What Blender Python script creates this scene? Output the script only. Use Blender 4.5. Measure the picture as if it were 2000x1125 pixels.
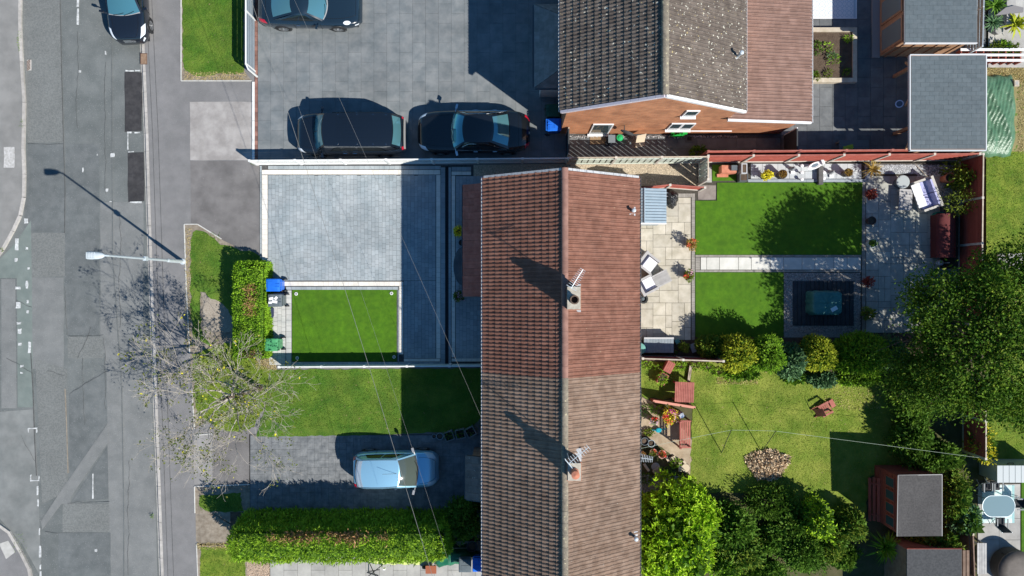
import bpy, math, random
import numpy as np
from mathutils import Vector, Matrix
random.seed(7); RNG = np.random.default_rng(11)
for _o in list(bpy.data.objects): bpy.data.objects.remove(_o)
scene = bpy.context.scene; COL = scene.collection
PI = math.pi
# ------------------------------------------------------------------ camera, sky, sun, exposure
S = 42.0                      # ground scale, pixels of the 2000 px photograph per metre
H = 1500 / S                  # height of the drone above the ground
cam_d = bpy.data.cameras.new('camera'); cam = bpy.data.objects.new('camera', cam_d); COL.objects.link(cam)
cam.location = (0, 0, H); cam.rotation_euler = (0, 0, 0)
cam_d.sensor_width = 36; cam_d.lens = 27.0; cam_d.clip_start = 0.5; cam_d.clip_end = 2000
scene.camera = cam
SUN_TO = Vector((0.838, -0.612, 1.0)).normalized()
world = bpy.data.worlds.new('World'); scene.world = world; world.use_nodes = True
wn = world.node_tree; wn.nodes.clear()
sky = wn.nodes.new('ShaderNodeTexSky'); sky.sky_type = 'NISHITA'; sky.sun_disc = False
sky.sun_elevation = math.asin(SUN_TO.z)
sky.sun_rotation = math.atan2(SUN_TO.x, SUN_TO.y)
sky.air_density = 1.0; sky.dust_density = 0.1; sky.ozone_density = 4.0
bg = wn.nodes.new('ShaderNodeBackground'); bg.inputs[1].default_value = 0.072
wo = wn.nodes.new('ShaderNodeOutputWorld')
tint = wn.nodes.new('ShaderNodeMix'); tint.data_type = 'RGBA'; tint.blend_type = 'MULTIPLY'; tint.inputs[0].default_value = 1.0; tint.inputs[7].default_value = (.58, .98, 1.14, 1)   # deep clear blue, the same all over
wn.links.new(sky.outputs[0], tint.inputs[6]); wn.links.new(tint.outputs[2], bg.inputs[0]); wn.links.new(bg.outputs[0], wo.inputs[0])
sun_d = bpy.data.lights.new('sun', 'SUN'); sun = bpy.data.objects.new('sun', sun_d); COL.objects.link(sun)
sun_d.energy = 4.6; sun_d.angle = math.radians(0.5); sun_d.color = (1.0, 0.955, 0.88)
sun.rotation_euler = (-SUN_TO).to_track_quat('-Z', 'Y').to_euler()
sun.location = SUN_TO * 60
scene.view_settings.view_transform = 'Standard'; scene.view_settings.look = 'None'
scene.view_settings.gamma = 1; scene.view_settings.exposure = 0.5
try: scene.view_settings.use_curve_mapping = False
except Exception: pass

# ------------------------------------------------------------------ coordinates
def W(px, py, z=0.0):
    """world point that stands at height z and is seen at this point of the photograph"""
    f = 1 - z / H
    return Vector(((px - 1000) / S * f, (562.5 - py) / S * f, z))
def G(px, py): return ((px - 1000) / S, (562.5 - py) / S)

# ------------------------------------------------------------------ materials
MATS = {}
def M(name, c1, c2=None, s=4.0, rough=.85, bump=0.0, bs=60.0, big=0.0, bigs=.5, rnd=0.0, isl=0.0, speck=None, metal=0.0,
      spec=.4, coat=0.0, transl=0.0, detail=4.0, streak=None, dist=0.02, big2=None):
    if name in MATS: return MATS[name]
    m = bpy.data.materials.new(name); m.use_nodes = True; nt = m.node_tree; N = nt.nodes; L = nt.links
    b = N['Principled BSDF']; out = N['Material Output']
    geo = N.new('ShaderNodeNewGeometry'); pos = geo.outputs['Position']
    def noise(scale, det=4.0, rgh=.6, vec=None):
        n = N.new('ShaderNodeTexNoise'); n.inputs['Scale'].default_value = scale; n.inputs['Detail'].default_value = det
        n.inputs['Roughness'].default_value = rgh; L.new(vec or pos, n.inputs['Vector']); return n.outputs[0]
    def mrange(v, a, bb, c, d):
        n = N.new('ShaderNodeMapRange'); n.inputs[1].default_value = a; n.inputs[2].default_value = bb
        n.inputs[3].default_value = c; n.inputs[4].default_value = d; L.new(v, n.inputs[0]); return n.outputs[0]
    def math_(op, a, bb):
        n = N.new('ShaderNodeMath'); n.operation = op
        for i, v in enumerate((a, bb)):
            if hasattr(v, 'default_value'): L.new(v, n.inputs[i])
            else: n.inputs[i].default_value = v
        return n.outputs[0]
    def mix(fac, a, bb):
        n = N.new('ShaderNodeMix'); n.data_type = 'RGBA'; L.new(fac, n.inputs[0])
        for i, v in ((6, a), (7, bb)):
            if hasattr(v, 'default_value'): L.new(v, n.inputs[i])
            else: n.inputs[i].default_value = (*v, 1)
        return n.outputs[2]
    col = None
    if c2 is not None:
        vec = None
        if streak:
            mp = N.new('ShaderNodeMapping'); mp.inputs['Scale'].default_value = streak; L.new(pos, mp.inputs[0]); vec = mp.outputs[0]
        col = mix(mrange(noise(s, detail, .6, vec), .36, .64, 0, 1), c1, c2)
    mul = None
    for amt, src in ((big, 'big'), (rnd, 'rnd'), (isl, 'isl')):
        if not amt: continue
        if src == 'big': v = mrange(noise(bigs, 5, .65), .3, .7, 1 - amt, 1 + amt)
        elif src == 'rnd':
            oi = N.new('ShaderNodeObjectInfo'); v = mrange(oi.outputs['Random'], 0, 1, 1 - amt, 1 + amt)
        else: v = mrange(geo.outputs['Random Per Island'], 0, 1, 1 - amt, 1 + amt)
        mul = v if mul is None else math_('MULTIPLY', mul, v)
    if big2:
        v = mrange(noise(big2[0], 3, .5), .35, .65, 1 - big2[1], 1 + big2[1]); mul = v if mul is None else math_('MULTIPLY', mul, v)
    if mul is not None:
        vm = N.new('ShaderNodeVectorMath'); vm.operation = 'SCALE'
        if col is None: vm.inputs[0].default_value = c1
        else: L.new(col, vm.inputs[0])
        L.new(mul, vm.inputs['Scale']); col = vm.outputs[0]
    if speck:
        for sc, th, sc_col in speck:
            f = mrange(noise(sc, 2, .5), th, th + .02, 0, 1); col = mix(f, col if col is not None else c1, sc_col)
    if col is None: b.inputs['Base Color'].default_value = (*c1, 1)
    else: L.new(col, b.inputs['Base Color'])
    b.inputs['Roughness'].default_value = rough; b.inputs['Metallic'].default_value = metal
    b.inputs['Specular IOR Level'].default_value = spec
    if coat: b.inputs['Coat Weight'].default_value = coat; b.inputs['Coat Roughness'].default_value = .04
    if bump:
        bp = N.new('ShaderNodeBump'); bp.inputs['Strength'].default_value = bump; bp.inputs['Distance'].default_value = dist
        L.new(noise(bs, 4, .7), bp.inputs['Height']); L.new(bp.outputs[0], b.inputs['Normal'])
    if transl:
        t = N.new('ShaderNodeBsdfTranslucent'); mx = N.new('ShaderNodeMixShader'); mx.inputs[0].default_value = transl
        if col is None: t.inputs[0].default_value = (*c1, 1)
        else: L.new(col, t.inputs[0])
        L.new(b.outputs[0], mx.inputs[1]); L.new(t.outputs[0], mx.inputs[2]); L.new(mx.outputs[0], out.inputs[0])
    MATS[name] = m; return m

def Mbrick(name, c1, c2, mortar, w=.225, h=.075, plane='xz', msize=.008, bump=.4):
    if name in MATS: return MATS[name]
    m = bpy.data.materials.new(name); m.use_nodes = True; nt = m.node_tree; N = nt.nodes; L = nt.links
    b = N['Principled BSDF']; geo = N.new('ShaderNodeNewGeometry'); sp = N.new('ShaderNodeSeparateXYZ'); L.new(geo.outputs['Position'], sp.inputs[0])
    cb = N.new('ShaderNodeCombineXYZ'); ad = N.new('ShaderNodeMath'); L.new(sp.outputs[0], ad.inputs[0]); L.new(sp.outputs[1], ad.inputs[1])
    if plane == 'xz': L.new(ad.outputs[0], cb.inputs[0]); L.new(sp.outputs[2], cb.inputs[1])
    else: L.new(sp.outputs[0], cb.inputs[0]); L.new(sp.outputs[1], cb.inputs[1])
    br = N.new('ShaderNodeTexBrick'); L.new(cb.outputs[0], br.inputs['Vector'])
    br.inputs['Color1'].default_value = (*c1, 1); br.inputs['Color2'].default_value = (*c2, 1); br.inputs['Mortar'].default_value = (*mortar, 1)
    br.inputs['Scale'].default_value = 1; br.inputs['Brick Width'].default_value = w; br.inputs['Row Height'].default_value = h
    br.inputs['Mortar Size'].default_value = msize; br.inputs['Bias'].default_value = .1
    ns = N.new('ShaderNodeTexNoise'); ns.inputs['Scale'].default_value = 1.6; ns.inputs['Detail'].default_value = 6; L.new(geo.outputs['Position'], ns.inputs['Vector'])
    mr = N.new('ShaderNodeMapRange'); mr.inputs[1].default_value = .3; mr.inputs[2].default_value = .7; mr.inputs[3].default_value = .75; mr.inputs[4].default_value = 1.25; L.new(ns.outputs[0], mr.inputs[0])
    vm = N.new('ShaderNodeVectorMath'); vm.operation = 'SCALE'; L.new(br.outputs[0], vm.inputs[0]); L.new(mr.outputs[0], vm.inputs['Scale'])
    L.new(vm.outputs[0], b.inputs['Base Color']); b.inputs['Roughness'].default_value = .9
    bp = N.new('ShaderNodeBump'); bp.inputs['Strength'].default_value = bump; bp.inputs['Distance'].default_value = .01; bp.invert = True
    L.new(br.outputs['Fac'], bp.inputs['Height']); L.new(bp.outputs[0], b.inputs['Normal'])
    MATS[name] = m; return m

# ground and paving
ASPH = M('asphalt_worn', (.118, .130, .128), (.156, .167, .164), s=1.1, rough=.9, bump=.6, bs=60, big=.12, bigs=.22, speck=[(24, .655, (.215, .225, .22)), (31, .67, (.085, .09, .09))])
ASPH2 = M('asphalt_old_chippings', (.135, .143, .138), (.185, .192, .186), s=14, rough=.92, bump=.6, bs=70, big=.10, bigs=.8, speck=[(30, .66, (.25, .26, .25))])
ASPH3 = M('asphalt_mid', (.108, .119, .12), (.142, .152, .152), s=2.2, rough=.9, bump=.5, bs=60, big=.12, bigs=.5, speck=[(27, .66, (.20, .21, .21))])
ASPH4 = M('asphalt_light', (.158, .165, .163), (.195, .20, .196), s=1.7, rough=.9, bump=.5, bs=60, big=.10, bigs=.4, speck=[(26, .66, (.25, .255, .25)), (33, .67, (.11, .115, .115))])
ASPHG = M('asphalt_greenish', (.15, .18, .168), (.18, .21, .195), s=2.5, rough=.9, bump=.4, bs=80, big=.12, bigs=.8)
ASPHD = M('asphalt_fresh', (.032, .031, .034), (.05, .048, .05), s=5, rough=.88, bump=.7, bs=80, big=.25, bigs=1.5)
SEAL = M('joint_seal', (.055, .058, .058), (.10, .10, .10), s=6)
FOOT = M('footway_asphalt', (.170, .168, .168), (.205, .2, .2), s=1.4, rough=.92, bump=.4, bs=60, big=.09, bigs=.5, speck=[(25, .66, (.25, .25, .25)), (34, .68, (.11, .11, .11))])
FOOTD = M('crossover_asphalt', (.135, .128, .126), (.185, .176, .172), s=1.2, rough=.92, bump=.5, bs=90, big=.16, bigs=.7, speck=[(16, .72, (.30, .28, .27))])
CONCP = M('crossover_pale_concrete', (.28, .262, .25), (.36, .34, .325), s=1.6, rough=.9, bump=.3, bs=60, big=.10, bigs=.8)
PAINT = M('road_paint_worn', (.62, .63, .62), (.36, .37, .37), s=9, rough=.8, big=.1, bigs=3)
KERB = M('kerb_concrete', (.36, .34, .31), (.46, .43, .40), s=5, rough=.9, bump=.3, bs=50, rnd=.12)
EDGING = M('edging_concrete', (.55, .54, .51), (.45, .44, .41), s=6, rough=.9, rnd=.08)
SOIL = M('soil', (.07, .05, .035), (.12, .085, .06), s=3, rough=1, bump=.8, bs=25, big=.2, bigs=1.3)
DIRT = M('dry_dirt', (.20, .165, .125), (.29, .25, .2), s=5, rough=1, bump=.6, bs=30, big=.2, bigs=1)
BED = M('paving_bed', (.06, .06, .06), (.09, .09, .09), s=10, rough=1)
BEDT = M('paving_bed_tan', (.055, .05, .04), (.08, .072, .06), s=10, rough=1)
LAWN = M('lawn_grass', (.115, .195, .014), (.205, .26, .03), s=1.6, rough=.95, bump=1.0, bs=22, big=.22, bigs=.9, speck=[(9, .71, (.24, .21, .08))], dist=.06)
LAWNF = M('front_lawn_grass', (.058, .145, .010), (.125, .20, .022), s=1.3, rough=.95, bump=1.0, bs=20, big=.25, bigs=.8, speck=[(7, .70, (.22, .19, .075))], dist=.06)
LAWNC = M('rear_lawn_dry_grass', (.135, .218, .018), (.245, .285, .045), s=1.0, rough=.95, bump=1.0, bs=22, big=.2, bigs=.5, speck=[(8, .70, (.29, .25, .11))], dist=.06)
TURF = M('artificial_turf', (.052, .145, .002), (.072, .178, .003), s=5, rough=.9, bump=.8, bs=70, big=.12, bigs=.6, dist=.03, big2=(2.2, .10))
SLATE = M('slate_slab', (.140, .158, .166), (.205, .217, .221), s=1.8, rough=.55, bump=.25, bs=30, big=.12, bigs=.6, rnd=.07, detail=7)
SLATED = M('dark_slab', (.105, .115, .122), (.145, .155, .16), s=2, rough=.6, bump=.25, bs=30, big=.12, bigs=1, rnd=.10)
BLOCK = M('drive_block', (.275, .318, .338), (.37, .403, .418), s=1.1, rough=.6, bump=.2, bs=40, big=.14, bigs=.35, rnd=.10, isl=.10, detail=6)
BLOCKP = M('drive_band_block', (.66, .62, .55), (.74, .70, .64), s=4, rough=.8, rnd=.05, isl=.05)
BLOCKL = M('path_block', (.42, .43, .42), (.52, .52, .5), s=3, rough=.8, rnd=.08, isl=.08)
STAMP = M('imprinted_concrete', (.128, .138, .146), (.205, .213, .217), s=3.2, rough=.6, bump=.4, bs=24, big=.15, bigs=.8, rnd=.05, detail=7)
SAND = M('sandstone_slab', (.41, .375, .295), (.54, .50, .415), s=2.3, rough=.85, bump=.25, bs=30, big=.08, bigs=1.2, rnd=.12, detail=7)
SANDG = M('grey_sandstone_slab', (.33, .335, .30), (.45, .45, .405), s=2.3, rough=.85, bump=.25, bs=30, big=.08, bigs=1.2, rnd=.13, detail=7)
PATHW = M('path_white_slab', (.55, .55, .50), (.66, .65, .60), s=2.5, rough=.85, bump=.2, bs=30, rnd=.08, detail=7)
EDGEB = M('edging_brick', (.25, .235, .205), (.32, .30, .27), s=4, rough=.9, rnd=.12, isl=.12)
CONCS = M('concrete_flag', (.32, .31, .295), (.41, .40, .375), s=1.8, rough=.9, bump=.3, bs=30, big=.1, bigs=1, rnd=.08, detail=7)
GRAVT = M('tan_gravel', (.36, .30, .215), (.55, .47, .36), s=24, rough=1, bump=1.0, bs=30, big=.1, bigs=1, dist=.05)
GRAVG = M('grey_gravel', (.30, .32, .34), (.55, .57, .58), s=24, rough=1, isl=.45)
GRAVP = M('pink_gravel', (.36, .27, .2), (.5, .39, .3), s=24, rough=1, isl=.35)
DECK = M('dark_deck', (.030, .036, .042), (.045, .052, .058), s=4, rough=.8, rnd=.15)
# buildings
TILEB = M('red_tile', (.172, .074, .049), (.238, .112, .078), s=3.2, rough=.9, bump=.4, bs=60, big=.16, bigs=.5, rnd=.08, isl=.08, speck=[(17, .73, (.42, .33, .22)), (13, .74, (.07, .045, .04))])
TILEC = M('brown_tile', (.182, .118, .083), (.256, .178, .132), s=3.2, rough=.9, bump=.4, bs=60, big=.18, bigs=.5, rnd=.10, isl=.10, speck=[(15, .735, (.36, .33, .27)), (13, .73, (.07, .055, .05))])
TILEA = M('lichen_tile', (.102, .080, .066), (.162, .132, .110), s=3.2, rough=.92, bump=.4, bs=60, big=.14, bigs=.5, rnd=.09, isl=.09, speck=[(9, .665, (.62, .60, .50)), (12, .70, (.45, .36, .16))])
TILEX = M('extension_tile', (.215, .128, .100), (.275, .170, .136), s=3.2, rough=.9, bump=.3, bs=60, big=.10, bigs=.5, rnd=.08, isl=.08, speck=[(9, .75, (.06, .04, .035))])
RIDGE = M('ridge_tile', (.22, .115, .09), (.29, .16, .125), s=4, rough=.9, rnd=.12)
RIDGEA = M('mossy_ridge_tile', (.17, .145, .115), (.27, .23, .17), s=9, rough=.95, rnd=.12, speck=[(10, .66, (.48, .42, .27))])
PORCHT = M('porch_tile', (.36, .10, .07), (.44, .145, .105), s=4, rough=.85, rnd=.12, isl=.12)
DKTILE = M('dark_tile', (.20, .195, .19), (.27, .265, .26), s=4, rough=.85, rnd=.14, isl=.14)
FELT = M('roof_felt', (.088, .112, .124), (.11, .134, .146), s=5, rough=.8, rnd=.07, isl=.08)
FELTB = M('black_felt', (.052, .049, .049), (.08, .076, .074), s=14, rough=.9, bump=.4, bs=70, big=.12, bigs=1)
BRICK = Mbrick('gable_brick', (.42, .145, .058), (.54, .22, .095), (.36, .24, .17))
BRICKD = Mbrick('wall_brick', (.27, .12, .075), (.34, .16, .1), (.3, .26, .22))
UPVC = M('white_upvc', (.80, .80, .80), rough=.4)
WHITE = M('white_paint', (.74, .75, .73), (.66, .67, .65), s=5, rough=.6)
PALEG = M('pale_green_paint', (.52, .58, .50), (.60, .65, .57), s=5, rough=.7, rnd=.06)
LEAD = M('lead', (.35, .36, .38), (.5, .5, .5), s=8, rough=.5)
LEADB = M('blue_lead', (.05, .13, .18), (.08, .18, .24), s=8, rough=.4)
GUTG = M('grey_gutter', (.20, .21, .22), rough=.5)
CONC = M('post_concrete', (.50, .46, .40), (.62, .57, .5), s=8, rough=.95)
REDW = M('red_stained_wood', (.275, .055, .036), (.35, .085, .058), s=3, rough=.75, rnd=.14, big=.1, bigs=2, streak=(1, 1, 8))
REDP = M('red_furniture_wood', (.30, .085, .065), (.39, .13, .10), s=4, rough=.7, rnd=.10)
GREYF = M('grey_fence_paint', (.25, .30, .34), (.29, .34, .38), s=4, rough=.6, rnd=.05)
CEDAR = M('cedar', (.36, .195, .105), (.46, .27, .16), s=3, rough=.7, rnd=.12, streak=(1, 1, 6))
WOODW = M('weathered_wood', (.40, .33, .25), (.52, .45, .36), s=5, rough=.9, rnd=.12)
PLANK = M('grey_plank', (.34, .34, .34), (.43, .43, .42), s=5, rough=.8, rnd=.1)
STEELB = M('blue_grey_sheet', (.27, .35, .41), (.31, .39, .45), s=3, rough=.45, metal=.2, rnd=.05)
GALV = M('galvanised', (.55, .62, .66), (.62, .68, .71), s=6, rough=.45, metal=.3)
DKMET = M('dark_metal', (.03, .032, .035), rough=.5)
BLACKP = M('black_plastic', (.022, .024, .027), rough=.45)
GREYP = M('grey_plastic', (.10, .125, .14), (.12, .145, .16), s=5, rough=.45)
BLUEP = M('blue_plastic', (.015, .13, .62), (.02, .17, .72), s=3, rough=.35)
GREENP = M('green_plastic', (.06, .27, .11), (.08, .33, .14), s=3, rough=.4)
GREEND = M('dark_green_plastic', (.025, .09, .055), rough=.4)
TERRA = M('terracotta', (.45, .165, .095), (.55, .22, .14), s=6, rough=.85)
RATTAN = M('grey_rattan', (.37, .36, .355), (.46, .45, .44), s=30, rough=.8)
CUSH = M('white_cushion', (.78, .77, .83), (.72, .71, .79), s=5, rough=.9, bump=.3, bs=8)
CUSHL = M('lilac_cushion', (.36, .37, .60), (.43, .44, .66), s=5, rough=.9, bump=.3, bs=8)
GLASS = M('dark_glass', (.13, .33, .38), rough=.05, spec=.9, metal=.55)
SGLASS = M('side_glass', (.008, .012, .014), rough=.06, spec=.8)
GLASSC = M('window_glass', (.05, .08, .09), rough=.05, spec=.8)
def paint(name, c, metal=.0, rough=.25): return M(name, c, rough=rough, metal=metal, coat=1.0, spec=.5)
def leafm(name, c1, c2, isl=.35, tr=.22, s=1.8, rough=.55, k=1.7): return M(name, tuple(min(.8, v * k) for v in c1), tuple(min(.8, v * k) for v in c2), s=s, rough=rough, isl=isl, transl=tr, spec=.12)

# ------------------------------------------------------------------ objects
def absloc(o):
    v = Vector((0, 0, 0))
    while o is not None: v = v + o.location; o = o.parent
    return v
def tag(o, label=None, cat=None, group=None, kind=None):
    for k, v in (('label', label), ('category', cat), ('group', group), ('kind', kind)):
        if v: o[k] = v
    return o
def thing(name, label, cat, loc=(0, 0, 0), rz=0.0, group=None):
    o = bpy.data.objects.new(name, None); COL.objects.link(o); o.empty_display_size = .2
    o.location = loc; o.rotation_euler = (0, 0, rz)
    return tag(o, label, cat, group)
def link(name, mesh, parent=None, loc=(0, 0, 0), rot=None, scale=None, world=False):
    o = bpy.data.objects.new(name, mesh); COL.objects.link(o)
    if parent is not None: o.parent = parent
    o.location = (Vector(loc) - absloc(parent)) if (world and parent is not None) else loc
    if rot is not None: o.rotation_euler = rot
    if scale is not None: o.scale = scale
    return o

class MB:
    """collects shapes and links them as one mesh object"""
    def __init__(s): s.v = []; s.f = []; s.m = []; s.mi = 0
    def add(s, vs, fs):
        n = len(s.v); s.v += [tuple(v) for v in vs]; s.f += [tuple(i + n for i in f) for f in fs]; s.m += [s.mi] * len(fs); return s
    def mat(s, i): s.mi = i; return s
    def box(s, x0, y0, z0, x1, y1, z1):
        vs = [(x, y, z) for z in (z0, z1) for y in (y0, y1) for x in (x0, x1)]
        return s.add(vs, [(0, 2, 3, 1), (4, 5, 7, 6), (0, 1, 5, 4), (2, 6, 7, 3), (0, 4, 6, 2), (1, 3, 7, 5)])
    def rbox(s, c, size, rz=0.0, taper=1.0, rx=0.0, ry=0.0):
        a, b_, c_ = [k / 2 for k in size]; R = Matrix.Rotation(rz, 3, 'Z') @ Matrix.Rotation(ry, 3, 'Y') @ Matrix.Rotation(rx, 3, 'X'); c = Vector(c)
        vs = []
        for z in (-1, 1):
            t = 1.0 if z > 0 else taper
            for y in (-1, 1):
                for x in (-1, 1): vs.append(c + R @ Vector((x * a * t, y * b_ * t, z * c_)))
        return s.add(vs, [(0, 2, 3, 1), (4, 5, 7, 6), (0, 1, 5, 4), (2, 6, 7, 3), (0, 4, 6, 2), (1, 3, 7, 5)])
    def prism(s, poly, z0, z1):
        n = len(poly); vs = [(p[0], p[1], z0) for p in poly] + [(p[0], p[1], z1) for p in poly]
        ar = sum(poly[i][0] * poly[(i + 1) % n][1] - poly[(i + 1) % n][0] * poly[i][1] for i in range(n))
        top = tuple(range(n, 2 * n)); bot = tuple(range(n - 1, -1, -1)); sd = [(i, (i + 1) % n, n + (i + 1) % n, n + i) for i in range(n)]
        if ar < 0: top = top[::-1]; bot = bot[::-1]; sd = [q[::-1] for q in sd]
        return s.add(vs, [top, bot] + sd)
    def tube(s, pts, rad, n=6, cap=True):
        pts = [Vector(p) for p in pts]; k = len(pts)
        if not hasattr(rad, '__len__'): rad = [rad] * k
        vs = []; pu = None
        for i, p in enumerate(pts):
            d = (pts[min(i + 1, k - 1)] - pts[max(i - 1, 0)])
            d = d.normalized() if d.length > 1e-9 else Vector((0, 0, 1))
            if pu is None: u = d.orthogonal().normalized()
            else:
                u = pu - d * pu.dot(d); u = u.normalized() if u.length > 1e-6 else d.orthogonal().normalized()
            pu = u; w = d.cross(u)
            for j in range(n):
                a = 2 * PI * j / n; vs.append(p + (u * math.cos(a) + w * math.sin(a)) * rad[i])
        fs = [(i * n + j, i * n + (j + 1) % n, (i + 1) * n + (j + 1) % n, (i + 1) * n + j) for i in range(k - 1) for j in range(n)]
        if cap: fs += [tuple(range(n - 1, -1, -1)), tuple(range((k - 1) * n, k * n))]
        return s.add(vs, fs)
    def lathe(s, prof, n=16, c=(0, 0, 0), sx=1.0, sy=1.0, rz=0.0, cap=True):
        vs = []; cr, sr = math.cos(rz), math.sin(rz)
        for r, z in prof:
            for j in range(n):
                a = 2 * PI * j / n; x, y = r * math.cos(a) * sx, r * math.sin(a) * sy
                vs.append((c[0] + x * cr - y * sr, c[1] + x * sr + y * cr, c[2] + z))
        k = len(prof)
        fs = [(i * n + j, i * n + (j + 1) % n, (i + 1) * n + (j + 1) % n, (i + 1) * n + j) for i in range(k - 1) for j in range(n)]
        if cap: fs += [tuple(range(n - 1, -1, -1)), tuple(range((k - 1) * n, k * n))]
        return s.add(vs, fs)
    def grid(s, P, flip=False):
        r = len(P); c = len(P[0]); vs = [p for row in P for p in row]
        fs = [(i * c + j, i * c + j + 1, (i + 1) * c + j + 1, (i + 1) * c + j) for i in range(r - 1) for j in range(c - 1)]
        if flip: fs = [f[::-1] for f in fs]
        return s.add(vs, fs)
    def mesh(s, name, mats, smooth=False):
        me = bpy.data.meshes.new(name); me.from_pydata(s.v, [], s.f)
        for m in (mats if isinstance(mats, (list, tuple)) else [mats]): me.materials.append(m)
        if any(s.m): me.polygons.foreach_set('material_index', s.m)
        if smooth: me.polygons.foreach_set('use_smooth', [True] * len(s.f))
        me.update(); return me
    def build(s, name, mats, parent=None, world=False, smooth=False, label=None, kind=None):
        """world=True: the shapes are in world coordinates and parent is not rotated"""
        if world and parent is not None:
            o = absloc(parent); s.v = [(v[0] - o.x, v[1] - o.y, v[2] - o.z) for v in s.v]
        ob = link(name, s.mesh(name, mats, smooth), parent)
        return tag(ob, label, None, None, kind)

_cubes = {}
def cube(m):
    if m.name not in _cubes: _cubes[m.name] = MB().box(-.5, -.5, -.5, .5, .5, .5).mesh('block_' + m.name, m)
    return _cubes[m.name]
def piece(name, m, parent, c, size, rz=0.0, rx=0.0, ry=0.0):
    """a box-shaped piece sharing one mesh, placed in world space under an unrotated parent"""
    return link(name, cube(m), parent, c, (rx, ry, rz), size, world=True)
def sheet(name, poly, z, m, parent=None, kind='structure', px=True):
    pts = [(*G(*p), z) if px else (p[0], p[1], z) for p in poly]
    n = len(pts); ar = sum(pts[i][0] * pts[(i + 1) % n][1] - pts[(i + 1) % n][0] * pts[i][1] for i in range(n))
    if ar < 0: pts = pts[::-1]
    if parent is not None:
        o = absloc(parent); pts = [(p[0] - o.x, p[1] - o.y, p[2] - o.z) for p in pts]
    me = bpy.data.meshes.new(name); me.from_pydata(pts, [], [tuple(range(len(pts)))]); me.materials.append(m)
    ob = link(name, me, parent)
    if parent is None: tag(ob, kind=kind)
    return ob
def R4(x0, y0, x1, y1): return [(x0, y0), (x1, y0), (x1, y1), (x0, y1)]
def split300(items, keyf, n=300):
    it = sorted(items, key=keyf); return it[:n], it[n:]
def lay(parent, rects, m, z0, z1, name, gap=.008, rest='paving_rest', n=300, jit=.003, rz=0.0):
    """rects in metres (x0,y0,x1,y1): each a piece of paving; past n joined into one part"""
    near, far = split300(rects, lambda r: (r[0] + r[2]) ** 2 / 4 + (r[1] + r[3]) ** 2 / 4, n)
    for x0, y0, x1, y1 in near:
        t = z1 + random.uniform(-jit, jit)
        piece(name, m, parent, ((x0 + x1) / 2, (y0 + y1) / 2, (z0 + t) / 2), (x1 - x0 - gap, y1 - y0 - gap, t - z0))
    if far:
        b = MB()
        for x0, y0, x1, y1 in far:
            t = z1 + random.uniform(-jit, jit); b.box(x0 + gap / 2, y0 + gap / 2, z0, x1 - gap / 2, y1 - gap / 2, t)
        b.build(rest, m, parent, world=True, kind='stuff')
def running(x0, y0, x1, y1, w, l, along='y', off=.5, vary=0):
    """rows of blocks of width w and length l, in metres"""
    out = []
    if along == 'y':
        n = max(1, round((x1 - x0) / w)); ww = (x1 - x0) / n
        for i in range(n):
            y = y0 - (l * off if i % 2 else 0)
            while y < y1 - .02:
                ll = l * (1 + random.uniform(-vary, vary)); a, b = max(y, y0), min(y + ll, y1)
                if b - a > .03: out.append((x0 + i * ww, a, x0 + (i + 1) * ww, b))
                y += ll
    else:
        for a in running(y0, x0, y1, x1, w, l, 'y', off, vary): out.append((a[1], a[0], a[3], a[2]))
    return out
def ashlar(x0, y0, x1, y1, u, sizes, seed):
    rnd = random.Random(seed); nx = max(1, round((x1 - x0) / u)); ny = max(1, round((y1 - y0) / u)); ux = (x1 - x0) / nx; uy = (y1 - y0) / ny
    occ = [[0] * nx for _ in range(ny)]; out = []
    for j in range(ny):
        for i in range(nx):
            if occ[j][i]: continue
            opts = sizes[:]; rnd.shuffle(opts); opts.append((1, 1))
            for a, b in opts:
                if i + a <= nx and j + b <= ny and not any(occ[jj][ii] for jj in range(j, j + b) for ii in range(i, i + a)):
                    for jj in range(j, j + b):
                        for ii in range(i, i + a): occ[jj][ii] = 1
                    out.append((x0 + i * ux, y0 + j * uy, x0 + (i + a) * ux, y0 + (j + b) * uy)); break
    return out
def Rm(x0, y0, x1, y1):
    """pixel rectangle to metre rectangle"""
    a = G(x0, y1); b = G(x1, y0); return (a[0], a[1], b[0], b[1])
def cut(rects, boxes):
    return [r for r in rects if not any(b[0] < (r[0] + r[2]) / 2 < b[2] and b[1] < (r[1] + r[3]) / 2 < b[3] for b in boxes)]

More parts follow.
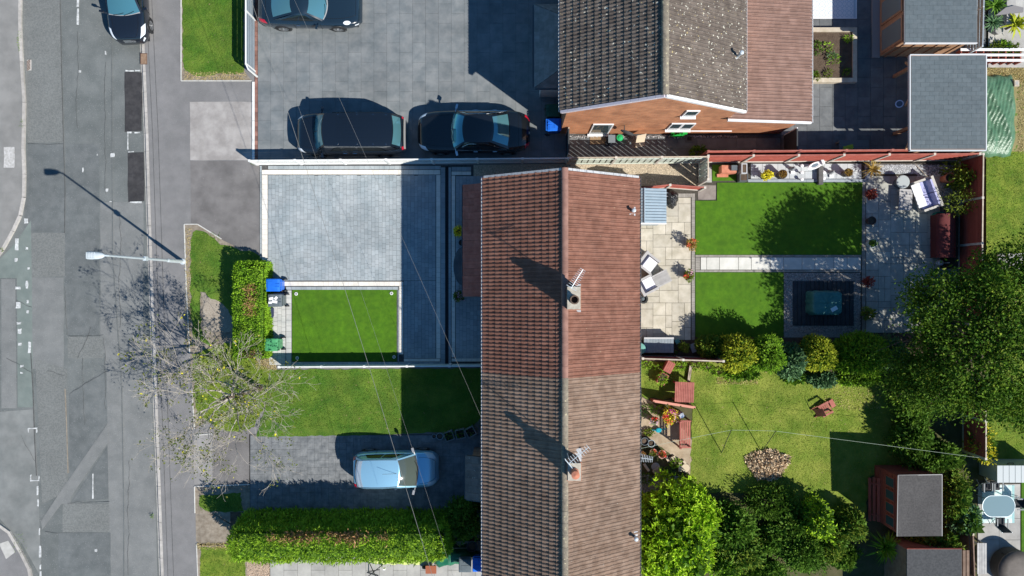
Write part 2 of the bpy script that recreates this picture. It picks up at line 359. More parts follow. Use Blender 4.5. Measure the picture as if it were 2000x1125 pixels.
# ------------------------------------------------------------------ leaves
def mesh_np(name, V, F, m, smooth=False):
    me = bpy.data.meshes.new(name); n = len(V); k = F.shape[1]
    me.vertices.add(n); me.vertices.foreach_set('co', np.ascontiguousarray(V, dtype=np.float32).ravel())
    me.loops.add(F.size); me.loops.foreach_set('vertex_index', F.astype(np.int32).ravel())
    me.polygons.add(len(F)); me.polygons.foreach_set('loop_start', (np.arange(len(F)) * k).astype(np.int32))
    try: me.polygons.foreach_set('loop_total', np.full(len(F), k, dtype=np.int32))
    except Exception: pass
    me.polygons.foreach_set('use_smooth', np.zeros(len(F), dtype=bool)); me.materials.append(m); me.update(calc_edges=True); me.validate(); return me
def unit(a): return a / np.maximum(np.linalg.norm(a, axis=1, keepdims=True), 1e-9)
def leafgeo(P, size, outward=None, up=.6, aspect=.5, spread=.8, fold=.15):
    """folded diamond leaves at points P; axis roughly along outward"""
    n = len(P); rnd = unit(RNG.normal(size=(n, 3)))
    ax = rnd * spread + (outward if outward is not None else 0); ax[:, 2] += RNG.normal(0, .15, n); ax = unit(ax)
    nr = unit(RNG.normal(size=(n, 3)) * .75 + np.array([0, 0, up]) + (outward * .4 if outward is not None else 0))
    sd = unit(np.cross(ax, nr)); nn = np.cross(sd, ax)
    L = size * RNG.uniform(.65, 1.3, n)[:, None]; Wd = L * aspect / 2
    mid = P + ax * L * .45
    V = np.stack([P, mid + sd * Wd + nn * L * fold, P + ax * L - nn * L * .05, mid - sd * Wd + nn * L * fold], 1).reshape(-1, 3)
    F = np.arange(n * 4).reshape(n, 4); return V, F
def leafobj(name, P, size, m, parent, outward=None, kind=None, **k):
    V, F = leafgeo(P, size, outward, **k)
    if parent is not None:
        o = absloc(parent); V = V - np.array([o.x, o.y, o.z])
    ob = link(name, mesh_np(name, V, F, m), parent); return tag(ob, kind=kind)
def blob(n, c, r, lobes=9, amp=.22, inner=.72, seed=0, zmin=None, floor=.04):
    """points filling the outer shell of a lumpy ellipsoid, with outward directions"""
    g = np.random.default_rng(seed); d = unit(g.normal(size=(n, 3))); lb = unit(g.normal(size=(lobes, 3)))
    bump = np.max(np.clip(d @ lb.T, 0, 1) ** 6, axis=1); fine = unit(g.normal(size=(60, 3))); b2 = np.max(np.clip(d @ fine.T, 0, 1) ** 30, axis=1)
    rad = (1 - amp + amp * 1.5 * bump + .12 * b2) * g.uniform(inner, 1, n) ** .5
    P = d * rad[:, None] * np.array(r) + np.array(c)
    k = P[:, 2] > (floor if zmin is None else zmin); return P[k], unit(d[k] / np.array(r))
# ================================================================== the setting
sheet('ground', [(-250, -250), (250, -250), (250, 250), (-250, 250)], -.16, M('rough_ground', (.11, .12, .06), (.16, .16, .09), s=.6, rough=1, big=.2, bigs=.1), px=False)
ZR = -.10
def kx(y): return float(np.interp(y, [-400, 0, 100, 260, 400, 600, 760, 950, 1125, 1500], [258, 266, 272, 279, 283, 290, 296, 303, 309, 322]))
road_pts = [(-900, -700)] + [(kx(y), y) for y in (-700, -400, 0, 100, 260, 400, 600, 760, 950, 1125, 1500, 1800)] + [(-900, 1800)]
road = sheet('road', road_pts, ZR, ASPH)
_pz = [0]
def patch(poly, m, lvl=1, name='asphalt_patch'):
    _pz[0] += 1; return sheet(name, poly, ZR + .004 * lvl + .00012 * (_pz[0] % 30), m, parent=road)
def rect_w(x0, y0, x1, y1, j=2, seed=0):
    r = random.Random(seed + int(x0 * 7 + y0)); out = []
    for (ax, ay), (bx, by) in (((x0, y0), (x1, y0)), ((x1, y0), (x1, y1)), ((x1, y1), (x0, y1)), ((x0, y1), (x0, y0))):
        n = max(2, int(math.hypot(bx - ax, by - ay) / 25))
        for i in range(n):
            t = i / n; out.append((ax + (bx - ax) * t + r.uniform(-j, j) * .5, ay + (by - ay) * t + r.uniform(-j, j) * .5))
    return out
patch([(46, -60), (115, -60), (118, 120), (123, 277), (52, 278), (48, 200), (40, 100)], ASPH2, 1)
patch([(52, 280), (123, 280), (125, 370), (124, 455), (44, 451), (46, 360)], ASPH3, 1)
patch(rect_w(54, 455, 124, 540, 1.5), ASPH2, 1)
patch(rect_w(56, 542, 122, 720, 1.5), ASPH4, 1)
patch(rect_w(194, 394, 278, 690, 1), ASPH4, 1)
patch([(126, 280), (192, 280), (192, 655), (130, 655), (124, 560)], ASPH3, 1)
patch([(203, 690), (292, 690), (301, 960), (306, 1140), (214, 1140), (208, 880)], ASPH4, 1)
patch(rect_w(130, 658, 200, 700, 1), ASPH2, 1)
patch([(0, 545), (27, 545), (30, 798), (0, 798)], ASPH4, 1)
patch([(30, 470), (58, 430), (60, 560), (62, 796), (32, 796)], ASPHG, 1)
patch([(-5, 508), (30, 472), (31, 543), (-5, 543)], ASPHG, 2)
patch([(66, 700), (128, 722), (130, 960), (80, 985), (74, 860)], ASPH2, 2)
patch([(132, 770), (206, 720), (208, 826), (134, 938)], ASPH3, 1)
patch([(148, 965), (208, 872), (210, 975), (136, 982)], ASPH3, 2)
patch([(208, 828), (210, 864), (136, 972), (136, 986), (118, 985), (80, 1036), (78, 1018), (110, 970), (132, 938)], ASPH4, 3)
patch(rect_w(112, 1042, 214, 1145, 1), ASPH3, 2)
patch(rect_w(120, 985, 212, 1040, 1), ASPH2, 1)
patch([(-5, 805), (62, 800), (72, 940), (78, 1130), (40, 1062), (-5, 1012)], M('asphalt_side_road', (.165, .175, .17), (.215, .222, .215), s=1.6, rough=.9, bump=.4, bs=90, big=.16, bigs=.5), 1)
for y0, y1, xa, xb in ((140, 256, 242, 276), (297, 393, 248, 280)):
    patch(rect_w(xa, y0, xb, y1, 2.5), ASPHD, 4, 'fresh_asphalt_patch')
for (x0, y0, x1, y1) in ((243, 136, 260, 138.6), (262, 135.5, 272, 138), (247, 256.5, 255, 259.5), (261, 257, 272, 259.5), (249, 295, 260, 297), (252, 393, 275, 396), (247, 258, 249, 292)):
    patch(rect_w(x0, y0, x1, y1, 1), PAINT, 5, 'painted_mark')
# tarred joints
def seam(pts, w, m=SEAL, lvl=4, name='joint_seam'):
    a = [(x + w / 2, y) for x, y in pts]; b = [(x - w / 2, y) for x, y in pts[::-1]]; patch(a + b, m, lvl, name)
seam([(115, -20), (118, 120), (122, 280), (125, 370), (124, 455)], 1.3)
seam([(125, 760), (128, 830), (131, 925)], 2, DIRT)
seam([(216, 60), (218, 500), (236, 760), (240, 1000), (240, 1140)], 2.2, ASPH3)
seam([(58, 690), (62, 760), (65, 850), (69, 930)], 2, SEAL)
seam([(48, 60), (52, 250)], 2, ASPH4)
# cracks
def crack(x0, y0, x1, y1, seed, w=.9):
    r = random.Random(seed); n = max(5, int(math.hypot(x1 - x0, y1 - y0) / 5)); o = 0; L = []; Rr = []
    dx, dy = x1 - x0, y1 - y0; l = math.hypot(dx, dy); nx, ny = -dy / l, dx / l
    for i in range(n + 1):
        o += r.uniform(-1.3, 1.3); o *= .93; ww = w * r.uniform(.35, 1.0) / 2; x, y = x0 + dx * i / n + nx * o, y0 + dy * i / n + ny * o; L.append((x + nx * ww, y + ny * ww)); Rr.append((x - nx * ww, y - ny * ww))
    patch(L + Rr[::-1], SEAL, 5, 'crack')
for k, q in enumerate(((125, 560, 132, 655), (132, 657, 200, 655), (52, 279, 123, 280), (130, 985, 212, 978), (135, 770, 208, 722), (160, 700, 162, 830), (176, 640, 150, 700), (200, 660, 203, 800), (90, 725, 122, 735), (60, 600, 30, 585), (205, 120, 203, 380), (150, 60, 148, 250), (232, 420, 228, 640), (250, 900, 246, 1125), (86, 1040, 110, 1044), (40, 850, 70, 900), (10, 700, 60, 730))): crack(*q, k)
# painted lines
def marks(rs, lvl=6):
    for (x0, y0, x1, y1) in rs: patch(rect_w(x0, y0, x1, y1, 1.4), PAINT, lvl, 'painted_mark')
marks([(45, 426, 53, 436), (27, 465, 34, 488), (48, 482, 53, 487), (26, 504, 32, 511), (52, 522, 56, 526), (28, 560, 38, 565), (48, 548, 53, 564), (29, 590, 38, 602),
       (50, 586, 54, 592), (31, 629, 39, 634), (33, 642, 40, 652), (33, 670, 40, 675), (53, 668, 58, 690), (37, 713, 44, 718), (38, 727, 43, 730), (50, 606, 54, 612)])
marks([(52, 836, 71, 838.6), (52, 838.7, 54.5, 845), (68.5, 838.7, 71, 846), (57, 938, 75, 940.6), (57, 928, 59.5, 937.8), (73, 930, 75.5, 937.8), (70, 950, 73, 968), (71, 976, 74, 990),
       (74, 1033, 77, 1046), (74.5, 1067, 78.5, 1090), (75, 1104, 78.5, 1113), (75.5, 1117, 79, 1140), (148, -10, 152.5, 12), (148, 16, 152.5, 47), (178, 926, 181, 975)])
# worn tyre scrub, white dabs
marks([(203, 98, 206, 106), (187, 300, 189, 303), (214, 298, 222, 306), (159, 327, 161, 336), (205, 368, 210, 374), (212, 392, 216, 394), (152, 137, 156, 141), (183, 1073, 188, 1079)], 5)
# drain covers in the road
def drain(px, py, w, h, lbl):
    t = thing('drain_cover', lbl, 'drain cover', (*G(px, py), ZR))
    MB().prism([(-w / 2, -h / 2), (w / 2, -h / 2), (w / 2, h / 2), (-w / 2, h / 2)], .002, .008).build('frame', KERB, t)
    n = 7
    for i in range(n):
        y = -h / 2 + .05 + (h - .1) * i / (n - 1); piece('bar', M('rusty_iron', (.13, .075, .055), rough=.9), t, Vector((*G(px, py), ZR)) + Vector((0, y, .016)), (w - .08, .022, .02), rz=.5)
drain(53.5, 126, .26, .5, 'rusty slotted gully grate beside the left hand kerb')
t = thing('drain_cover', 'small brown access cover in the footway behind the kerb near the navy hatchback', 'drain cover', (*G(281, 115), 0))
MB().box(-.16, -.26, .002, .16, .26, .012).build('frame', M('rusty_iron', (.13, .075, .055)), t); MB().box(-.13, -.23, .012, .13, .23, .018).build('plate', M('brown_plate', (.22, .14, .09), (.28, .19, .13), s=9), t)

# left footways with kerb
def footway(name, poly, kerb_line, m=FOOT):
    b = MB(); b.prism([G(*p) for p in poly], ZR - .05, 0); fw = b.build(name, m); tag(fw, kind='structure'); return fw
lk1 = [(36, -60), (36, 60), (39, 120), (44, 200), (42, 290), (44, 340), (43, 385), (36, 420), (22, 450), (2, 486), (-40, 540)]
f1 = footway('footway_left', [(-600, -300)] + [(36, -300)] + lk1 + [(-600, 560)], lk1, M('footway_left_asphalt', (.2, .198, .19), (.255, .25, .24), s=1.2, rough=.92, bump=.4, bs=90, big=.1, bigs=.5))
lk2 = [(-60, 985), (-10, 1018), (18, 1038), (42, 1078), (58, 1110), (66, 1150), (70, 1300)]
f2 = footway('footway_corner', [(-600, 960)] + lk2 + [(-600, 1300)], lk2)
kerb = tag(MB().box(-.02, -.02, ZR - .06, .02, .02, ZR - .04).build('kerb', KERB), kind='structure')
def kerbstones(line, w, off, z0, z1, step=.9, m=KERB, parent=None):
    P = [Vector((*G(*p), 0)) for p in line]; acc = []
    for a, b in zip(P[:-1], P[1:]):
        n = max(1, round((b - a).length / step))
        for i in range(n): acc.append((a.lerp(b, i / n), a.lerp(b, (i + 1) / n)))
    for a, b in acc:
        if not (-26 < a.x < 26 and -16 < a.y < 16): continue
        d = (b - a); rz = math.atan2(d.y, d.x); nrm = Vector((-d.y, d.x, 0)).normalized(); c = (a + b) / 2 + nrm * off
        piece('kerb_stone', m, parent or kerb, (c.x, c.y, (z0 + z1) / 2 + random.uniform(-.003, .003)), (d.length - .012, w, z1 - z0), rz=rz)
kerbstones(lk1, .13, .06, ZR, .006); kerbstones(lk2, .13, -.06, ZR, .006)
kerbstones([(kx(y) + 2.2, y) for y in (-60, 100, 260, 400, 600, 760, 950, 1160)], .10, .0, ZR - .02, ZR + .012, m=M('channel_block', (.30, .29, .275), (.4, .385, .36), s=5, rough=.9, rnd=.1))
kerbstones([(kx(y) + 8, y) for y in (-60, 100, 260, 400, 600, 760, 950, 1160)], .13, .0, ZR - .02, .006)
# junction: weeds along the left kerb
# right hand footway
def vx(y): return float(np.interp(y, [-100, 155, 440, 680, 840, 1005, 1180], [354, 357, 361, 371, 380, 382, 386]))
fpoly = [(kx(y) + 10.5, y) for y in (-300, 0, 100, 260, 400, 600, 760, 950, 1125, 1400)] + [(1125, 1400), (1125, -300)]
b = MB(); b.prism([G(*p) for p in fpoly], ZR - .05, 0); fw = tag(b.build('footway', FOOT), kind='structure')
def inlay(name, poly, m, lvl, par=None): return sheet(name, poly, .004 * lvl, m, parent=par)
for xo in (19, 30):
    inlay('service_trench_joint', [(kx(y) + xo + .5, y) for y in (-20, 260, 600, 900, 1140)] + [(kx(y) + xo - .5, y) for y in (1140, 900, 600, 260, -20)], SEAL, 1, fw)
inlay('crossover_panel', rect_w(371, 199, 497, 313, 1.5), CONCP, 1, fw)
inlay('crossover_panel', [(372, 314.5), (500, 314), (508, 330), (508, 520), (433, 470), (386, 438), (373, 438)], FOOTD, 1, fw)
inlay('crossover_panel', rect_w(379, 848, 414, 946, 1), M('crossover_grey', (.23, .225, .22), (.29, .28, .275), s=1.5, rough=.9, big=.1, bigs=1), 1, fw)
inlay('crossover_panel', rect_w(416, 842, 488, 946, 1.5), FOOTD, 1, fw)
inlay('crossover_panel', [(382, 1006), (420, 1005), (450, 1022), (452, 1064), (392, 1066), (383, 1056)], DIRT, 2, fw)
inlay('access_cover', rect_w(8, 287, 29, 328, 2), M('pale_patch', (.36, .35, .33), (.52, .51, .5), s=9), 1, f1)
inlay('access_cover', [(-2, 1062), (16, 1056), (30, 1078), (12, 1092)], M('pale_patch2', (.40, .39, .36), (.48, .47, .44), s=4), 1, f2)

# verges with edging
def verge(name, poly, m, soil=None, soilm=DIRT):
    if soil: sheet('bare_soil', soil, .008, soilm)
    return sheet(name, poly, .018, m)
def grow(poly, j, n, seed):
    r = random.Random(seed); out = []
    for (ax, ay), (bx, by) in zip(poly, poly[1:] + poly[:1]):
        k = max(1, int(math.hypot(bx - ax, by - ay) / n))
        for i in range(k): out.append((ax + (bx - ax) * i / k + r.uniform(-j, j), ay + (by - ay) * i / k + r.uniform(-j, j)))
    return out
verge('verge_grass', grow([(357, -40), (476, -40), (476, 140), (460, 146), (430, 143), (400, 150), (378, 148), (358, 132)], 2, 7, 1), LAWNF, [(355, -40), (478, -40), (478, 140), (492, 158), (355, 158)])
verge('verge_grass', grow([(374, 452), (397, 451), (430, 476), (462, 486), (505, 496), (520, 520), (520, 560), (470, 640), (440, 600), (393, 568), (393, 650), (420, 680), (376, 660), (372, 560)], 2.5, 8, 2), LAWNF,
      [(361, 440), (386, 439), (433, 468), (470, 486), (510, 500), (524, 540), (540, 720), (527, 722), (500, 770), (440, 800), (382, 838), (378, 800), (371, 680)])
sheet('gravel_bald_patch', grow([(393, 568), (430, 566), (455, 575), (457, 646), (398, 652)], 2, 8, 3), .014, M('bald_patch', (.27, .23, .185), (.36, .315, .26), s=12, rough=1, big=.1, bigs=1.5))
verge('verge_grass', grow([(374, 690), (410, 680), (450, 668), (500, 700), (528, 722), (525, 770), (500, 830), (470, 842), (430, 838), (384, 812)], 3, 8, 5), LAWN)
verge('verge_grass', grow([(389, 968), (470, 962), (474, 998), (410, 1000), (390, 990)], 2, 7, 6), LAWNF, [(380, 950), (488, 948), (488, 1010), (450, 1024), (420, 1006), (382, 1005)])
verge('verge_grass', grow([(392, 1070), (480, 1066), (480, 1150), (393, 1150)], 2, 7, 7), LAWN, [(384, 1062), (482, 1060), (482, 1150), (386, 1150)])
edges = tag(MB().box(-.02, -.02, -.08, .02, .02, -.07).build('verge_edging', EDGING), kind='structure')
for ln in ([(354, -20), (354, 158)], [(354, 158), (492, 158)], [(360, 438), (364, 560), (371, 690)], [(360, 438), (386, 438), (433, 467)], [(375, 760), (380, 838)], [(380, 950), (488, 946)], [(380, 950), (381, 1002)], [(384, 1062), (387, 1140)], [(381, 850), (414, 847)]):
    kerbstones(ln, .05, 0, -.02, .03, step=.9, m=EDGING, parent=edges)

# ------------------------------------------------------------------ plot A: slate forecourt
cA = sheet('slate_forecourt', R4(497, -60, 1112, 316), .004, BED)
x0, y0, x1, y1 = Rm(504, -20, 1108, 312)
lay(cA, running(x0, y0, x1, y1, .605, .905, 'y'), SLATE, .004, .03, 'slab', gap=.007)
lay(cA, running(*Rm(498, -20, 503.5, 312), .12, .22, 'y'), M('red_edging_brick', (.20, .10, .08), (.27, .14, .11), s=4, rnd=.25), .004, .034, 'edging_brick')
kerbstones([(495.5, 160), (495.5, 312)], .11, 0, -.02, .06, m=WHITE, parent=edges)

# plot A: side passage and rear patio
pA = sheet('side_passage', R4(1106, 262, 1560, 312), .004, BED)
lay(pA, running(*Rm(1110, 270, 1524, 311), .62, .92, 'x'), SLATED, .004, .022, 'slab')
pR = sheet('rear_patio_dark', R4(1524, -60, 1926, 305), .003, BED)
lay(pR, running(*Rm(1526, -20, 1924, 303), .6, .9, 'y'), SLATED, .003, .02, 'slab', gap=.012)

# plot B: block drive
cB = sheet('block_driveway', R4(507, 322, 948, 716), .004, BED)
turf_hole = Rm(569, 564, 777, 707)
rects = running(*Rm(524, 342, 851, 548), .165, .235, 'y', vary=.25) + running(*Rm(789, 548.5, 851, 700), .165, .235, 'y', vary=.25)
rects += running(*Rm(559, 560, 778, 566), .145, .235, 'x') + running(*Rm(777, 566, 779, 706), .05, .235, 'y')
rects += running(*Rm(861, 326, 869.5, 712), .2, .235, 'y') + running(*Rm(524, 324, 861, 331), .16, .235, 'x') + running(*Rm(508, 324, 511.5, 505), .09, .235, 'y')
rects += running(*Rm(778, 706.5, 868, 713), .16, .235, 'x')
rects += running(*Rm(876, 326, 881, 712), .12, .235, 'y') + running(*Rm(890, 344, 946, 702), .165, .235, 'y', vary=.25) + running(*Rm(882, 326, 920, 334), .16, .235, 'x')
lay(cB, rects, BLOCK, .004, .03, 'block', gap=.007, rest='block_field')
pale = running(*Rm(512, 332, 860, 341), .21, .235, 'x', 0) + running(*Rm(512, 342, 523, 508), .24, .235, 'y', 0) + running(*Rm(852, 342, 860.5, 700), .2, .235, 'y', 0)
pale += running(*Rm(553, 550, 788, 558.5), .2, .235, 'x', 0) + running(*Rm(780, 559, 788, 692), .19, .235, 'y', 0) + running(*Rm(519, 506, 527, 540), .19, .235, 'y', 0) + running(*Rm(789, 700.5, 860, 706), .13, .235, 'x', 0)
pale += running(*Rm(882, 335, 920, 342), .17, .235, 'x', 0) + running(*Rm(882, 343, 889, 698), .165, .235, 'y', 0) + running(*Rm(882, 700, 946, 706), .14, .235, 'x', 0)
lay(cB, pale, BLOCKP, .004, .033, 'band_block', gap=.006, rest='band_field')
lay(cB, running(*Rm(526, 572, 558, 713), .19, .25, 'y', vary=.3) + running(*Rm(559, 567, 569.5, 713), .24, .26, 'y', 0) + running(*Rm(570, 707, 778, 713), .13, .26, 'x'), BLOCKL, .004, .028, 'path_block', gap=.008)
# slot drain between drive and front patio
sd = MB().box(*Rm(870, 325, 875.5, 714)[:2], .006, *Rm(870, 325, 875.5, 714)[2:], .012).build('slot_drain', M('slot_black', (.008, .009, .011), rough=.6)); tag(sd, kind='structure')
for xx in (870.2, 875.2): kerbstones([(xx, 326), (xx, 714)], .018, 0, .01, .045, m=M('slot_edge', (.03, .032, .036)), parent=sd, step=1.0)
# curved steps under the porch
st = thing('curved_step', 'shaded rounded block step in front of the dark red porch', 'step', (*G(905, 520), .03))
for k, (r, h) in enumerate(((26, .16), (17, .30))):
    MB().prism([(0, r / S * 1.45)] + [(-r / S * .72 * math.sin(a), r / S * 1.45 * math.cos(a)) for a in np.linspace(0.1, PI - .1, 16)] + [(0, -r / S * 1.45)], 0, h).build('tread', SLATED, st)
# artificial front lawn
tf = sheet('artificial_lawn', R4(571, 566, 775, 706), .03, TURF)
for i, (x, y, w) in enumerate(((579, 574, 'top left'), (765, 573, 'top right'), (581, 699, 'bottom left, in the fence shadow'), (770, 697, 'bottom right, in the fence shadow'))):
    t = thing('ground_light', f'round white ground light, {w} corner of front turf', 'light', (*G(x, y), .03), group='ground lights set in the artificial lawn')
    MB().lathe([(.075, 0), (.075, .03), (.055, .034), (.05, .026)], 16).build('rim', UPVC, t); MB().lathe([(.048, 0), (.048, .028), (.02, .036)], 12).build('lens', M('lens_grey', (.25, .27, .26), rough=.2), t)
# side passage gravel
sheet('tan_gravel', [(925, 322), (1110, 320), (1362, 318), (1362, 362), (950, 366), (925, 350)], .012, GRAVT)

# plot B rear garden
gB = sheet('rear_garden_base', R4(1222, 318, 1880, 700), .003, BEDT)
lay(gB, ashlar(*Rm(1226, 386, 1349, 664), .29, [(2, 3), (3, 2), (2, 2), (2, 1), (1, 2), (3, 2), (2, 3)], 4), SAND, .003, .028, 'patio_slab', gap=.014)
lay(gB, running(*Rm(1350.5, 384, 1357, 664), .155, .11, 'y', 0) + running(*Rm(1302, 378, 1357, 385.5), .18, .11, 'x', 0), EDGEB, .003, .03, 'edging_brick', gap=.006)
lay(gB, running(*Rm(1358, 498, 1682, 502), .1, .21, 'x', 0) + running(*Rm(1358, 527.5, 1682, 531.5), .1, .21, 'x', 0) + running(*Rm(1358, 502.5, 1367, 527), .22, .11, 'y', 0) + running(*Rm(1683, 352, 1690, 650), .16, .21, 'y', 0), EDGEB, .003, .031, 'edging_brick', gap=.006)
xs = [1368, 1380, 1405, 1442, 1467, 1504, 1530, 1566, 1591, 1628, 1654, 1681]
lay(gB, [Rm(a, 502.5, b_, 527) for a, b_ in zip(xs, xs[1:])], PATHW, .003, .034, 'path_slab', gap=.02)
lay(gB, ashlar(*Rm(1691, 344, 1836, 650), .29, [(2, 3), (3, 2), (2, 2), (2, 1), (1, 2), (3, 2), (2, 3)], 9), SANDG, .003, .028, 'patio_slab', gap=.014)
lay(gB, running(*Rm(1466, 320, 1682, 350), .35, .36, 'x', .5), M('pale_grey_paver', (.42, .45, .47), (.50, .53, .54), s=3, rough=.7, rnd=.07), .003, .03, 'terrace_paver', gap=.012)
lay(gB, running(*Rm(1460, 350.5, 1690, 356), .13, .9, 'x', 0), M('blue_grey_sleeper', (.27, .31, .34), (.33, .37, .4), s=4, rnd=.08), .003, .09, 'border_sleeper', gap=.006)
sheet('artificial_lawn', [(1358, 392), (1400, 392), (1400, 357), (1684, 356.6), (1682, 497.5), (1358, 497.5)], .034, TURF)
sheet('artificial_lawn', R4(1358, 532, 1530, 658), .034, TURF)
sheet('artificial_lawn', [(1391, 322), (1438, 322), (1438, 353), (1391, 354)], .034, TURF)
sheet('flagstone_corner', rect_w(1363, 362, 1398, 390, 1), .02, M('dark_flag', (.20, .17, .15), (.26, .225, .2), s=4))
sheet('flagstone_corner', rect_w(1376, 326, 1390, 356, 1), .016, CONCS)
sheet('gravel_bed', R4(1531, 533, 1680, 660), .010, M('grey_gravel_bed', (.20, .20, .19), (.34, .33, .31), s=22, rough=1))
dk = thing('fire_pit_deck', 'dark square deck inside a gravel surround under the teal cover', 'deck', (*G(1602, 592), 0))
for i in range(14):
    x = 1548 + i * 8.5; a = Rm(x, 549, x + 8, 636); piece('deck_board', DECK, dk, ((a[0] + a[2]) / 2, (a[1] + a[3]) / 2, .035), (a[2] - a[0] - .008, a[3] - a[1], .05))
sheet('bed_soil', R4(1256, 659, 1760, 712), .012, SOIL); sheet('bed_soil', R4(1684, 650, 1880, 720), .010, SOIL)
sheet('gravel_bed', [(1690, 322), (1880, 322), (1880, 420), (1838, 420), (1838, 340), (1690, 340)], .009, M('slate_gravel_bed', (.10, .12, .14), (.2, .22, .24), s=22, rough=1))

# plot C: front
sheet('front_lawn', grow([(528, 722), (946, 719), (946, 790), (940, 815), (925, 832), (900, 842), (700, 850), (560, 852), (500, 853), (520, 790)], 1.2, 8, 11), .022, LAWNF)
sheet('side_flags', R4(935, 716, 990, 870), .008, SLATED)
dC = sheet('imprinted_driveway', R4(487, 848, 990, 1010), .004, BED)
lay(dC, ashlar(*Rm(489, 850, 948, 1003), .165, [(2, 2), (2, 1), (1, 2), (3, 2), (2, 3), (2, 2)], 21), STAMP, .004, .02, 'imprinted_stone', gap=.007, jit=.002)
sheet('bed_soil', R4(450, 1000, 960, 1040), .012, SOIL)
dD = sheet('flag_driveway', R4(524, 1050, 960, 1180), .004, BEDT)
lay(dD, running(*Rm(528, 1056, 955, 1170), .625, .9, 'y'), CONCS, .004, .03, 'flag', gap=.012)
# plot C: rear lawn
sheet('rear_lawn', grow([(1226, 706), (1420, 708), (1500, 720), (1640, 735), (1772, 740), (1772, 905), (1700, 930), (1690, 1010), (1560, 1000), (1480, 965), (1350, 960), (1350, 780), (1255, 776)], 3, 9, 12), .020, LAWNC)
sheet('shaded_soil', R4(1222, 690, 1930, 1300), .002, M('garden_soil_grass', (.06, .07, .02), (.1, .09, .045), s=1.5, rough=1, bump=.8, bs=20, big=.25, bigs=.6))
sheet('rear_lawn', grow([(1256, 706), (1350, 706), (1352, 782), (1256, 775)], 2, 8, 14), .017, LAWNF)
sheet('dirt_path', grow([(1252, 778), (1300, 800), (1352, 860), (1352, 930), (1300, 880), (1252, 850)], 2.5, 8, 15), .014, M('path_dirt', (.30, .23, .155), (.40, .325, .23), s=3, rough=1, bump=.5, bs=30, big=.15, bigs=1))
sheet('grey_gravel_area', grow([(1252, 925), (1330, 935), (1345, 965), (1255, 985)], 2.5, 8, 16), .013, M('shaded_gravel', (.28, .27, .26), (.4, .385, .37), s=20, rough=1))
# neighbour strip on the right
sheet('neighbour_lawn', R4(1926, 296, 2120, 560), .016, LAWN)
sheet('neighbour_paving', R4(1930, -60, 2120, 136), .010, CONCS)
lay(sheet('neighbour_lawn', R4(1926, 560, 2120, 906), .012, LAWN), [], LAWN, 0, 0, 'none')
npv = sheet('neighbour_patio', R4(1908, 938, 2120, 1300), .008, BEDT)
lay(npv, running(*Rm(1909, 945, 1992, 1180), .9, 1.0, 'y', 0), CONCS, .008, .034, 'flag', gap=.015)
sheet('neighbour_lawn', R4(1994, 940, 2120, 1180), .04, TURF)
sheet('dry_verge', R4(1925, 132, 2120, 310), .012, M('dry_grass', (.22, .19, .08), (.3, .25, .12), s=3, rough=1, bump=.7, bs=20, speck=[(6, .62, (.12, .17, .03))]))
# ================================================================== houses
def tile_mesh(m, w, l, rolls=2, rh=.028, lip=.024):
    pr = []
    for k in range(rolls):
        o = k * w / rolls; q = w / rolls
        pr += [(o + 0, 0), (o + q * .36, .002), (o + q * .50, rh * .7), (o + q * .68, rh), (o + q * .88, rh * .75)]
    pr.append((w, 0)); n = len(pr)
    rows = [[(u, 0, h) for u, h in pr], [(u, l, h + lip) for u, h in pr], [(u, l, h - .004 if h else -.004) for u, h in pr]]
    b = MB(); b.grid(rows, flip=False); return b.mesh('tile_' + m.name, m)
_tiles = {}
def roof_tiles(roofpart, slopes, m, w=.30, gauge=.315, ntile=300, rolls=2, rh=.034, lip=.026, label=None):
    """slopes: (corner at the eave, eave length, direction along the eave (u), direction down the slope (v), slope length)"""
    key = (m.name, w, gauge, rolls)
    if key not in _tiles: _tiles[key] = tile_mesh(m, w - .006, gauge + .035, rolls, rh, lip)
    me = _tiles[key]; todo = []
    for e0, ln, v, sl in slopes:
        v = Vector(v).normalized(); e0 = Vector(e0)
        # u = v x n with n up
        n = Vector((0, 0, 1)) - v * v.z; n.normalize(); u = v.cross(n)
        nu = max(1, round(ln / w)); nv = max(1, round(sl / gauge)); gu = ln / nu; gv = sl / nv
        for j in range(nv):
            for i in range(nu):
                p = e0 + u * (gu * i + random.uniform(-.003, .003)) - v * (gv * (j + 1)) + n * (.012 + random.uniform(0, .004))
                k_ = random.gauss(0, .007); todo.append((p, u + v * k_, v - u * k_, n, gu / w, gv / gauge))
    def key2(t):
        p = t[0]; k = 1 - p.z / H; x, y = abs(p.x / k * S), abs(p.y / k * S); return math.hypot(x, y) + (1e4 if x > 1010 or y > 572 else 0)
    near, far = split300(todo, key2, ntile)
    base = absloc(roofpart)
    for p, u, v, n, su, sv in near:
        o = bpy.data.objects.new('tile', me); COL.objects.link(o); o.parent = roofpart
        Mx = Matrix(((u.x * su, v.x * sv, n.x), (u.y * su, v.y * sv, n.y), (u.z * su, v.z * sv, n.z))).to_4x4(); Mx.translation = p - base
        o.matrix_local = Mx
    if far:
        V0 = np.array([tuple(q.co) for q in me.vertices]); F0 = np.array([tuple(q.vertices) for q in me.polygons]); k = len(V0); Vs = []; Fs = []
        for c, (p, u, v, n, su, sv) in enumerate(far):
            B = np.array([tuple(u * su), tuple(v * sv), tuple(n)]); Vs.append(V0 @ B + np.array(tuple(p - base))); Fs.append(F0 + c * k)
        tag(link('tile_field', mesh_np('tile_field', np.concatenate(Vs), np.concatenate(Fs), m), roofpart), kind='stuff')
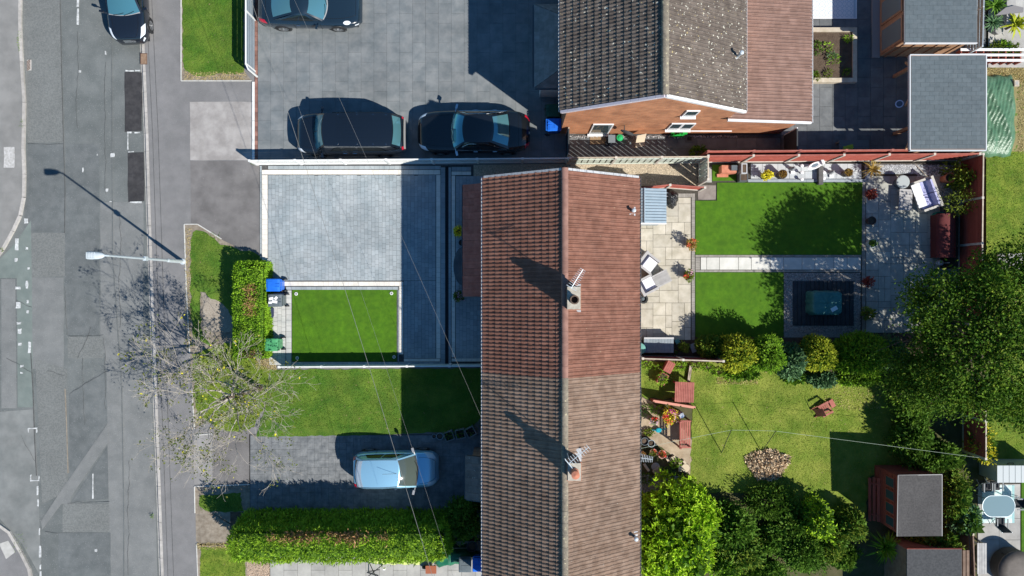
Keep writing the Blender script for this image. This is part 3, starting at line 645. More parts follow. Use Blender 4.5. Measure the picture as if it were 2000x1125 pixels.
def ridge_row(parent, a, b, m, r=.13, step=.45):
    a = Vector(a); b = Vector(b); n = max(1, round((b - a).length / step)); d = (b - a) / n; rz = math.atan2(d.y, d.x)
    key = ('ridge', m.name, round(d.length, 3))
    if key not in _tiles:
        P = []
        for x, k in ((0, 1.0), (.02, 1.0), (d.length - .035, 1.06), (d.length + .03, 1.06)):
            P.append([(x, r * k * math.cos(t), r * k * .8 * math.sin(t)) for t in np.linspace(0, PI, 9)])
        _tiles[key] = MB().grid(P, flip=True).mesh('ridge_' + m.name, m)
    for i in range(n): link('ridge_tile', _tiles[key], parent, a + d * i + Vector((0, 0, random.uniform(-.006, .006))), (0, 0, rz), world=True)
def gutter(parent, a, b, m, r=.05, name='gutter'):
    a = Vector(a); b = Vector(b); d = (b - a).normalized(); s = d.cross(Vector((0, 0, 1))); P = []
    for p in (a, b): P.append([p + s * (r * math.cos(t)) + Vector((0, 0, r * math.sin(t))) for t in np.linspace(PI, 2 * PI, 7)])
    bb = MB(); bb.grid([[tuple(q) for q in row] for row in P]); bb.grid([[tuple(q + Vector((0, 0, .012)) + s * 0) for q in (P[0][0], P[1][0])], [tuple(q) for q in (P[0][0], P[1][0])]])
    bb.tube([tuple(P[0][0]), tuple(P[1][0])], .010, 4); bb.tube([tuple(P[0][-1]), tuple(P[1][-1])], .010, 4)
    return bb.build(name, m, parent, world=True)
def vergestrip(parent, a, b, m, w=.09, t=.05, name='verge_strip', step=.34):
    a = Vector(a); b = Vector(b); n = max(1, round((b - a).length / step)); d = (b - a) / n
    rz = math.atan2(d.y, d.x); ry = -math.atan2(d.z, math.hypot(d.x, d.y))
    for i in range(n): piece(name, m, parent, a + d * (i + .5), (d.length - .012, w, t), rz=rz, ry=ry)
def vent_pipe(house, p, hgt=.45, lean=(0, 0), m=None):
    p = Vector(p); v = thing('none', 'x', 'x') if False else None
    f = MB().rbox((p.x, p.y, p.z + .02), (.30, .36, .03), ry=.55).build('vent_flashing', LEAD, house, world=True)
    MB().tube([p + Vector((0, 0, -.1)), p + Vector((0, 0, hgt))], .055, 10).build('vent_pipe', m or GALV, house, world=True)
    MB().lathe([(.085, 0), (.085, .07), (.04, .1)], 10, c=(p.x, p.y, p.z + hgt)).build('vent_cap', m or GALV, house, world=True)
def chimney(house, px, py, ztop, zbase, w, d, potm, pothole=True):
    c = W(px, py, ztop); st = MB()
    st.box(c.x - w / 2, c.y - d / 2, zbase, c.x + w / 2, c.y + d / 2, ztop - .16)
    stack = st.build('chimney', BRICKD, house, world=True)
    MB().box(c.x - w / 2 - .04, c.y - d / 2 - .04, ztop - .16, c.x + w / 2 + .04, c.y + d / 2 + .04, ztop - .08).build('corbel', BRICKD, stack, world=True)
    MB().box(c.x - w / 2 - .01, c.y - d / 2 - .01, ztop - .08, c.x + w / 2 + .01, c.y + d / 2 + .01, ztop).build('mortar_cap', M('chimney_mortar', (.36, .33, .27), (.47, .43, .36), s=9), stack, world=True)
    return c, stack
def aerial(name, label, p, ang, tilt, L, n, m, mast=.9):
    t = thing(name, label, 'aerial', p); d = Vector((math.cos(ang), math.sin(ang), tilt)); s = Vector((-math.sin(ang), math.cos(ang), 0))
    MB().tube([(0, 0, -mast), (0, 0, .05)], .018, 6).build('mast', GALV, t)
    MB().tube([tuple(d * -.1 * L), tuple(d * .95 * L)], .013, 5).build('boom', GALV, t)
    for i in range(n):
        c = d * (L * (.05 + .88 * i / (n - 1))); k = .17 - .06 * i / n
        MB().tube([tuple(c - s * k), tuple(c + s * k)], .008, 4).build('element', GALV, t)
    MB().rbox(tuple(d * -.1 * L), (.03, .42, .30), rz=ang, ry=0).build('reflector', M('aerial_mesh', (.6, .62, .65), rough=.5), t) if False else None
    for zz in (-.1, 0, .1): MB().tube([tuple(d * -.08 * L - s * .2 + Vector((0, 0, zz))), tuple(d * -.08 * L + s * .2 + Vector((0, 0, zz)))], .008, 4).build('reflector_rod', GALV, t)
    return t

ZE = 4.71; ZRG = 6.84                      # eaves and ridge of the semi-detached pair
XW, XE, XM = -1.137, 5.105, 1.984
YN, YP, YS = 4.486, -3.41, -13.4           # north verge, party line, south end
pitch = math.atan2(ZRG - ZE, XM - XW); SL = math.hypot(ZRG - ZE, XM - XW)
def semi(name, label, y0, y1, m, rm, cat='house'):
    h = thing(name, label, cat, ((XW + XE) / 2, (y0 + y1) / 2, 0))
    w = MB(); xi0, xi1 = XW + .32, XE - .32; ya, yb = y0 + (.08 if y0 < -10 else .0), y1 - (.10 if y1 > 4 else .0)
    zz = ZE + .32 * math.tan(pitch) - .12
    for yy in (ya, yb): pass
    prof = [(xi0, 0), (xi1, 0), (xi1, zz), (XM, ZRG - .14), (xi0, zz)]
    vs = [(x, yy, z) for yy in (ya, yb) for x, z in prof]
    w.add(vs, [(0, 1, 2, 3, 4), (9, 8, 7, 6, 5)] + [(i, 5 + i, 5 + (i + 1) % 5, (i + 1) % 5) for i in range(5)])
    w.build('wall', BRICKD, h, world=True)
    r = MB()                                # boarded roof deck under the tiles
    for sx, ex in ((-1, XW), (1, XE)):
        vs = [(ex, y0, ZE - .03), (ex, y1, ZE - .03), (XM, y1, ZRG - .03), (XM, y0, ZRG - .03), (ex, y0, ZE - .10), (ex, y1, ZE - .10), (XM, y1, ZRG - .10), (XM, y0, ZRG - .10)]
        fs = [(0, 1, 2, 3), (7, 6, 5, 4), (0, 4, 5, 1), (1, 5, 6, 2), (3, 2, 6, 7), (0, 3, 7, 4)]
        r.add(vs, fs if sx > 0 else [f[::-1] for f in fs])
    rf = r.build('roof', M('underlay', (.05, .045, .042)), h, world=True)
    vW = Vector((XW - XM, 0, ZE - ZRG)); vE = Vector((XE - XM, 0, ZE - ZRG))
    roof_tiles(rf, [((XW, y0, ZE), y1 - y0, vW, SL), ((XE, y1, ZE), y1 - y0, vE, SL)], m)
    ridge_row(rf, (XM, y0, ZRG + .0), (XM, y1, ZRG + .0), rm)
    gutter(h, (XW - .05, y0, ZE - .02), (XW - .05, y1, ZE - .02), UPVC); gutter(h, (XE + .05, y1, ZE - .02), (XE + .05, y0, ZE - .02), GUTG)
    MB().box(XW + .02, y0, ZE - .26, XW + .04, y1, ZE - .05).build('fascia', UPVC, h, world=True)
    MB().box(XE - .04, y0, ZE - .26, XE - .02, y1, ZE - .05).build('fascia', UPVC, h, world=True)
    # front and rear windows, seen from the side only
    L = y1 - y0
    for xx, sg in ((xi0, -1), (xi1, 1)):
        for yc in (y0 + L * .28, y0 + L * .72):
            for zc in (1.5, 3.6):
                if zc < 2 and sg < 0: continue
                wf = MB().box(min(xx, xx + sg * .05), yc - .7, zc - .55, max(xx, xx + sg * .05), yc + .7, zc + .55).build('window', UPVC, h, world=True)
                for k in (-1, 1): MB().box(min(xx + sg * .05, xx + sg * .054), yc + k * .33 - .29, zc - .46, max(xx + sg * .05, xx + sg * .054), yc + k * .33 + .29, zc + .46).build('pane', GLASSC, wf, world=True)
    return h, rf
hB, rB = semi('semi_detached_house', 'house with red tiled pitched roof and dark chimney pot, upper half of the joined pair', YP, YN, TILEB, RIDGE)
hC, rC = semi('semi_detached_house', 'house with weathered brown tiled roof and terracotta chimney pot, lower half of the joined pair', YS, YP, TILEC, RIDGEA)
for ex, m in ((XW, LEADB), (XE, LEAD)): vergestrip(hB, (ex, YN - .01, ZE + .05), (XM, YN - .01, ZRG + .05), LEAD)
# chimneys
cB_, sB = chimney(hB, 1121, 582, 7.75, 5.9, .46, .80, None)
MB().box(cB_.x - .42, cB_.y - .55, 6.42, cB_.x + .36, cB_.y + .52, 6.56).build('chimney_flashing', LEAD, sB, world=True)
MB().rbox((cB_.x - .42, cB_.y - .02, 6.66), (.5, .74, .03), ry=-pitch).build('chimney_apron', LEADB, sB, world=True)
MB().lathe([(.17, 0), (.17, .05), (.14, .08), (.14, .28), (.165, .30), (.165, .34), (.12, .34), (.12, .1)], 16, c=(cB_.x, cB_.y - .06, 7.75)).build('pot', M('dark_pot', (.09, .06, .045), (.15, .1, .07), s=9), sB, world=True)
aerial('television_aerial', 'thin silver aerial on the chimney of the red tiled house', (cB_.x - .12, cB_.y + .42, 8.5), math.radians(58), .05, .75, 10, GALV, 1.3)
cC_, sC = chimney(hC, 1122, 922, 7.75, 5.9, .46, .62, None)
MB().box(cC_.x - .40, cC_.y - .4, 6.45, cC_.x + .36, cC_.y + .62, 6.57).build('chimney_flashing', LEAD, sC, world=True)
MB().lathe([(.16, 0), (.16, .06), (.125, .1), (.125, .42), (.15, .44), (.15, .50), (.02, .55)], 16, c=(cC_.x, cC_.y, 7.75)).build('pot', TERRA, sC, world=True)
aerial('television_aerial', 'bright comb like aerial on the chimney of the brown tiled house', (cC_.x - .22, cC_.y + .55, 8.6), math.radians(40), .05, .9, 9, GALV, 1.4)
aerial('television_aerial', 'small white aerial on the rear eave of the brown tiled house above the log offcuts', W(1250, 894, 4.3), math.radians(-8), 0, .55, 8, GALV, .5)
def zroof(x): return ZRG - abs(x - XM) * math.tan(pitch)
for hh, (px, py) in ((hB, (1236, 412)), (hC, (1241, 1050))):
    p = W(px, py, 5.05); p.z = zroof(p.x); vent_pipe(hh, p, .38)
# porches in front
def leanto(house, px0, py0, px1, py1, zlo, zhi, m, name='porch', wallm=BRICKD, label=None):
    a = W(px0, py0, zlo); c = W(px0, py1, zlo); x1 = XW + .32
    p = MB(); p.box(a.x + .22, c.y + .15, 0, x1, a.y - .15, zlo - .02); po = p.build(name, wallm, house, world=True, label=label)
    ln = a.y - c.y; v = Vector((a.x - x1, 0, zlo - zhi)); d = MB()
    vs = [(a.x, c.y, zlo - .03), (a.x, a.y, zlo - .03), (x1, a.y, zhi - .03), (x1, c.y, zhi - .03), (a.x, c.y, zlo - .1), (a.x, a.y, zlo - .1), (x1, a.y, zhi - .1), (x1, c.y, zhi - .1)]
    d.add(vs, [(3, 2, 1, 0), (4, 5, 6, 7), (1, 5, 4, 0), (2, 6, 5, 1), (7, 6, 2, 3), (4, 7, 3, 0)]); d.build('porch_deck', M('underlay', (.05, .045, .042)), po, world=True)
    roof_tiles(po, [((a.x, c.y, zlo), ln, v, v.length)], m, w=.30, gauge=.30, rolls=1, rh=.02, lip=.018)
    gutter(po, (a.x - .04, c.y, zlo - .03), (a.x - .04, a.y, zlo - .03), GUTG); gutter(po, (a.x, c.y - .02, zlo - .03), (x1, c.y - .02, zhi - .05), GUTG, r=.03, name='verge_trim')
    return po
leanto(hB, 906, 361, 945, 579, 2.45, 3.3, PORCHT, label='shaded dark red tiled porch roof')
leanto(hC, 911, 889, 946, 975, 2.4, 3.0, M('brown_porch_tile', (.17, .135, .12), (.22, .18, .16), s=4, rough=.85, rnd=.12, isl=.12, speck=[(9, .68, (.4, .39, .36))]), label='dark grey porch roof')

# ------------------------------------------------------------------ house A
AXW, AXE, AXM = 1.984, 9.40, 5.66; AY0, AY1 = 7.12, 16.0; AZE, AZR = 4.71, 7.33
hA = thing('brick_house', 'orange brick house with lichen spotted dark roof and pinkish rear extension roof', 'house', (5.6, 11, 0))
zw = AZE + .3 * (AZR - AZE) / (AXM - AXW) - .12
prof = [(AXW + .25, 0), (AXE - .25, 0), (AXE - .25, zw), (AXM, AZR - .14), (AXW + .25, zw)]
MB().add([(x, y, z) for y in (AY0 + .05, AY1) for x, z in prof], [(0, 1, 2, 3, 4), (9, 8, 7, 6, 5)] + [(i, 5 + i, 5 + (i + 1) % 5, (i + 1) % 5) for i in range(5)]).build('wall', BRICK, hA, world=True)
r = MB()
for ex, sg in ((AXW, -1), (AXE, 1)):
    vs = [(ex, AY0, AZE - .03), (ex, AY1, AZE - .03), (AXM, AY1, AZR - .03), (AXM, AY0, AZR - .03), (ex, AY0, AZE - .10), (ex, AY1, AZE - .10), (AXM, AY1, AZR - .10), (AXM, AY0, AZR - .10)]
    fs = [(0, 1, 2, 3), (7, 6, 5, 4), (0, 4, 5, 1), (1, 5, 6, 2), (3, 2, 6, 7), (0, 3, 7, 4)]; r.add(vs, fs if sg > 0 else [f[::-1] for f in fs])
rA = r.build('roof', M('underlay', (.05, .045, .042)), hA, world=True)
vW = Vector((AXW - AXM, 0, AZE - AZR)); vE = Vector((AXE - AXM, 0, AZE - AZR))
roof_tiles(rA, [((AXW, AY0, AZE), AY1 - AY0, vW, vW.length), ((AXE, AY1, AZE), AY1 - AY0, vE, vE.length)], TILEA, rh=.03, lip=.04)
ridge_row(rA, (AXM, AY0, AZR), (AXM, AY1, AZR), RIDGEA, r=.14)
TRIM = M('mauve_white_trim', (.62, .56, .60), rough=.5)
vergestrip(hA, (AXW, AY0 - .02, AZE + .0), (AXM, AY0 - .02, AZR + .0), TRIM, w=.10, t=.16); vergestrip(hA, (AXM, AY0 - .02, AZR), (AXE, AY0 - .02, AZE), UPVC, w=.10, t=.16)
gutter(hA, (AXW - .05, AY0, AZE - .02), (AXW - .05, AY1, AZE - .02), UPVC); gutter(hA, (AXE + .05, AY1, AZE - .02), (AXE + .05, AY0, AZE - .02), UPVC, r=.045)
# extension
EX1 = 12.77; EZ1, EZ0 = 2.9, 3.45
ext = MB().add([(x, y, z) for y in (AY0 + .06, AY1) for x, z in ((AXE - .3, 0), (EX1 - .35, 0), (EX1 - .35, EZ1 - .06), (AXE - .3, EZ0 + .02))], [(0, 1, 2, 3), (7, 6, 5, 4)] + [(i, 4 + i, 4 + (i + 1) % 4, (i + 1) % 4) for i in range(4)]).build('extension', BRICK, hA, world=True, label='orange brick rear extension under a pinkish tiled lean-to roof')
d = MB(); vs = [(EX1, AY0 - .05, EZ1 - .03), (EX1, AY1, EZ1 - .03), (AXE - .35, AY1, EZ0 - .03), (AXE - .35, AY0 - .05, EZ0 - .03)]
d.add(vs + [(a, b_, c - .07) for a, b_, c in vs], [(0, 1, 2, 3), (7, 6, 5, 4), (0, 4, 5, 1), (1, 5, 6, 2), (3, 2, 6, 7), (0, 3, 7, 4)]); d.build('extension_deck', M('underlay', (.05, .045, .042)), ext, world=True)
v = Vector((EX1 - AXE + .35, 0, EZ1 - EZ0)); roof_tiles(ext, [((EX1, AY1, EZ1), AY1 - AY0 + .05, v, v.length)], TILEX, gauge=.34, rolls=2, lip=.010, rh=.036)
vergestrip(ext, (AXE - .35, AY0 - .07, EZ0), (EX1, AY0 - .07, EZ1), UPVC, w=.09, t=.12, step=1.2); gutter(ext, (EX1 + .05, AY1, EZ1 - .03), (EX1 + .05, AY0 - .05, EZ1 - .03), UPVC, r=.05)
p = W(1443, 108, 5.2); p.z = AZR - (p.x - AXM) * (AZR - AZE) / (AXE - AXM); vent_pipe(hA, p, .55)
# gable windows and door
yw = AY0 + .05
def gwin(x0, x1, z0, z1, panes, nm='window'):
    f = MB(); f.box(x0, yw - .05, z0, x1, yw + .01, z1); o = f.build(nm, UPVC, hA, world=True)
    n = panes; w = (x1 - x0) / n
    for i in range(n): MB().box(x0 + w * i + .06, yw - .054, z0 + .07, x0 + w * (i + 1) - .06, yw - .05, z1 - .07).build('pane', GLASSC, o, world=True)
    MB().box(x0 - .05, yw - .14, z0 - .05, x1 + .05, yw - .0, z0 - .003).build('sill', UPVC, o, world=True)
gwin(3.55, 4.45, .12, 2.2, 1, 'side_door'); gwin(6.95, 8.0, 1.1, 2.35, 2); gwin(7.05, 7.6, 3.75, 4.75, 1)
MB().tube([(8.1, yw - .06, .95), (9.95, yw - .06, .93)], .03, 6).build('waste_pipe', UPVC, hA, world=True)
# satellite dish on the gable
t = thing('satellite_dish', 'dark grey satellite dish on a wall arm beside the white side door', 'satellite dish', (4.95, yw, 1.9))
MB().tube([(0, 0, 0), (.0, -.28, -.02), (.08, -.32, .1)], .022, 6).build('bracket', DKMET, t)
Pd = [[(r_ * math.cos(a) * .30 + .1, -.42 + r_ * r_ * .06 - r_ * math.cos(a) * .12, .15 + r_ * math.sin(a) * .33) for a in np.linspace(0, 2 * PI, 15)] for r_ in (0.02, .5, 1.0)]
MB().grid(Pd).build('dish', M('dish_grey', (.12, .125, .13), rough=.5), t, smooth=True)
MB().tube([(.1, -.42, -.15), (.25, -.80, .02)], .012, 5).build('feed_arm', DKMET, t); MB().rbox((.25, -.80, .04), (.06, .09, .06)).build('receiver', GREYP, t)
# porch A, hipped
pa0 = W(1044, 9, 2.5); pa1 = W(1096, 171, 2.5); x0, x1 = pa0.x, AXW + .25; yA, yB = pa1.y, pa0.y
po = MB().box(x0 + .3, yA + .2, 0, x1, yB - .2, 2.5).build('porch', WHITE, hA, world=True, label='porch with dark grey hipped roof')
zt = 3.15; hip = .75
MB().add([(x0, yA, 2.47), (x0, yB, 2.47), (x1, yB, 2.47), (x1, yA, 2.47), (x1, yA + hip, zt - .03), (x1, yB - hip, zt - .03)], [(0, 4, 5, 1), (1, 5, 2), (0, 3, 4), (0, 1, 2, 3)]).build('porch_deck', M('underlay', (.05, .045, .042)), po, world=True)
# tiles cut to the hips: small flat tiles per face
def hip_face(A, B, C, D):
    """A,B eave; C,D top (B side, A side)"""
    A, B, C, D = map(Vector, (A, B, C, D)); n = 6
    for j in range(n):
        l0, r0 = A.lerp(D, j / n), B.lerp(C, j / n); l1, r1 = A.lerp(D, (j + 1) / n), B.lerp(C, (j + 1) / n); k = max(1, round((r0 - l0).length / .3))
        nn = (B - A).cross(D - A).normalized()
        if nn.z < 0: nn = -nn
        for i in range(k):
            q = [l0.lerp(r0, i / k), l0.lerp(r0, (i + 1) / k), l1.lerp(r1, (i + 1) / k), l1.lerp(r1, i / k)]; lift = (.03, .03, .008, .008)
            top = [p_ + nn * (f + .0) for p_, f in zip(q, lift)]; MB().add(top + [p_ + nn * .002 for p_ in q], [(0, 1, 2, 3), (0, 4, 5, 1)]).build('tile', DKTILE, po, world=True)
hip_face((x0, yA, 2.5), (x0, yB, 2.5), (x1, yB - hip, zt), (x1, yA + hip, zt)); hip_face((x1, yA, 2.5), (x0, yA, 2.5), (x1, yA + hip, zt), (x1, yA + hip, zt)); hip_face((x0, yB, 2.5), (x1, yB, 2.5), (x1, yB - hip, zt), (x1, yB - hip, zt))
gutter(po, (x0 - .04, yA, 2.46), (x0 - .04, yB, 2.46), GUTG); gutter(po, (x1, yA - .04, 2.46), (x0, yA - .04, 2.46), GUTG)

# ================================================================== fences
def fence(label, pts, h, m, board='h', post=CONC, name='garden_fence', spacing=1.97, pw=.10, capm=None, nb=None, gravelb=True, side=0, boardw=.15, gap=0.0, postx=.03, toprail=True, group=None):
    """pts: ground pixels of the fence line"""
    P = [Vector((*G(*p), 0)) for p in pts]; t = thing(name, label, 'fence', P[0], group=group)
    for si, (a, b) in enumerate(zip(P[:-1], P[1:])):
        d = b - a; n = max(1, round(d.length / spacing)); rz = math.atan2(d.y, d.x); un = d.normalized(); nr = Vector((-un.y, un.x, 0))
        for i in range(n + 1):
            if i == 0 and si > 0: continue
            q = a + d * (i / n); piece('post', post, t, (q.x, q.y, (h + postx) / 2), (pw, pw, h + postx), rz=rz)
        for i in range(n):
            p0 = a + d * (i / n) + un * (pw / 2); p1 = a + d * ((i + 1) / n) - un * (pw / 2); L = (p1 - p0).length; c = (p0 + p1) / 2; z0 = .15 if gravelb else .03
            if gravelb: piece('gravel_board', post, t, (c.x, c.y, .08), (L, .045, .15), rz=rz)
            if board == 'h':
                k = nb or max(1, round((h - z0) / boardw)); bh = (h - z0) / k
                for j in range(k):
                    o = nr * (side * .006); piece('board', m, t, (c.x + o.x, c.y + o.y, z0 + bh * (j + .5)), (L, .018, bh * (1 - gap) + (.012 if gap == 0 else 0)), rz=rz, rx=.14 * (side or 1) if gap == 0 else 0)
            else:
                k = max(1, round(L / boardw)); bw = L / k
                for j in range(k):
                    q = p0 + un * (bw * (j + .5)) + nr * (.014 * (1 if j % 2 else -1) if gap < 0 else 0); piece('board', m, t, (q.x, q.y, (z0 + h) / 2), (bw * (1 - abs(gap)) - .004, .018, h - z0), rz=rz)
                for zz in (.35, h - .25):
                    q = c - nr * .03; piece('rail', m, t, (q.x, q.y, zz), (L, .03, .07), rz=rz)
            if toprail: piece('top_rail', capm or m, t, (c.x, c.y, h + .015), (L, .055, .03), rz=rz)
    return t
fence('low white fence between the slate forecourt and the block drive', [(503, 321.5), (1106, 317)], 1.12, WHITE, 'h', post=WHITE, nb=5, gravelb=True, side=1, name='garden_fence')
fence('low white topped fence between the block drive and the front grass lawn', [(556, 713), (962, 711)], .88, PALEG, 'h', post=WHITE, nb=5, capm=WHITE, gravelb=False)
fence('pale green slatted fence along the tan gravel passage beside the brick house', [(1108, 321), (1364, 319), (1364, 361)], 1.78, PALEG, 'v', gap=-.12, capm=WOODW, boardw=.14)
fence('long red lapped fence with concrete posts behind the pot terrace', [(1364, 317.5), (1868, 313.5)], 1.80, REDW, 'h', side=1, capm=REDP)
fence('taller red fence standing just behind the long lapped fence', [(1362, 310.5), (1872, 307)], 2.0, REDW, 'h', side=1, post=REDP, gravelb=False, capm=REDP)
fence('shaded red fence with concrete posts at the far right of the patio garden', [(1874, 314), (1873, 395), (1872, 480), (1872, 562), (1872, 700)], 1.80, REDW, 'h', side=-1, capm=WOODW)
fence('short red fence in front of the blue grey metal shed', [(1240, 373), (1300, 367), (1366, 372)], 1.05, REDW, 'h', side=1, capm=REDP, spacing=1.6)
fence('red fence below the grey storage box between the two rear gardens', [(1244, 694), (1394, 699)], 1.65, REDW, 'h', side=-1, capm=WOODW)
fence('red fence half hidden by leaves behind the felt roofed red shed', [(1880, 735), (1880, 810), (1880, 880)], 1.75, REDW, 'h', side=-1, capm=WOODW)
fence('dark wooden fence beside the grey plank bench at the lower right', [(1856, 1020), (1862, 1180)], 1.75, M('brown_wood', (.16, .10, .07), (.22, .15, .11), s=4, rnd=.15), 'v', post=WOODW)
fence('grey panel fence along the top grass verge and slate forecourt', [(498.5, -60), (498.5, 140), (503, 150)], 1.25, GREYF, 'h', post=WHITE, nb=5, side=-1, gravelb=False, capm=UPVC, pw=.07)
fence('thin grey and white boundary rail along the edge of the dark patio and neighbour plants', [(1888, -40), (1884, 108)], 1.35, GREYF, 'h', post=GALV, nb=6, gravelb=False, gap=.25, pw=.06)
fence('dark wall like panel closing the side passage at the extension corner', [(1532, 312), (1532, 264)], 1.6, M('dark_panel', (.045, .05, .055)), 'h', post=UPVC, gravelb=False, pw=.05, nb=8)
fence('dark panel gate between the porch bins and the side passage', [(1106, 312), (1106, 264)], 1.6, M('dark_panel', (.045, .05, .055)), 'h', post=WOODW, gravelb=False, pw=.06, nb=8)

# ================================================================== sheds and garden buildings
def shingle_roof(parent, x0, y0, x1, y1, z0, z1, m, step=.2, sl=.33):
    """low roof rising to the east, of felt shingles"""
    v = Vector((x1 - x0, 0, z1 - z0)); L = v.length; n = max(1, round((y1 - y0) / step)); k = max(1, round(L / sl)); todo = []
    for j in range(n):
        for i in range(k + 1):
            a = (i - (.5 if j % 2 else 0)) / k; b_ = a + 1 / k; a = max(a, 0); b_ = min(b_, 1)
            if b_ - a < .01: continue
            todo.append((x0 + (x1 - x0) * a, y0 + (y1 - y0) * j / n, x0 + (x1 - x0) * b_, y0 + (y1 - y0) * (j + 1) / n))
    near, far = split300(todo, lambda q: math.hypot(q[0], q[1]), 300); ry = -math.atan2(z1 - z0, x1 - x0)
    def zz(x): return z0 + (z1 - z0) * (x - x0) / (x1 - x0)
    for q in near:
        c = ((q[0] + q[2]) / 2, (q[1] + q[3]) / 2); piece('shingle', m, parent, (c[0], c[1], zz(c[0]) + .01 + random.uniform(0, .003)), (q[2] - q[0] - .006, q[3] - q[1] - .005, .010), ry=ry)
    if far:
        b = MB()
        for q in far:
            c = ((q[0] + q[2]) / 2, (q[1] + q[3]) / 2); b.rbox((c[0], c[1], zz(c[0]) + .01 + random.uniform(0, .003)), (q[2] - q[0] - .006, q[3] - q[1] - .005, .010), ry=ry)
        b.build('shingle_field', m, parent, world=True, kind='stuff')
# cedar garden room at the top
a = W(1766, -60, 2.5); c = W(1908, 84, 2.5)
t = thing('garden_room', 'cedar clad garden room with tall framed windows and grey shingle roof at the top edge', 'garden room', ((a.x + c.x) / 2, (a.y + c.y) / 2, 0))
x0, x1, y0, y1 = a.x, c.x, c.y, a.y
MB().box(x0 + .10, y0 + .14, .1, x1 - .12, y1, 2.44).build('wall', CEDAR, t, world=True)
rf = MB().box(x0, y0, 2.44, x1, y1, 2.52).build('roof', GUTG, t, world=True); shingle_roof(rf, x0 + .03, y0 + .03, x1 - .03, y1, 2.515, 2.53, FELT)
MB().box(x0 + .02, y0 - .03, 2.40, x1, y0 + .0, 2.55).build('fascia', UPVC, t, world=True)
for yy0 in (8.9 + k * 1.28 for k in range(5)):
    if yy0 + y0 - 8.9 + 1.15 > y1: break
    q = y0 + .22 + (yy0 - 8.9); wf = MB().box(x0 + .06, q, .25, x0 + .10, q + 1.12, 2.2).build('window', CEDAR, t, world=True)
    MB().box(x0 + .05, q + .1, .38, x0 + .06, q + 1.02, 2.08).build('pane', M('pale_glass', (.20, .24, .24), rough=.08, spec=.8), wf, world=True)
MB().box(x0 - .25, y0 + .1, .0, x0 + .1, y1, .1).build('plinth', M('grey_timber', (.3, .29, .28)), t, world=True)
for k in range(6): MB().box(x0 + .3 + k * .5, y0 + .10, .1, x0 + .36 + k * .5, y0 + .14, 2.4).build('cladding_batten', CEDAR, t, world=True)
# open pergola shelter
a = W(1777, 107, 2.6); c = W(1926, 294, 2.6)
t = thing('open_shelter', 'open timber shelter with square grey shingle roof and white edge beside the tarpaulin', 'shelter', ((a.x + c.x) / 2, (a.y + c.y) / 2, 0))
x0, x1, y0, y1 = a.x, c.x, c.y, a.y
rf = MB().box(x0, y0, 2.5, x1, y1, 2.59).build('roof', CEDAR, t, world=True); shingle_roof(rf, x0 + .06, y0 + .06, x1 - .05, y1 - .05, 2.59, 2.62, FELT, .19, .40)
for q in ((x0, y0 - .02, x1, y0 + .03), (x0, y1 - .03, x1, y1 + .02), (x0 - .02, y0 + .03, x0 + .03, y1 - .03), (x1 - .03, y0 + .03, x1 + .02, y1 - .03)): MB().box(q[0], q[1], 2.47, q[2], q[3], 2.63).build('edge_trim', M('pale_trim', (.55, .57, .58), rough=.5), t, world=True)
for px_, py_ in ((1750, 138), (1750, 250), (1752, 300), (1890, 138), (1890, 300)):
    b0 = Vector((*G(px_ - 4, py_ + 12), 0)); b0.y = max(min(b0.y, y1 - .12), y0 + .12); b0.x = max(min(b0.x, x1 - .15), x0 + .12)
    MB().box(b0.x - .07, b0.y - .07, 0, b0.x + .07, b0.y + .07, 2.5).build('post', CEDAR, t, world=True)
for sy in (y0 + .15, (y0 + y1) / 2, y1 - .15): MB().tube([(x0 + .12, sy, 2.0), (x0 + .12, sy + (.35 if sy < y1 - .5 else -.35), 2.46)], .05, 4).build('brace', CEDAR, t, world=True)
t2 = thing('wall_clock', 'small round white and blue dial hung on the shelter post', 'clock', (x0 - .12, (y0 + y1) / 2 + .1, 1.95))
MB().lathe([(.17, 0), (.17, .03), (.13, .035)], 18).build('rim', M('pale_blue', (.45, .55, .75)), t2); MB().lathe([(.125, .03), (.125, .045)], 16).build('face', M('dial_dark', (.06, .1, .16)), t2)
t2.rotation_euler = (0, -.5, 0)
# blue grey metal shed behind the semi
a = W(1228, 368, 2.0); c = W(1302, 436, 2.0)
t = thing('metal_shed', 'blue grey ribbed metal shed against the red tiled house', 'shed', (c.x - .7, (a.y + c.y) / 2, 0))
x0, x1, y0, y1 = a.x, c.x - .0, c.y, a.y; xm = W(1258.5, 400, 2.15).x
MB().box(x0 + .05, y0 + .06, 0, x1 - .06, y1 - .06, 1.95).build('wall', STEELB, t, world=True)
MB().box(x0, y0 - .04, 1.86, x1, y0 + .04, 1.97).build('fascia', UPVC, t, world=True)
MB().add([(x0, y0 + .06, 1.95), (xm, y0 + .06, 2.15), (x1, y0 + .06, 1.95), (x0, y1 - .06, 1.95), (xm, y1 - .06, 2.15), (x1, y1 - .06, 1.95)], [(0, 2, 1), (3, 4, 5), (0, 1, 4, 3), (1, 2, 5, 4)]).build('gable', STEELB, t, world=True)
n = 12
for k in range(n):
    ya, yb = y0 + (y1 - y0) * k / n, y0 + (y1 - y0) * (k + 1) / n
    for xa, za, xb, zb, m in ((x0, 1.97, xm, 2.17, STEELB), (xm, 2.17, x1, 1.97, STEELB)):
        MB().add([(xa, ya + .008, za), (xb, ya + .008, zb), (xb, yb - .03, zb), (xa, yb - .03, za), (xa, yb - .018, za + .03), (xb, yb - .018, zb + .03), (xb, yb, zb), (xa, yb, za)], [(0, 1, 2, 3), (3, 2, 5, 4), (4, 5, 6, 7)]).build('roof_sheet', m, t, world=True)
MB().tube([(xm, y0, 2.19), (xm, y1, 2.19)], .035, 6).build('ridge_cap', STEELB, t, world=True)
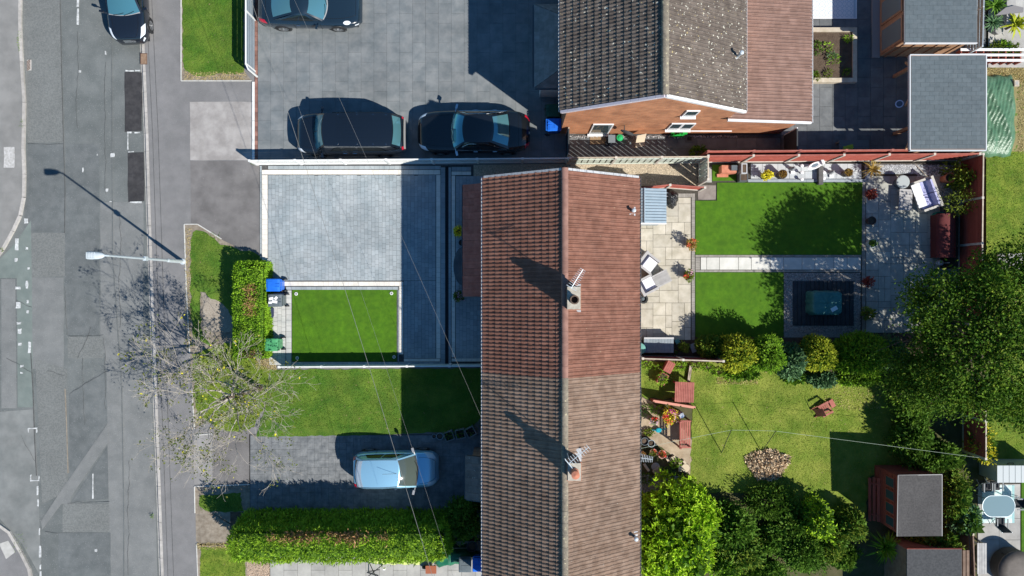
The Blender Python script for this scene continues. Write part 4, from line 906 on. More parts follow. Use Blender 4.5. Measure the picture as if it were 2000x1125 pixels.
# red shed with felt roof in the lower garden
a = W(1754, 928, 2.35); c = W(1840, 1047, 2.25)
t = thing('garden_shed', 'red wooden shed with flat dark felt roof and windows beside the rear lawn', 'shed', ((a.x + c.x) / 2, (a.y + c.y) / 2, 0))
x0, x1, y0, y1 = a.x, c.x, c.y, a.y
wl = MB().box(x0 + .08, y0 + .1, 0, x1 - .05, y1 - .1, 2.2).build('wall', REDW, t, world=True)
for k in range(14):
    zz = .08 + k * .15; piece('weatherboard', REDW, t, (x0 + .075, (y0 + y1) / 2, zz + .075), (.02, y1 - y0 - .2, .155), ry=-.1); piece('weatherboard', REDW, t, ((x0 + x1) / 2 + .02, y1 - .095, zz + .075), (x1 - x0 - .14, .02, .155), rx=-.1)
MB().add([(x0, y0, 2.25), (x1, y0, 2.2), (x1, y1, 2.2), (x0, y1, 2.35), (x0, y0, 2.3), (x1, y0, 2.25), (x1, y1, 2.25), (x0, y1, 2.4)], [(3, 2, 1, 0), (4, 5, 6, 7), (0, 1, 5, 4), (1, 2, 6, 5), (2, 3, 7, 6), (3, 0, 4, 7)]).build('roof', FELTB, t, world=True)
for q, r_ in (((x0 - .01, y1, 2.38), (x1, y1, 2.24)), ((x0 - .01, y0, 2.28), (x0 - .01, y1, 2.38)), ((x1, y0, 2.24), (x1, y1, 2.24))): MB().tube([q, r_], .022, 4).build('roof_trim', M('felt_trim', (.36, .35, .34)), t, world=True)
for k in range(4):
    yc = y0 + .45 + k * .58; wf = MB().box(x0 + .03, yc - .24, 1.15, x0 + .055, yc + .24, 1.95).build('window', REDW, t, world=True); MB().box(x0 + .024, yc - .19, 1.2, x0 + .03, yc + .19, 1.9).build('pane', GLASSC, wf, world=True)
dr = thing('shed_door', 'dark red boarded ramp and open door leaning against the shed front', 'door', (*G(1700, 968), 0))
for k in range(5):
    q = Rm(1691 + k * 5.6, 928, 1696 + k * 5.6, 1012); piece('plank', REDW, dr, ((q[0] + q[2]) / 2, (q[1] + q[3]) / 2 + (0 if k else -.05), .28 + k * .14), (.13, q[3] - q[1], .03), ry=-.75)
for yy in (940, 1000): q = G(1704, yy); MB().rbox((q[0], q[1], .58), (.75, .08, .02), ry=-.75).build('ledge', REDW, dr, world=True)
# lower dark roofed shed
a = W(1771, 1072, 2.2); c = W(1878, 1230, 2.2)
t = thing('garden_shed', 'brown shed with dark felt roof at the bottom edge below the red shed', 'shed', ((a.x + c.x) / 2, a.y - 1, 0))
MB().box(a.x + .08, c.y, 0, c.x - .08, a.y - .1, 2.14).build('wall', M('brown_wood', (.16, .10, .07)), t, world=True)
MB().box(a.x, c.y, 2.14, c.x, a.y, 2.22).build('roof', M('shade_felt', (.045, .047, .05), (.07, .072, .075), s=12, rough=.9), t, world=True)
for k in range(3): MB().box(c.x + .05 + k * .16, c.y, 1.9, c.x + .17 + k * .16, a.y - .15, 1.95).build('roof_plank', M('brown_wood', (.16, .10, .07)), t, world=True)
MB().box(a.x - .01, a.y, 2.12, c.x + .01, a.y + .02, 2.24).build('roof_trim', REDW, t, world=True)
# white storage shed at the right edge
t = thing('storage_shed', 'white plastic garden store with ribbed lid and grey green end at the right edge', 'shed', (*G(1950, 905), 0))
x0 = 912 / S; x1 = 1010 / S; y1 = -334.5 / S; y0 = -364 / S
LID = M('lid_green', (.22, .27, .23), (.26, .31, .27), s=4); PW = M('store_white', (.40, .44, .45), rough=.5)
MB().box(x0, y0, 0, x1, y1, 1.36).build('wall', PW, t, world=True); MB().box(x0 - .01, y1, .02, x1, y1 + .02, 1.34).build('back_panel', LID, t, world=True)
for k in range(9): MB().box(x0 - .03 + k * .27, y0 - .03, 1.36, x0 + .22 + k * .27, y1 + .03, 1.40).build('lid_rib', PW, t, world=True)
MB().tube([(x0 + .6, y1 + .03, 1.1), (x0 + .65, y1 + .09, 1.15), (x0 + .85, y1 + .09, 1.15), (x0 + .9, y1 + .03, 1.1)], .02, 5).build('handle', DKMET, t, world=True)
# ================================================================== vehicles
def crom(xs, ys, x):
    """smooth interpolation through control points"""
    xs = list(xs); ys = list(ys)
    if x <= xs[0]: return ys[0]
    if x >= xs[-1]: return ys[-1]
    i = max(j for j in range(len(xs) - 1) if xs[j] <= x); h = xs[i + 1] - xs[i]; t = (x - xs[i]) / h
    def sl(j):
        if j == 0: return (ys[1] - ys[0]) / (xs[1] - xs[0])
        if j == len(xs) - 1: return (ys[-1] - ys[-2]) / (xs[-1] - xs[-2])
        return (ys[j + 1] - ys[j - 1]) / (xs[j + 1] - xs[j - 1])
    a, b = sl(i) * h, sl(i + 1) * h
    return (2 * t ** 3 - 3 * t * t + 1) * ys[i] + (t ** 3 - 2 * t * t + t) * a + (-2 * t ** 3 + 3 * t * t) * ys[i + 1] + (t ** 3 - t * t) * b
LAMPW = M('lamp_lens', (.75, .80, .85), rough=.08, spec=.9, coat=1); LAMPR = M('tail_lens', (.45, .01, .03), rough=.1, spec=.8, coat=1)
CHROME = M('chrome', (.75, .77, .8), rough=.12, metal=1.0); TYRE = M('tyre', (.018, .018, .019), rough=.85); RIM = M('alloy', (.38, .39, .40), rough=.3, metal=.8); SHUT = M('shut_line', (.004, .004, .005), rough=.6)
PLATE = M('number_plate', (.72, .72, .70), rough=.5)
class Car:
    def __init__(s, name, label, cat, px, py, head, L, Wd, Ht, belt, cab, paintm, rf=.70, glass=GLASS, nose=.40, ends=(.62, .62), crown=.06, wheel=.32, wb=(.30, -.30), wbl=.92, rimm=RIM):
        s.L, s.W, s.H = L, Wd, Ht; s.belt = belt; s.cab = cab; s.nose = nose; s.ends = ends; s.crown = crown; s.rf = rf; s.wbl = wbl
        s.root = thing(name, label, cat, (*G(px, py), .03 if py > 0 else .03), math.radians(head)); s.pm = paintm; s.glass = glass
        n = 44; xs = [-.5 * L + L * i / (n - 1) for i in range(n)]; xs = [-.5 * L, -.496 * L, -.485 * L, -.47 * L] + xs[2:-2] + [.47 * L, .485 * L, .496 * L, .5 * L]
        ts = np.linspace(0, 1, 19); P = []
        for x in xs: P.append([s.pt(x, t, -1) for t in ts[::-1]] + [s.pt(x, t, 1) for t in ts[1:]])
        b = MB(); b.grid(P, flip=False)
        b.add(P[0], [tuple(range(len(P[0])))]); b.add(P[-1], [tuple(range(len(P[-1]) - 1, -1, -1))])
        # cabin in body colour
        s.cabin(b); s.body = b.build('body', paintm, s.root, smooth=True)
        s.glazing(); s.wheels(wheel, wb, rimm)
        MB().box(-.46 * L, -.40 * Wd, .12, .46 * L, .40 * Wd, .34).build('underbody', BLACKP, s.root)
    def hw(s, x):
        t = abs(2 * x / s.L); e = s.ends[0] if x > 0 else s.ends[1]; return s.W / 2 * (1 - .025 * t * t - (1 - e - .025) * t ** 9)
    def zb(s, x): return crom([a * s.L for a, _ in s.belt], [z for _, z in s.belt], x)
    def pt(s, x, t, side=1, off=0.0):
        w = s.hw(x); z = s.zb(x); c = s.crown; e = max(0.0, abs(2 * x / s.L) - .93) / .07
        zt = z - .10 * e * e; lo = .20 + .06 * e; ws = 1 - .06 * e * e
        K = [(0, 0, zt + c), (.28, .45 * w, zt + c * .82), (.48, .78 * w, zt + c * .35), (.58, .91 * w, zt - .02), (.66, .965 * w, zt - .09), (.78, 1.0 * w, lo + (zt - lo) * .58), (.9, .985 * w, lo + (zt - lo) * .25), (1, .90 * w, lo)]
        y = crom([k[0] for k in K], [k[1] for k in K], t) * ws; zz = crom([k[0] for k in K], [k[2] for k in K], t)
        if off:
            p0 = Vector(s.pt(x, max(t - .02, 0), side)); p1 = Vector(s.pt(x, min(t + .02, 1), side)); q0 = Vector(s.pt(x - .02, t, side)); q1 = Vector(s.pt(x + .02, t, side))
            nn = (q1 - q0).cross(p1 - p0).normalized()
            if side < 0: nn = -nn
            return (x + nn.x * off, side * y + nn.y * off, zz + nn.z * off)
        return (x, side * y, zz)
    def cabpt(s, which, u, v, off=0.0):
        """u across -1..1, v along; which: 'ws' windscreen, 'roof', 'rw' rear window"""
        xw0, xw1, xr1, xr0, b0, b1 = s.cab; H_ = s.H; W2 = s.W / 2
        wf, wr = s.rf * W2 * .97, s.rf * W2 * (.96 if xr0 > -.47 else .99); zf = H_ - .05; zr = H_ - .04
        def base(x0, bow, sg):
            x = x0 * s.L - sg * bow * u * u; return Vector((x, u * s.hw(x) * s.wbl, s.zb(x) + s.crown * (1 - u * u) * .6 - .02))
        def top(x1, sg, w, z): return Vector((x1 * s.L - sg * .10 * u * u, u * w, z - .05 * u * u))
        A, B, C, D = base(xw0, b0, 1), top(xw1, 1, wf, zf), top(xr1, -1, wr, zr), base(xr0, b1, -1)
        if which == 'ws': p = A.lerp(B, v); p.z += .05 * math.sin(PI * v) * (1 - .4 * u * u); p += Vector((.5, 0, .8)) * off
        elif which == 'roof':
            p = B.lerp(C, v); p.z += .055 * math.sin(PI * v) * 1.0; p.y *= 1 + .03 * math.sin(PI * v); p += Vector((0, 0, 1)) * off
        else: p = C.lerp(D, v); p.z += .04 * math.sin(PI * v) * (1 - .4 * u * u); p += Vector((-.4, 0, .8)) * off
        return tuple(p)
    def sidept(s, sg, q, v, off=0.0):
        xw0, xw1, xr1, xr0, b0, b1 = s.cab; segs = [('ws', 1)]
        a = Vector(s.cabpt('ws', sg, 0)); d = Vector(s.cabpt('rw', sg, 1)); x = a.x + (d.x - a.x) * q
        bot = Vector((x, sg * s.hw(x) * s.wbl, s.zb(x) - .02))
        top = Vector(s.cabpt('roof', sg, min(max(q, 0), 1))); p = bot.lerp(top, v); p.y += sg * (.03 * math.sin(PI * v) + off); return tuple(p)
    def cabin(s, b):
        for w, fl in (('ws', 0), ('roof', 0), ('rw', 0)): b.grid([[s.cabpt(w, u, v) for u in np.linspace(-1, 1, 13)] for v in np.linspace(0, 1, 9)], flip=True)
        for sg in (-1, 1): b.grid([[s.sidept(sg, q, v) for q in np.linspace(0, 1, 13)] for v in np.linspace(0, 1, 6)], flip=sg < 0)
    def glazing(s):
        for nm, w, u0, v0, v1 in (('windscreen', 'ws', .90, .05, .95), ('rear_window', 'rw', .86, .08, .88)):
            MB().grid([[s.cabpt(w, u, v, .012) for u in np.linspace(-u0, u0, 11)] for v in np.linspace(v0, v1, 7)], flip=True).build(nm, s.glass, s.root, smooth=True)
        for u0, u1 in ((-.62, .02), (.0, .62)):
            MB().tube([s.cabpt('ws', u0 + (u1 - u0) * k / 5, .07 + .10 * k / 5, .028) for k in range(6)], .011, 4).build('wiper', SHUT, s.root)
        for sg in (-1, 1):
            for q0, q1 in ((.16, .47), (.50, .84)):
                MB().grid([[s.sidept(sg, q, v * (1 if .2 < q < .8 else .92), .014) for q in np.linspace(q0, q1, 7)] for v in np.linspace(.10, .80, 5)], flip=sg < 0).build('side_window', SGLASS, s.root, smooth=True)
    def wheels(s, r, wb, rimm):
        for fx in wb:
            for sg in (-1, 1):
                x = fx * s.L; yo = s.hw(x) + .012; c = Vector((x, 0, r))
                def ringy(prof):
                    P = [[(x + rr * math.cos(a), sg * yy, r + rr * math.sin(a)) for a in np.linspace(0, 2 * PI, 25)] for rr, yy in prof]; return P
                MB().grid(ringy([(r + .055, yo - .03), (r + .05, yo - .008), (r - .005, yo - .012)]), flip=sg > 0).build('wheel_arch', BLACKP, s.root, smooth=True)
                w = MB().grid(ringy([(r - .02, yo - .22), (r, yo - .18), (r, yo - .03), (r - .03, yo), (r * .66, yo + .004), (r * .62, yo - .03)]), flip=sg > 0).build('wheel', TYRE, s.root, smooth=True)
                k = MB().grid(ringy([(r * .66, yo + .006), (r * .58, yo - .004), (r * .56, yo - .05), (.001, yo - .055)]), flip=sg > 0)
                for j in range(5):
                    a = 2 * PI * j / 5 + .3; d = Vector((math.cos(a), 0, math.sin(a))); n_ = Vector((-d.z, 0, d.x)); o = c + Vector((0, sg * (yo - .004), 0))
                    k.add([o + d * .04 + n_ * .035, o + d * r * .6 + n_ * .05, o + d * r * .6 - n_ * .05, o + d * .04 - n_ * .035], [(0, 1, 2, 3)])
                k.build('rim', rimm, w)
    def patch(s, name, m, x0, x1, t0, t1, side, off=.008, shape=None, skew=0.0, parent=None, nx=7, nt=6):
        P = []
        for i in range(nx):
            a = i / (nx - 1); row = []
            for j in range(nt):
                b = j / (nt - 1); t = t0 + (t1 - t0) * b; x = (x0 + (x1 - x0) * a) * s.L + skew * s.L * (b - .5)
                if shape == 'round':
                    k = math.sqrt(max(.02, 1 - (2 * a - 1) ** 2)); t = (t0 + t1) / 2 + (t1 - t0) / 2 * (2 * b - 1) * k
                row.append(s.pt(x, t, side, off))
            P.append(row)
        return MB().grid(P, flip=side < 0).build(name, m, parent or s.root, smooth=True)
    def line(s, pts, w=.012, m=SHUT, name='shut_line', off=.004):
        """pts: (x fraction, t, side)"""
        b = MB(); Q = [Vector(s.pt(x * s.L, t, sd, off)) for x, t, sd in pts]; b.tube([tuple(q) for q in Q], w / 2, 4); b.build(name, m, s.root)
    def mirror(s, xf, reach=.17, m=None):
        for sg in (-1, 1):
            x = xf * s.L; y = s.hw(x) * .95; z = s.zb(x) + .06; b = MB(); b.tube([(x + .03, sg * (y - .05), z - .05), (x, sg * (y + reach * .5), z), (x - .02, sg * (y + reach), z + .01)], [.03, .03, .03], 6)
            b.rbox((x - .03, sg * (y + reach * .95), z + .03), (.10, .20, .13), rz=sg * .25, taper=.75); b.build('wing_mirror', m or s.pm, s.root)
    def hood(s, x0, x1, t=.46):
        for sg in (-1, 1): s.line([(x0 + (x1 - x0) * i / 8, t - .10 * (i / 8) ** 3, sg) for i in range(9)])
        s.line([(x1, t - .10 - (t - .10) * i / 6, 1) for i in range(7)] + [(x1, (t - .10) * i / 6, -1) for i in range(1, 7)])
    def doors(s, xs, t0=.60, t1=.95):
        for x in xs:
            for sg in (-1, 1): s.line([(x, t0 + (t1 - t0) * i / 6, sg) for i in range(7)])
    def handles(s, xs, m, t=.67):
        for x in xs:
            for sg in (-1, 1): s.line([(x - .018, t, sg), (x, t, sg), (x + .018, t, sg)], .03, m, 'door_handle', .03)

NAVY = paint('navy_black_paint', (.006, .010, .017)); BLK = paint('black_paint', (.006, .008, .011)); BLUES = M('pale_blue_metallic', (.34, .64, .84), rough=.28, metal=.5, coat=1.0)
# saloon
c = Car('parked_car', 'long black saloon car with bright window trim parked nearest the brick house', 'car', 926.5, 263.5, 180, 5.12, 1.90, 1.45,
        [(-.5, .72), (-.47, .93), (-.38, 1.02), (-.2, 1.0), (.0, .98), (.2, .95), (.36, .88), (.47, .74), (.5, .58)], (.20, .085, -.17, -.335, .16, .10), BLK, rf=.66)
c.hood(.19, .485); c.mirror(.15, m=CHROME); c.doors((.12, -.06, -.23)); c.handles((-.02, -.19), CHROME)
for sg in (-1, 1):
    c.patch('headlight', LAMPW, .41, .475, .50, .70, sg, skew=-.03); c.patch('tail_light', LAMPR, -.497, -.455, .48, .72, sg)
    MB().tube([c.sidept(sg, q, .02, .02) for q in np.linspace(.03, .97, 14)], .014, 5).build('window_trim', CHROME, c.root); MB().tube([c.sidept(sg, q, .88 - (.8 * ((q - .8) / .17) ** 2 if q > .8 else .5 * ((.18 - q) / .15) ** 2 if q < .18 else 0), .016) for q in np.linspace(.05, .97, 16)], .007, 5).build('window_trim', CHROME, c.root)
c.line([(-.40, i / 8 * .5, 1) for i in range(9)]); c.line([(-.40, i / 8 * .5, -1) for i in range(9)])
c.patch('grille', BLACKP, .488, .499, 0, .3, 1); c.patch('grille', BLACKP, .488, .499, 0, .3, -1); c.patch('number_plate', PLATE, -.4995, -.49, .0, .12, 1)
# people carrier
c = Car('parked_people_carrier', 'boxy black people carrier parked behind the low white fence, left of the saloon', 'car', 692, 268.5, 180, 4.95, 1.86, 1.84,
        [(-.5, .85), (-.49, 1.08), (-.4, 1.12), (-.1, 1.12), (.16, 1.10), (.30, 1.06), (.42, .98), (.48, .84), (.5, .64)], (.325, .215, -.415, -.482, .14, .06), NAVY, rf=.80, crown=.07, ends=(.70, .80), wheel=.33)
c.hood(.315, .485); c.mirror(.245); c.doors((.22, .0, -.30)); c.handles((.04, -.05), CHROME)
for sg in (-1, 1):
    c.patch('headlight', LAMPW, .42, .48, .52, .70, sg, skew=-.04); c.patch('tail_light', LAMPR, -.499, -.478, .50, .66, sg)
    for k, x in enumerate((.08, -.10, -.25, -.37)): MB().lathe([(.022, 0), (.018, .014)], 8, c=tuple(c.cabpt('roof', sg * .88, (.215 - x) / .63, .0))).build('roof_stud', CHROME, c.root)
for u in np.linspace(-.7, .7, 8): MB().tube([c.cabpt('roof', u, v, .004) for v in np.linspace(.2, .97, 8)], .006, 4).build('roof_rib', c.pm, c.root)
c.patch('rear_bumper', M('grey_bumper', (.30, .30, .30), rough=.4), -.4995, -.49, 0, .62, 1, off=.03); c.patch('rear_bumper', M('grey_bumper', (.30, .30, .30)), -.4995, -.49, 0, .62, -1, off=.03)
MB().grid([[c.cabpt('ws', u, v, .02) for u in (-.02, .02)] for v in (.05, .5)], flip=True).build('wiper', BLACKP, c.root)
# small blue car
c = Car('parked_car', 'small pale blue hatchback with silver looking roof on the imprinted drive', 'car', 778, 909.5, 1.0, 3.86, 1.68, 1.56,
        [(-.5, .80), (-.485, 1.0), (-.4, 1.03), (-.1, 1.02), (.15, 1.0), (.30, .96), (.40, .88), (.47, .74), (.5, .56)], (.285, .065, -.385, -.475, .16, .07), BLUES, rf=.76, glass=M('grey_green_glass', (.07, .09, .08), rough=.06, spec=.9), crown=.08, ends=(.66, .74), wheel=.30, wb=(.31, -.33))
c.hood(.28, .47, .44); c.mirror(.225, m=M('silver_mirror', (.5, .5, .5), metal=.5, rough=.3)); c.doors((.2, -.02, -.22)); c.handles((-.0,), CHROME)
for sg in (-1, 1):
    c.patch('headlight', LAMPW, .36, .46, .42, .66, sg, skew=-.05); c.patch('tail_light', LAMPR, -.497, -.44, .46, .62, sg)
    MB().tube([c.cabpt('roof', sg * .96, v, .006) for v in np.linspace(0, 1, 8)], .012, 4).build('roof_gutter', BLACKP, c.root)
MB().tube([c.cabpt('roof', .0, .06, 0), tuple(Vector(c.cabpt('roof', .04, .06, 0)) + Vector((-.55, .06, .42)))], .008, 4).build('roof_aerial', DKMET, c.root)
MB().grid([[tuple(Vector(c.cabpt('roof', u, 1, .0)) + Vector((dx, 0, dz))) for u in np.linspace(-.92, .92, 9)] for dx, dz in ((.05, .02), (-.12, .02), (-.20, -.02))], flip=True).build('spoiler', M('silver_spoiler', (.40, .48, .55), rough=.3, metal=.4, coat=1), c.root)
c.patch('number_plate', PLATE, -.4995, -.49, 0, .12, 1)
MB().grid([[c.cabpt('ws', u, v, .02) for u in np.linspace(-.9, .9, 9)] for v in (.03, .12)], flip=True).build('scuttle_grille', BLACKP, c.root)
# coupe at the top
c = Car('parked_sports_car', 'dark blue rounded sports coupe with round headlights at the top edge of the forecourt', 'car', 611, 23, -.5, 4.75, 1.88, 1.30,
        [(-.5, .62), (-.46, .82), (-.36, .92), (-.2, .93), (.0, .88), (.15, .84), (.28, .80), (.40, .72), (.47, .62), (.5, .48)], (.19, .02, -.13, -.37, .22, .12), paint('dark_blue_paint', (.010, .022, .036)), rf=.58, crown=.0, ends=(.66, .60), wheel=.34, wb=(.27, -.26), wbl=.80)
c.hood(.18, .45, .40); c.mirror(.10); c.doors((.12, -.13)); c.handles((-.09,), CHROME)
for sg in (-1, 1):
    c.patch('headlight', LAMPW, .335, .405, .46, .60, sg, .02, 'round'); c.patch('tail_light', LAMPR, -.475, -.395, .50, .64, sg, .008, skew=.03); c.patch('bumper_light', LAMPW, .44, .475, .66, .72, sg)
MB().grid([[c.cabpt('ws', u, v, .02) for u in np.linspace(-.9, .9, 9)] for v in (-.02, .06)], flip=True).build('scuttle_grille', M('scuttle_grey', (.25, .26, .27)), c.root)
c.line([(-.40, i / 8 * .5, 1) for i in range(9)]); c.line([(-.40, i / 8 * .5, -1) for i in range(9)])
# hatchback on the road
c = Car('parked_car', 'dark navy hatchback parked half on the kerb at the top of the road', 'car', 261, 4, -87, 4.1, 1.74, 1.50,
        [(-.5, .8), (-.48, 1.0), (-.38, 1.02), (-.1, 1.0), (.14, .98), (.28, .95), (.40, .86), (.47, .72), (.5, .55)], (.25, .03, -.36, -.47, .16, .08), paint('ink_paint', (.008, .012, .020)), rf=.72, crown=.07, ends=(.60, .7), wheel=.32, wb=(.30, -.31), glass=M('teal_glass', (.08, .24, .30), rough=.06, spec=.9, metal=.4))
c.hood(.245, .465, .42); c.mirror(.19); c.doors((.17, -.05))
c.root.location.z = -.06
for sg in (-1, 1): c.patch('headlight', LAMPW, .34, .45, .50, .68, sg, skew=-.05); c.patch('fog_light', LAMPW, .455, .485, .66, .76, sg)
c.patch('grille_bar', CHROME, .482, .497, .0, .3, 1); c.patch('grille_bar', CHROME, .482, .497, .0, .3, -1)
MB().grid([[c.cabpt('ws', u, v, .02) for u in np.linspace(-.9, .9, 9)] for v in (-.02, .08)], flip=True).build('scuttle_grille', M('scuttle_grey', (.25, .26, .27)), c.root)

# ================================================================== street furniture
lp = thing('street_lamp', 'tall grey street lamp leaning out over the road from the footway edge', 'street lamp', (*G(357, 511), 0))
MB().tube([(0, 0, 0), (0, 0, .04)], .14, 10).build('base_flange', GALV, lp)
MB().tube([(0, 0, .03), (0, 0, 1.55), (0, 0, 1.6)], [.085, .085, .06], 12).build('base', GALV, lp); MB().tube([(0, 0, 1.58), (0, 0, 6.6), (-.03, 0, 6.68), (-.12, 0, 6.70)], [.058, .038, .035, .032], 10).build('pole', GALV, lp)
hd = MB(); P = []
for x, w, h in ((-.08, .05, .05), (-.16, .10, .09), (-.30, .135, .12), (-.55, .15, .12), (-.70, .145, .10), (-.76, .13, .06)):
    P.append([(x, w * math.cos(a), 6.72 + h * (.75 if math.sin(a) > 0 else .4) * math.sin(a)) for a in np.linspace(0, 2 * PI, 15)])
hd.grid(P, flip=True); hd.add(P[-1], [tuple(range(15))]); hd.add(P[0], [tuple(range(14, -1, -1))]); hdo = hd.build('lamp_head', M('lamp_grey', (.52, .57, .60), rough=.5), lp, smooth=True)
for k in range(6): MB().box(-.72 + k * .06, -.12, 6.79, -.70 + k * .06, .12, 6.825).build('cooling_fin', M('lamp_grey', (.52, .57, .60)), hdo)
MB().box(-.06, -.09, 3.5, .06, .09, 3.74).build('sensor_box', GALV, lp)
MB().box(-.07, -.05, .55, .0, .05, 1.1).build('access_door', GALV, lp)
for lbl, (xa, ya, za), (xb, yb, zb), r in (('brightest overhead cable running from the top left forecourt past the small blue car', (484, -20, 6.6), (852, 1150, 6.0), .008),
                       ('faint overhead cable running to the front eave of the brown tiled house', (566, -20, 6.4), (949, 836, 4.7), .004), ('faint overhead cable beside the brightest one across the block drive', (504, -20, 6.9), (893, 1150, 6.2), .0035)):
    a, b = W(xa, ya, za), W(xb, yb, zb); t = thing('overhead_cable', lbl, 'cable', a, group='overhead cables')
    MB().tube([tuple(a.lerp(b, k / 24) - a - Vector((0, 0, .5 * math.sin(PI * k / 24)))) for k in range(25)], r, 5).build('wire', M('cable_grey', (.20, .20, .19), rough=.8), t)
    MB().tube([(0, 0, -.02), (0, 0, .1)], .03, 6).build('end_clamp', DKMET, t)

def wbin(px, py, rz, m, label, z=0.03, papers=False, lidm=None, text=False):
    t = thing('wheelie_bin', label, 'bin', (*G(px, py), z), rz, group='wheelie bins')
    b = MB(); b.rbox((0, 0, .52), (.58, .50, .92), taper=.78); b.build('body', m, t)
    MB().box(-.30, -.265, .94, .31, .265, .99).build('rim', m, t)
    ld = MB(); P = []
    for x, z0 in ((-.33, .99), (-.31, 1.05), (-.2, 1.075), (.05, 1.07), (.2, 1.06), (.30, 1.03)): P.append([(x, y, z0 - (.03 if abs(y) > .25 else 0)) for y in (-.285, -.25, -.15, 0, .15, .25, .285)])
    ld.grid(P, flip=True); lo = ld.build('lid', lidm or m, t)
    MB().box(-.22, -.17, 1.068, .0, .17, 1.085).build('lid_panel', lidm or m, lo)
    for y in (-.10, .02): MB().box(.1, y, 1.06, .28, y + .05, 1.085).build('lid_rib', lidm or m, lo)
    MB().tube([(.36, -.22, 1.0), (.36, .22, 1.0)], .018, 6).build('handle', m, t)
    for y in (-.24, .24): MB().box(.26, y - .02, .97, .37, y + .02, 1.01).build('handle_arm', m, t)
    for y in (-.27, .27): MB().tube([(.27, y - .03, .11), (.27, y + .03, .11)], .11, 14).build('wheel', BLACKP, t)
    if papers:
        for k, (x, y, r_, w, l) in enumerate(((-.16, .08, .2, .2, .12), (.0, -.06, -.15, .24, .12), (-.2, -.1, .05, .16, .1), (.06, .1, .9, .16, .12))):
            MB().rbox((x, y, 1.092 + k * .003), (w, l, .004), rz=r_).build('paper_label', UPVC, lo)
    return t
wbin(547.5, 557, 0, BLUEP, 'blue wheelie bin beside the clipped hedge, topmost of the three drive bins')
wbin(551, 586, 0, GREYP, 'dark grey wheelie bin with white papers on its lid between hedge and front artificial lawn', papers=True)
wbin(544, 670, 0, GREENP, 'green wheelie bin at the lower end of the clipped hedge')
wbin(1080, 253, PI, BLUEP, 'blue wheelie bin behind the black saloon near the brick house corner', .03)
wbin(1078, 226, PI, GREEND, 'dark green wheelie bin shaded by the brick house above the blue one', .03)
wbin(931, 955, PI, BLUEP, 'blue wheelie bin half hidden below the dark grey porch roof', .02)
wbin(944, 1000, PI / 2, GREEND, 'dark green wheelie bin in shade between shrub and brown tiled house', .02)
wbin(911, 1088, PI / 2, GREYP, 'grey black wheelie bin in shade at the bottom edge, left of the blue one', .03)
wbin(937, 1087, PI / 2, BLUEP, 'blue wheelie bin in shade at the bottom edge beside the brown tiled house', .03)
t = thing('recycling_box', 'flat dark blue box against the hedge below the grey bin', 'box', (*G(530, 610), .03))
MB().rbox((0, 0, .12), (.30, .42, .24), taper=.88).build('box', M('navy_plastic', (.03, .04, .09)), t); MB().box(-.17, -.23, .24, .17, .23, .27).build('lid', M('navy_plastic', (.03, .04, .09)), t)
# ================================================================== garden things
def GT(px, py, z=0.0, base=0.0): w = W(px, py, z); return (w.x, w.y, base)
LF_G = leafm('leaf_green', (.045, .105, .012), (.09, .17, .02)); LF_Y = leafm('leaf_yellow_green', (.16, .20, .012), (.26, .27, .02)); LF_L = leafm('leaf_laurel', (.16, .275, .012), (.27, .39, .025), rough=.4)
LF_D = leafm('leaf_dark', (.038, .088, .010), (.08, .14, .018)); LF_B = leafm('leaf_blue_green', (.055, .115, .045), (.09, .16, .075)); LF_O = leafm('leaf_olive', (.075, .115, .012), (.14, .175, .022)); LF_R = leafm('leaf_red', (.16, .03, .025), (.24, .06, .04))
LF_H = leafm('leaf_hedge', (.09, .19, .012), (.17, .28, .02)); LF_HY = leafm('leaf_hedge_conifer', (.085, .17, .010), (.165, .26, .018)); LF_DEAD = leafm('leaf_dead', (.22, .13, .06), (.32, .20, .10)); LF_YL = leafm('leaf_yellow', (.42, .36, .02), (.5, .44, .04)); LF_BR = leafm('leaf_bronze', (.20, .12, .03), (.25, .19, .05))
PETR = leafm('petal_red', (.55, .03, .03), (.65, .10, .06)); PETP = leafm('petal_purple', (.22, .01, .14), (.35, .02, .22)); PETK = leafm('petal_pink', (.75, .25, .35), (.8, .35, .42))
BARK = M('bark', (.10, .075, .055), (.17, .13, .1), s=8, rough=1); BARKP = M('pale_bark', (.26, .225, .185), (.50, .45, .38), s=6, rough=.9)
PETALS = {'r': PETR, 'p': PETP, 'k': PETK}
def pot(px, py, r, h, m, label, plant=None, ps=.1, n=220, pr=1.25, ph=.3, name=None, rimm=None, flowers=None, aspect=.5, base=.02, wall=True, cat=None, up=.6):
    t = thing(name or ('potted_plant' if plant else 'plant_pot'), label, cat or ('plant' if plant else 'pot'), GT(px, py, h, base))
    MB().lathe([(r * .72, 0), (r * .98, h * .92), (r * 1.05, h * .93), (r * 1.05, h), (r * .92, h), (r * .9, h * .82)], 18).build('pot', m, t, smooth=False)
    if rimm: MB().lathe([(r * .98, h - .01), (r * 1.08, h), (r * 1.08, h + .02), (r * .95, h + .02)], 18, cap=False).build('rim', rimm, t)
    MB().lathe([(r * .88, h * .8), (r * .5, h * .84)], 14).build('soil', SOIL, t)
    if plant:
        P, D = blob(n, (0, 0, h + ph * .35), (r * pr, r * pr, ph), seed=int(px * 3 + py), inner=.15, zmin=h * .8, amp=.3); V, F = leafgeo(P, ps, D, aspect=aspect, up=up); link('foliage', mesh_np('foliage', V, F, plant), t)
        for k, c_ in enumerate(flowers or ''):
            g = np.random.default_rng(k + int(px)); a = k * 2.4 + 1; q = np.array([r * pr * .6 * math.cos(a), r * pr * .6 * math.sin(a), h + ph * .9]); Q = q + g.normal(0, r * .28, (26, 3)) * np.array([1, 1, .4])
            V, F = leafgeo(Q, ps * .8, None, aspect=.9, up=1.2); link('blossom', mesh_np('blossom', V, F, PETALS[c_]), t)
    return t
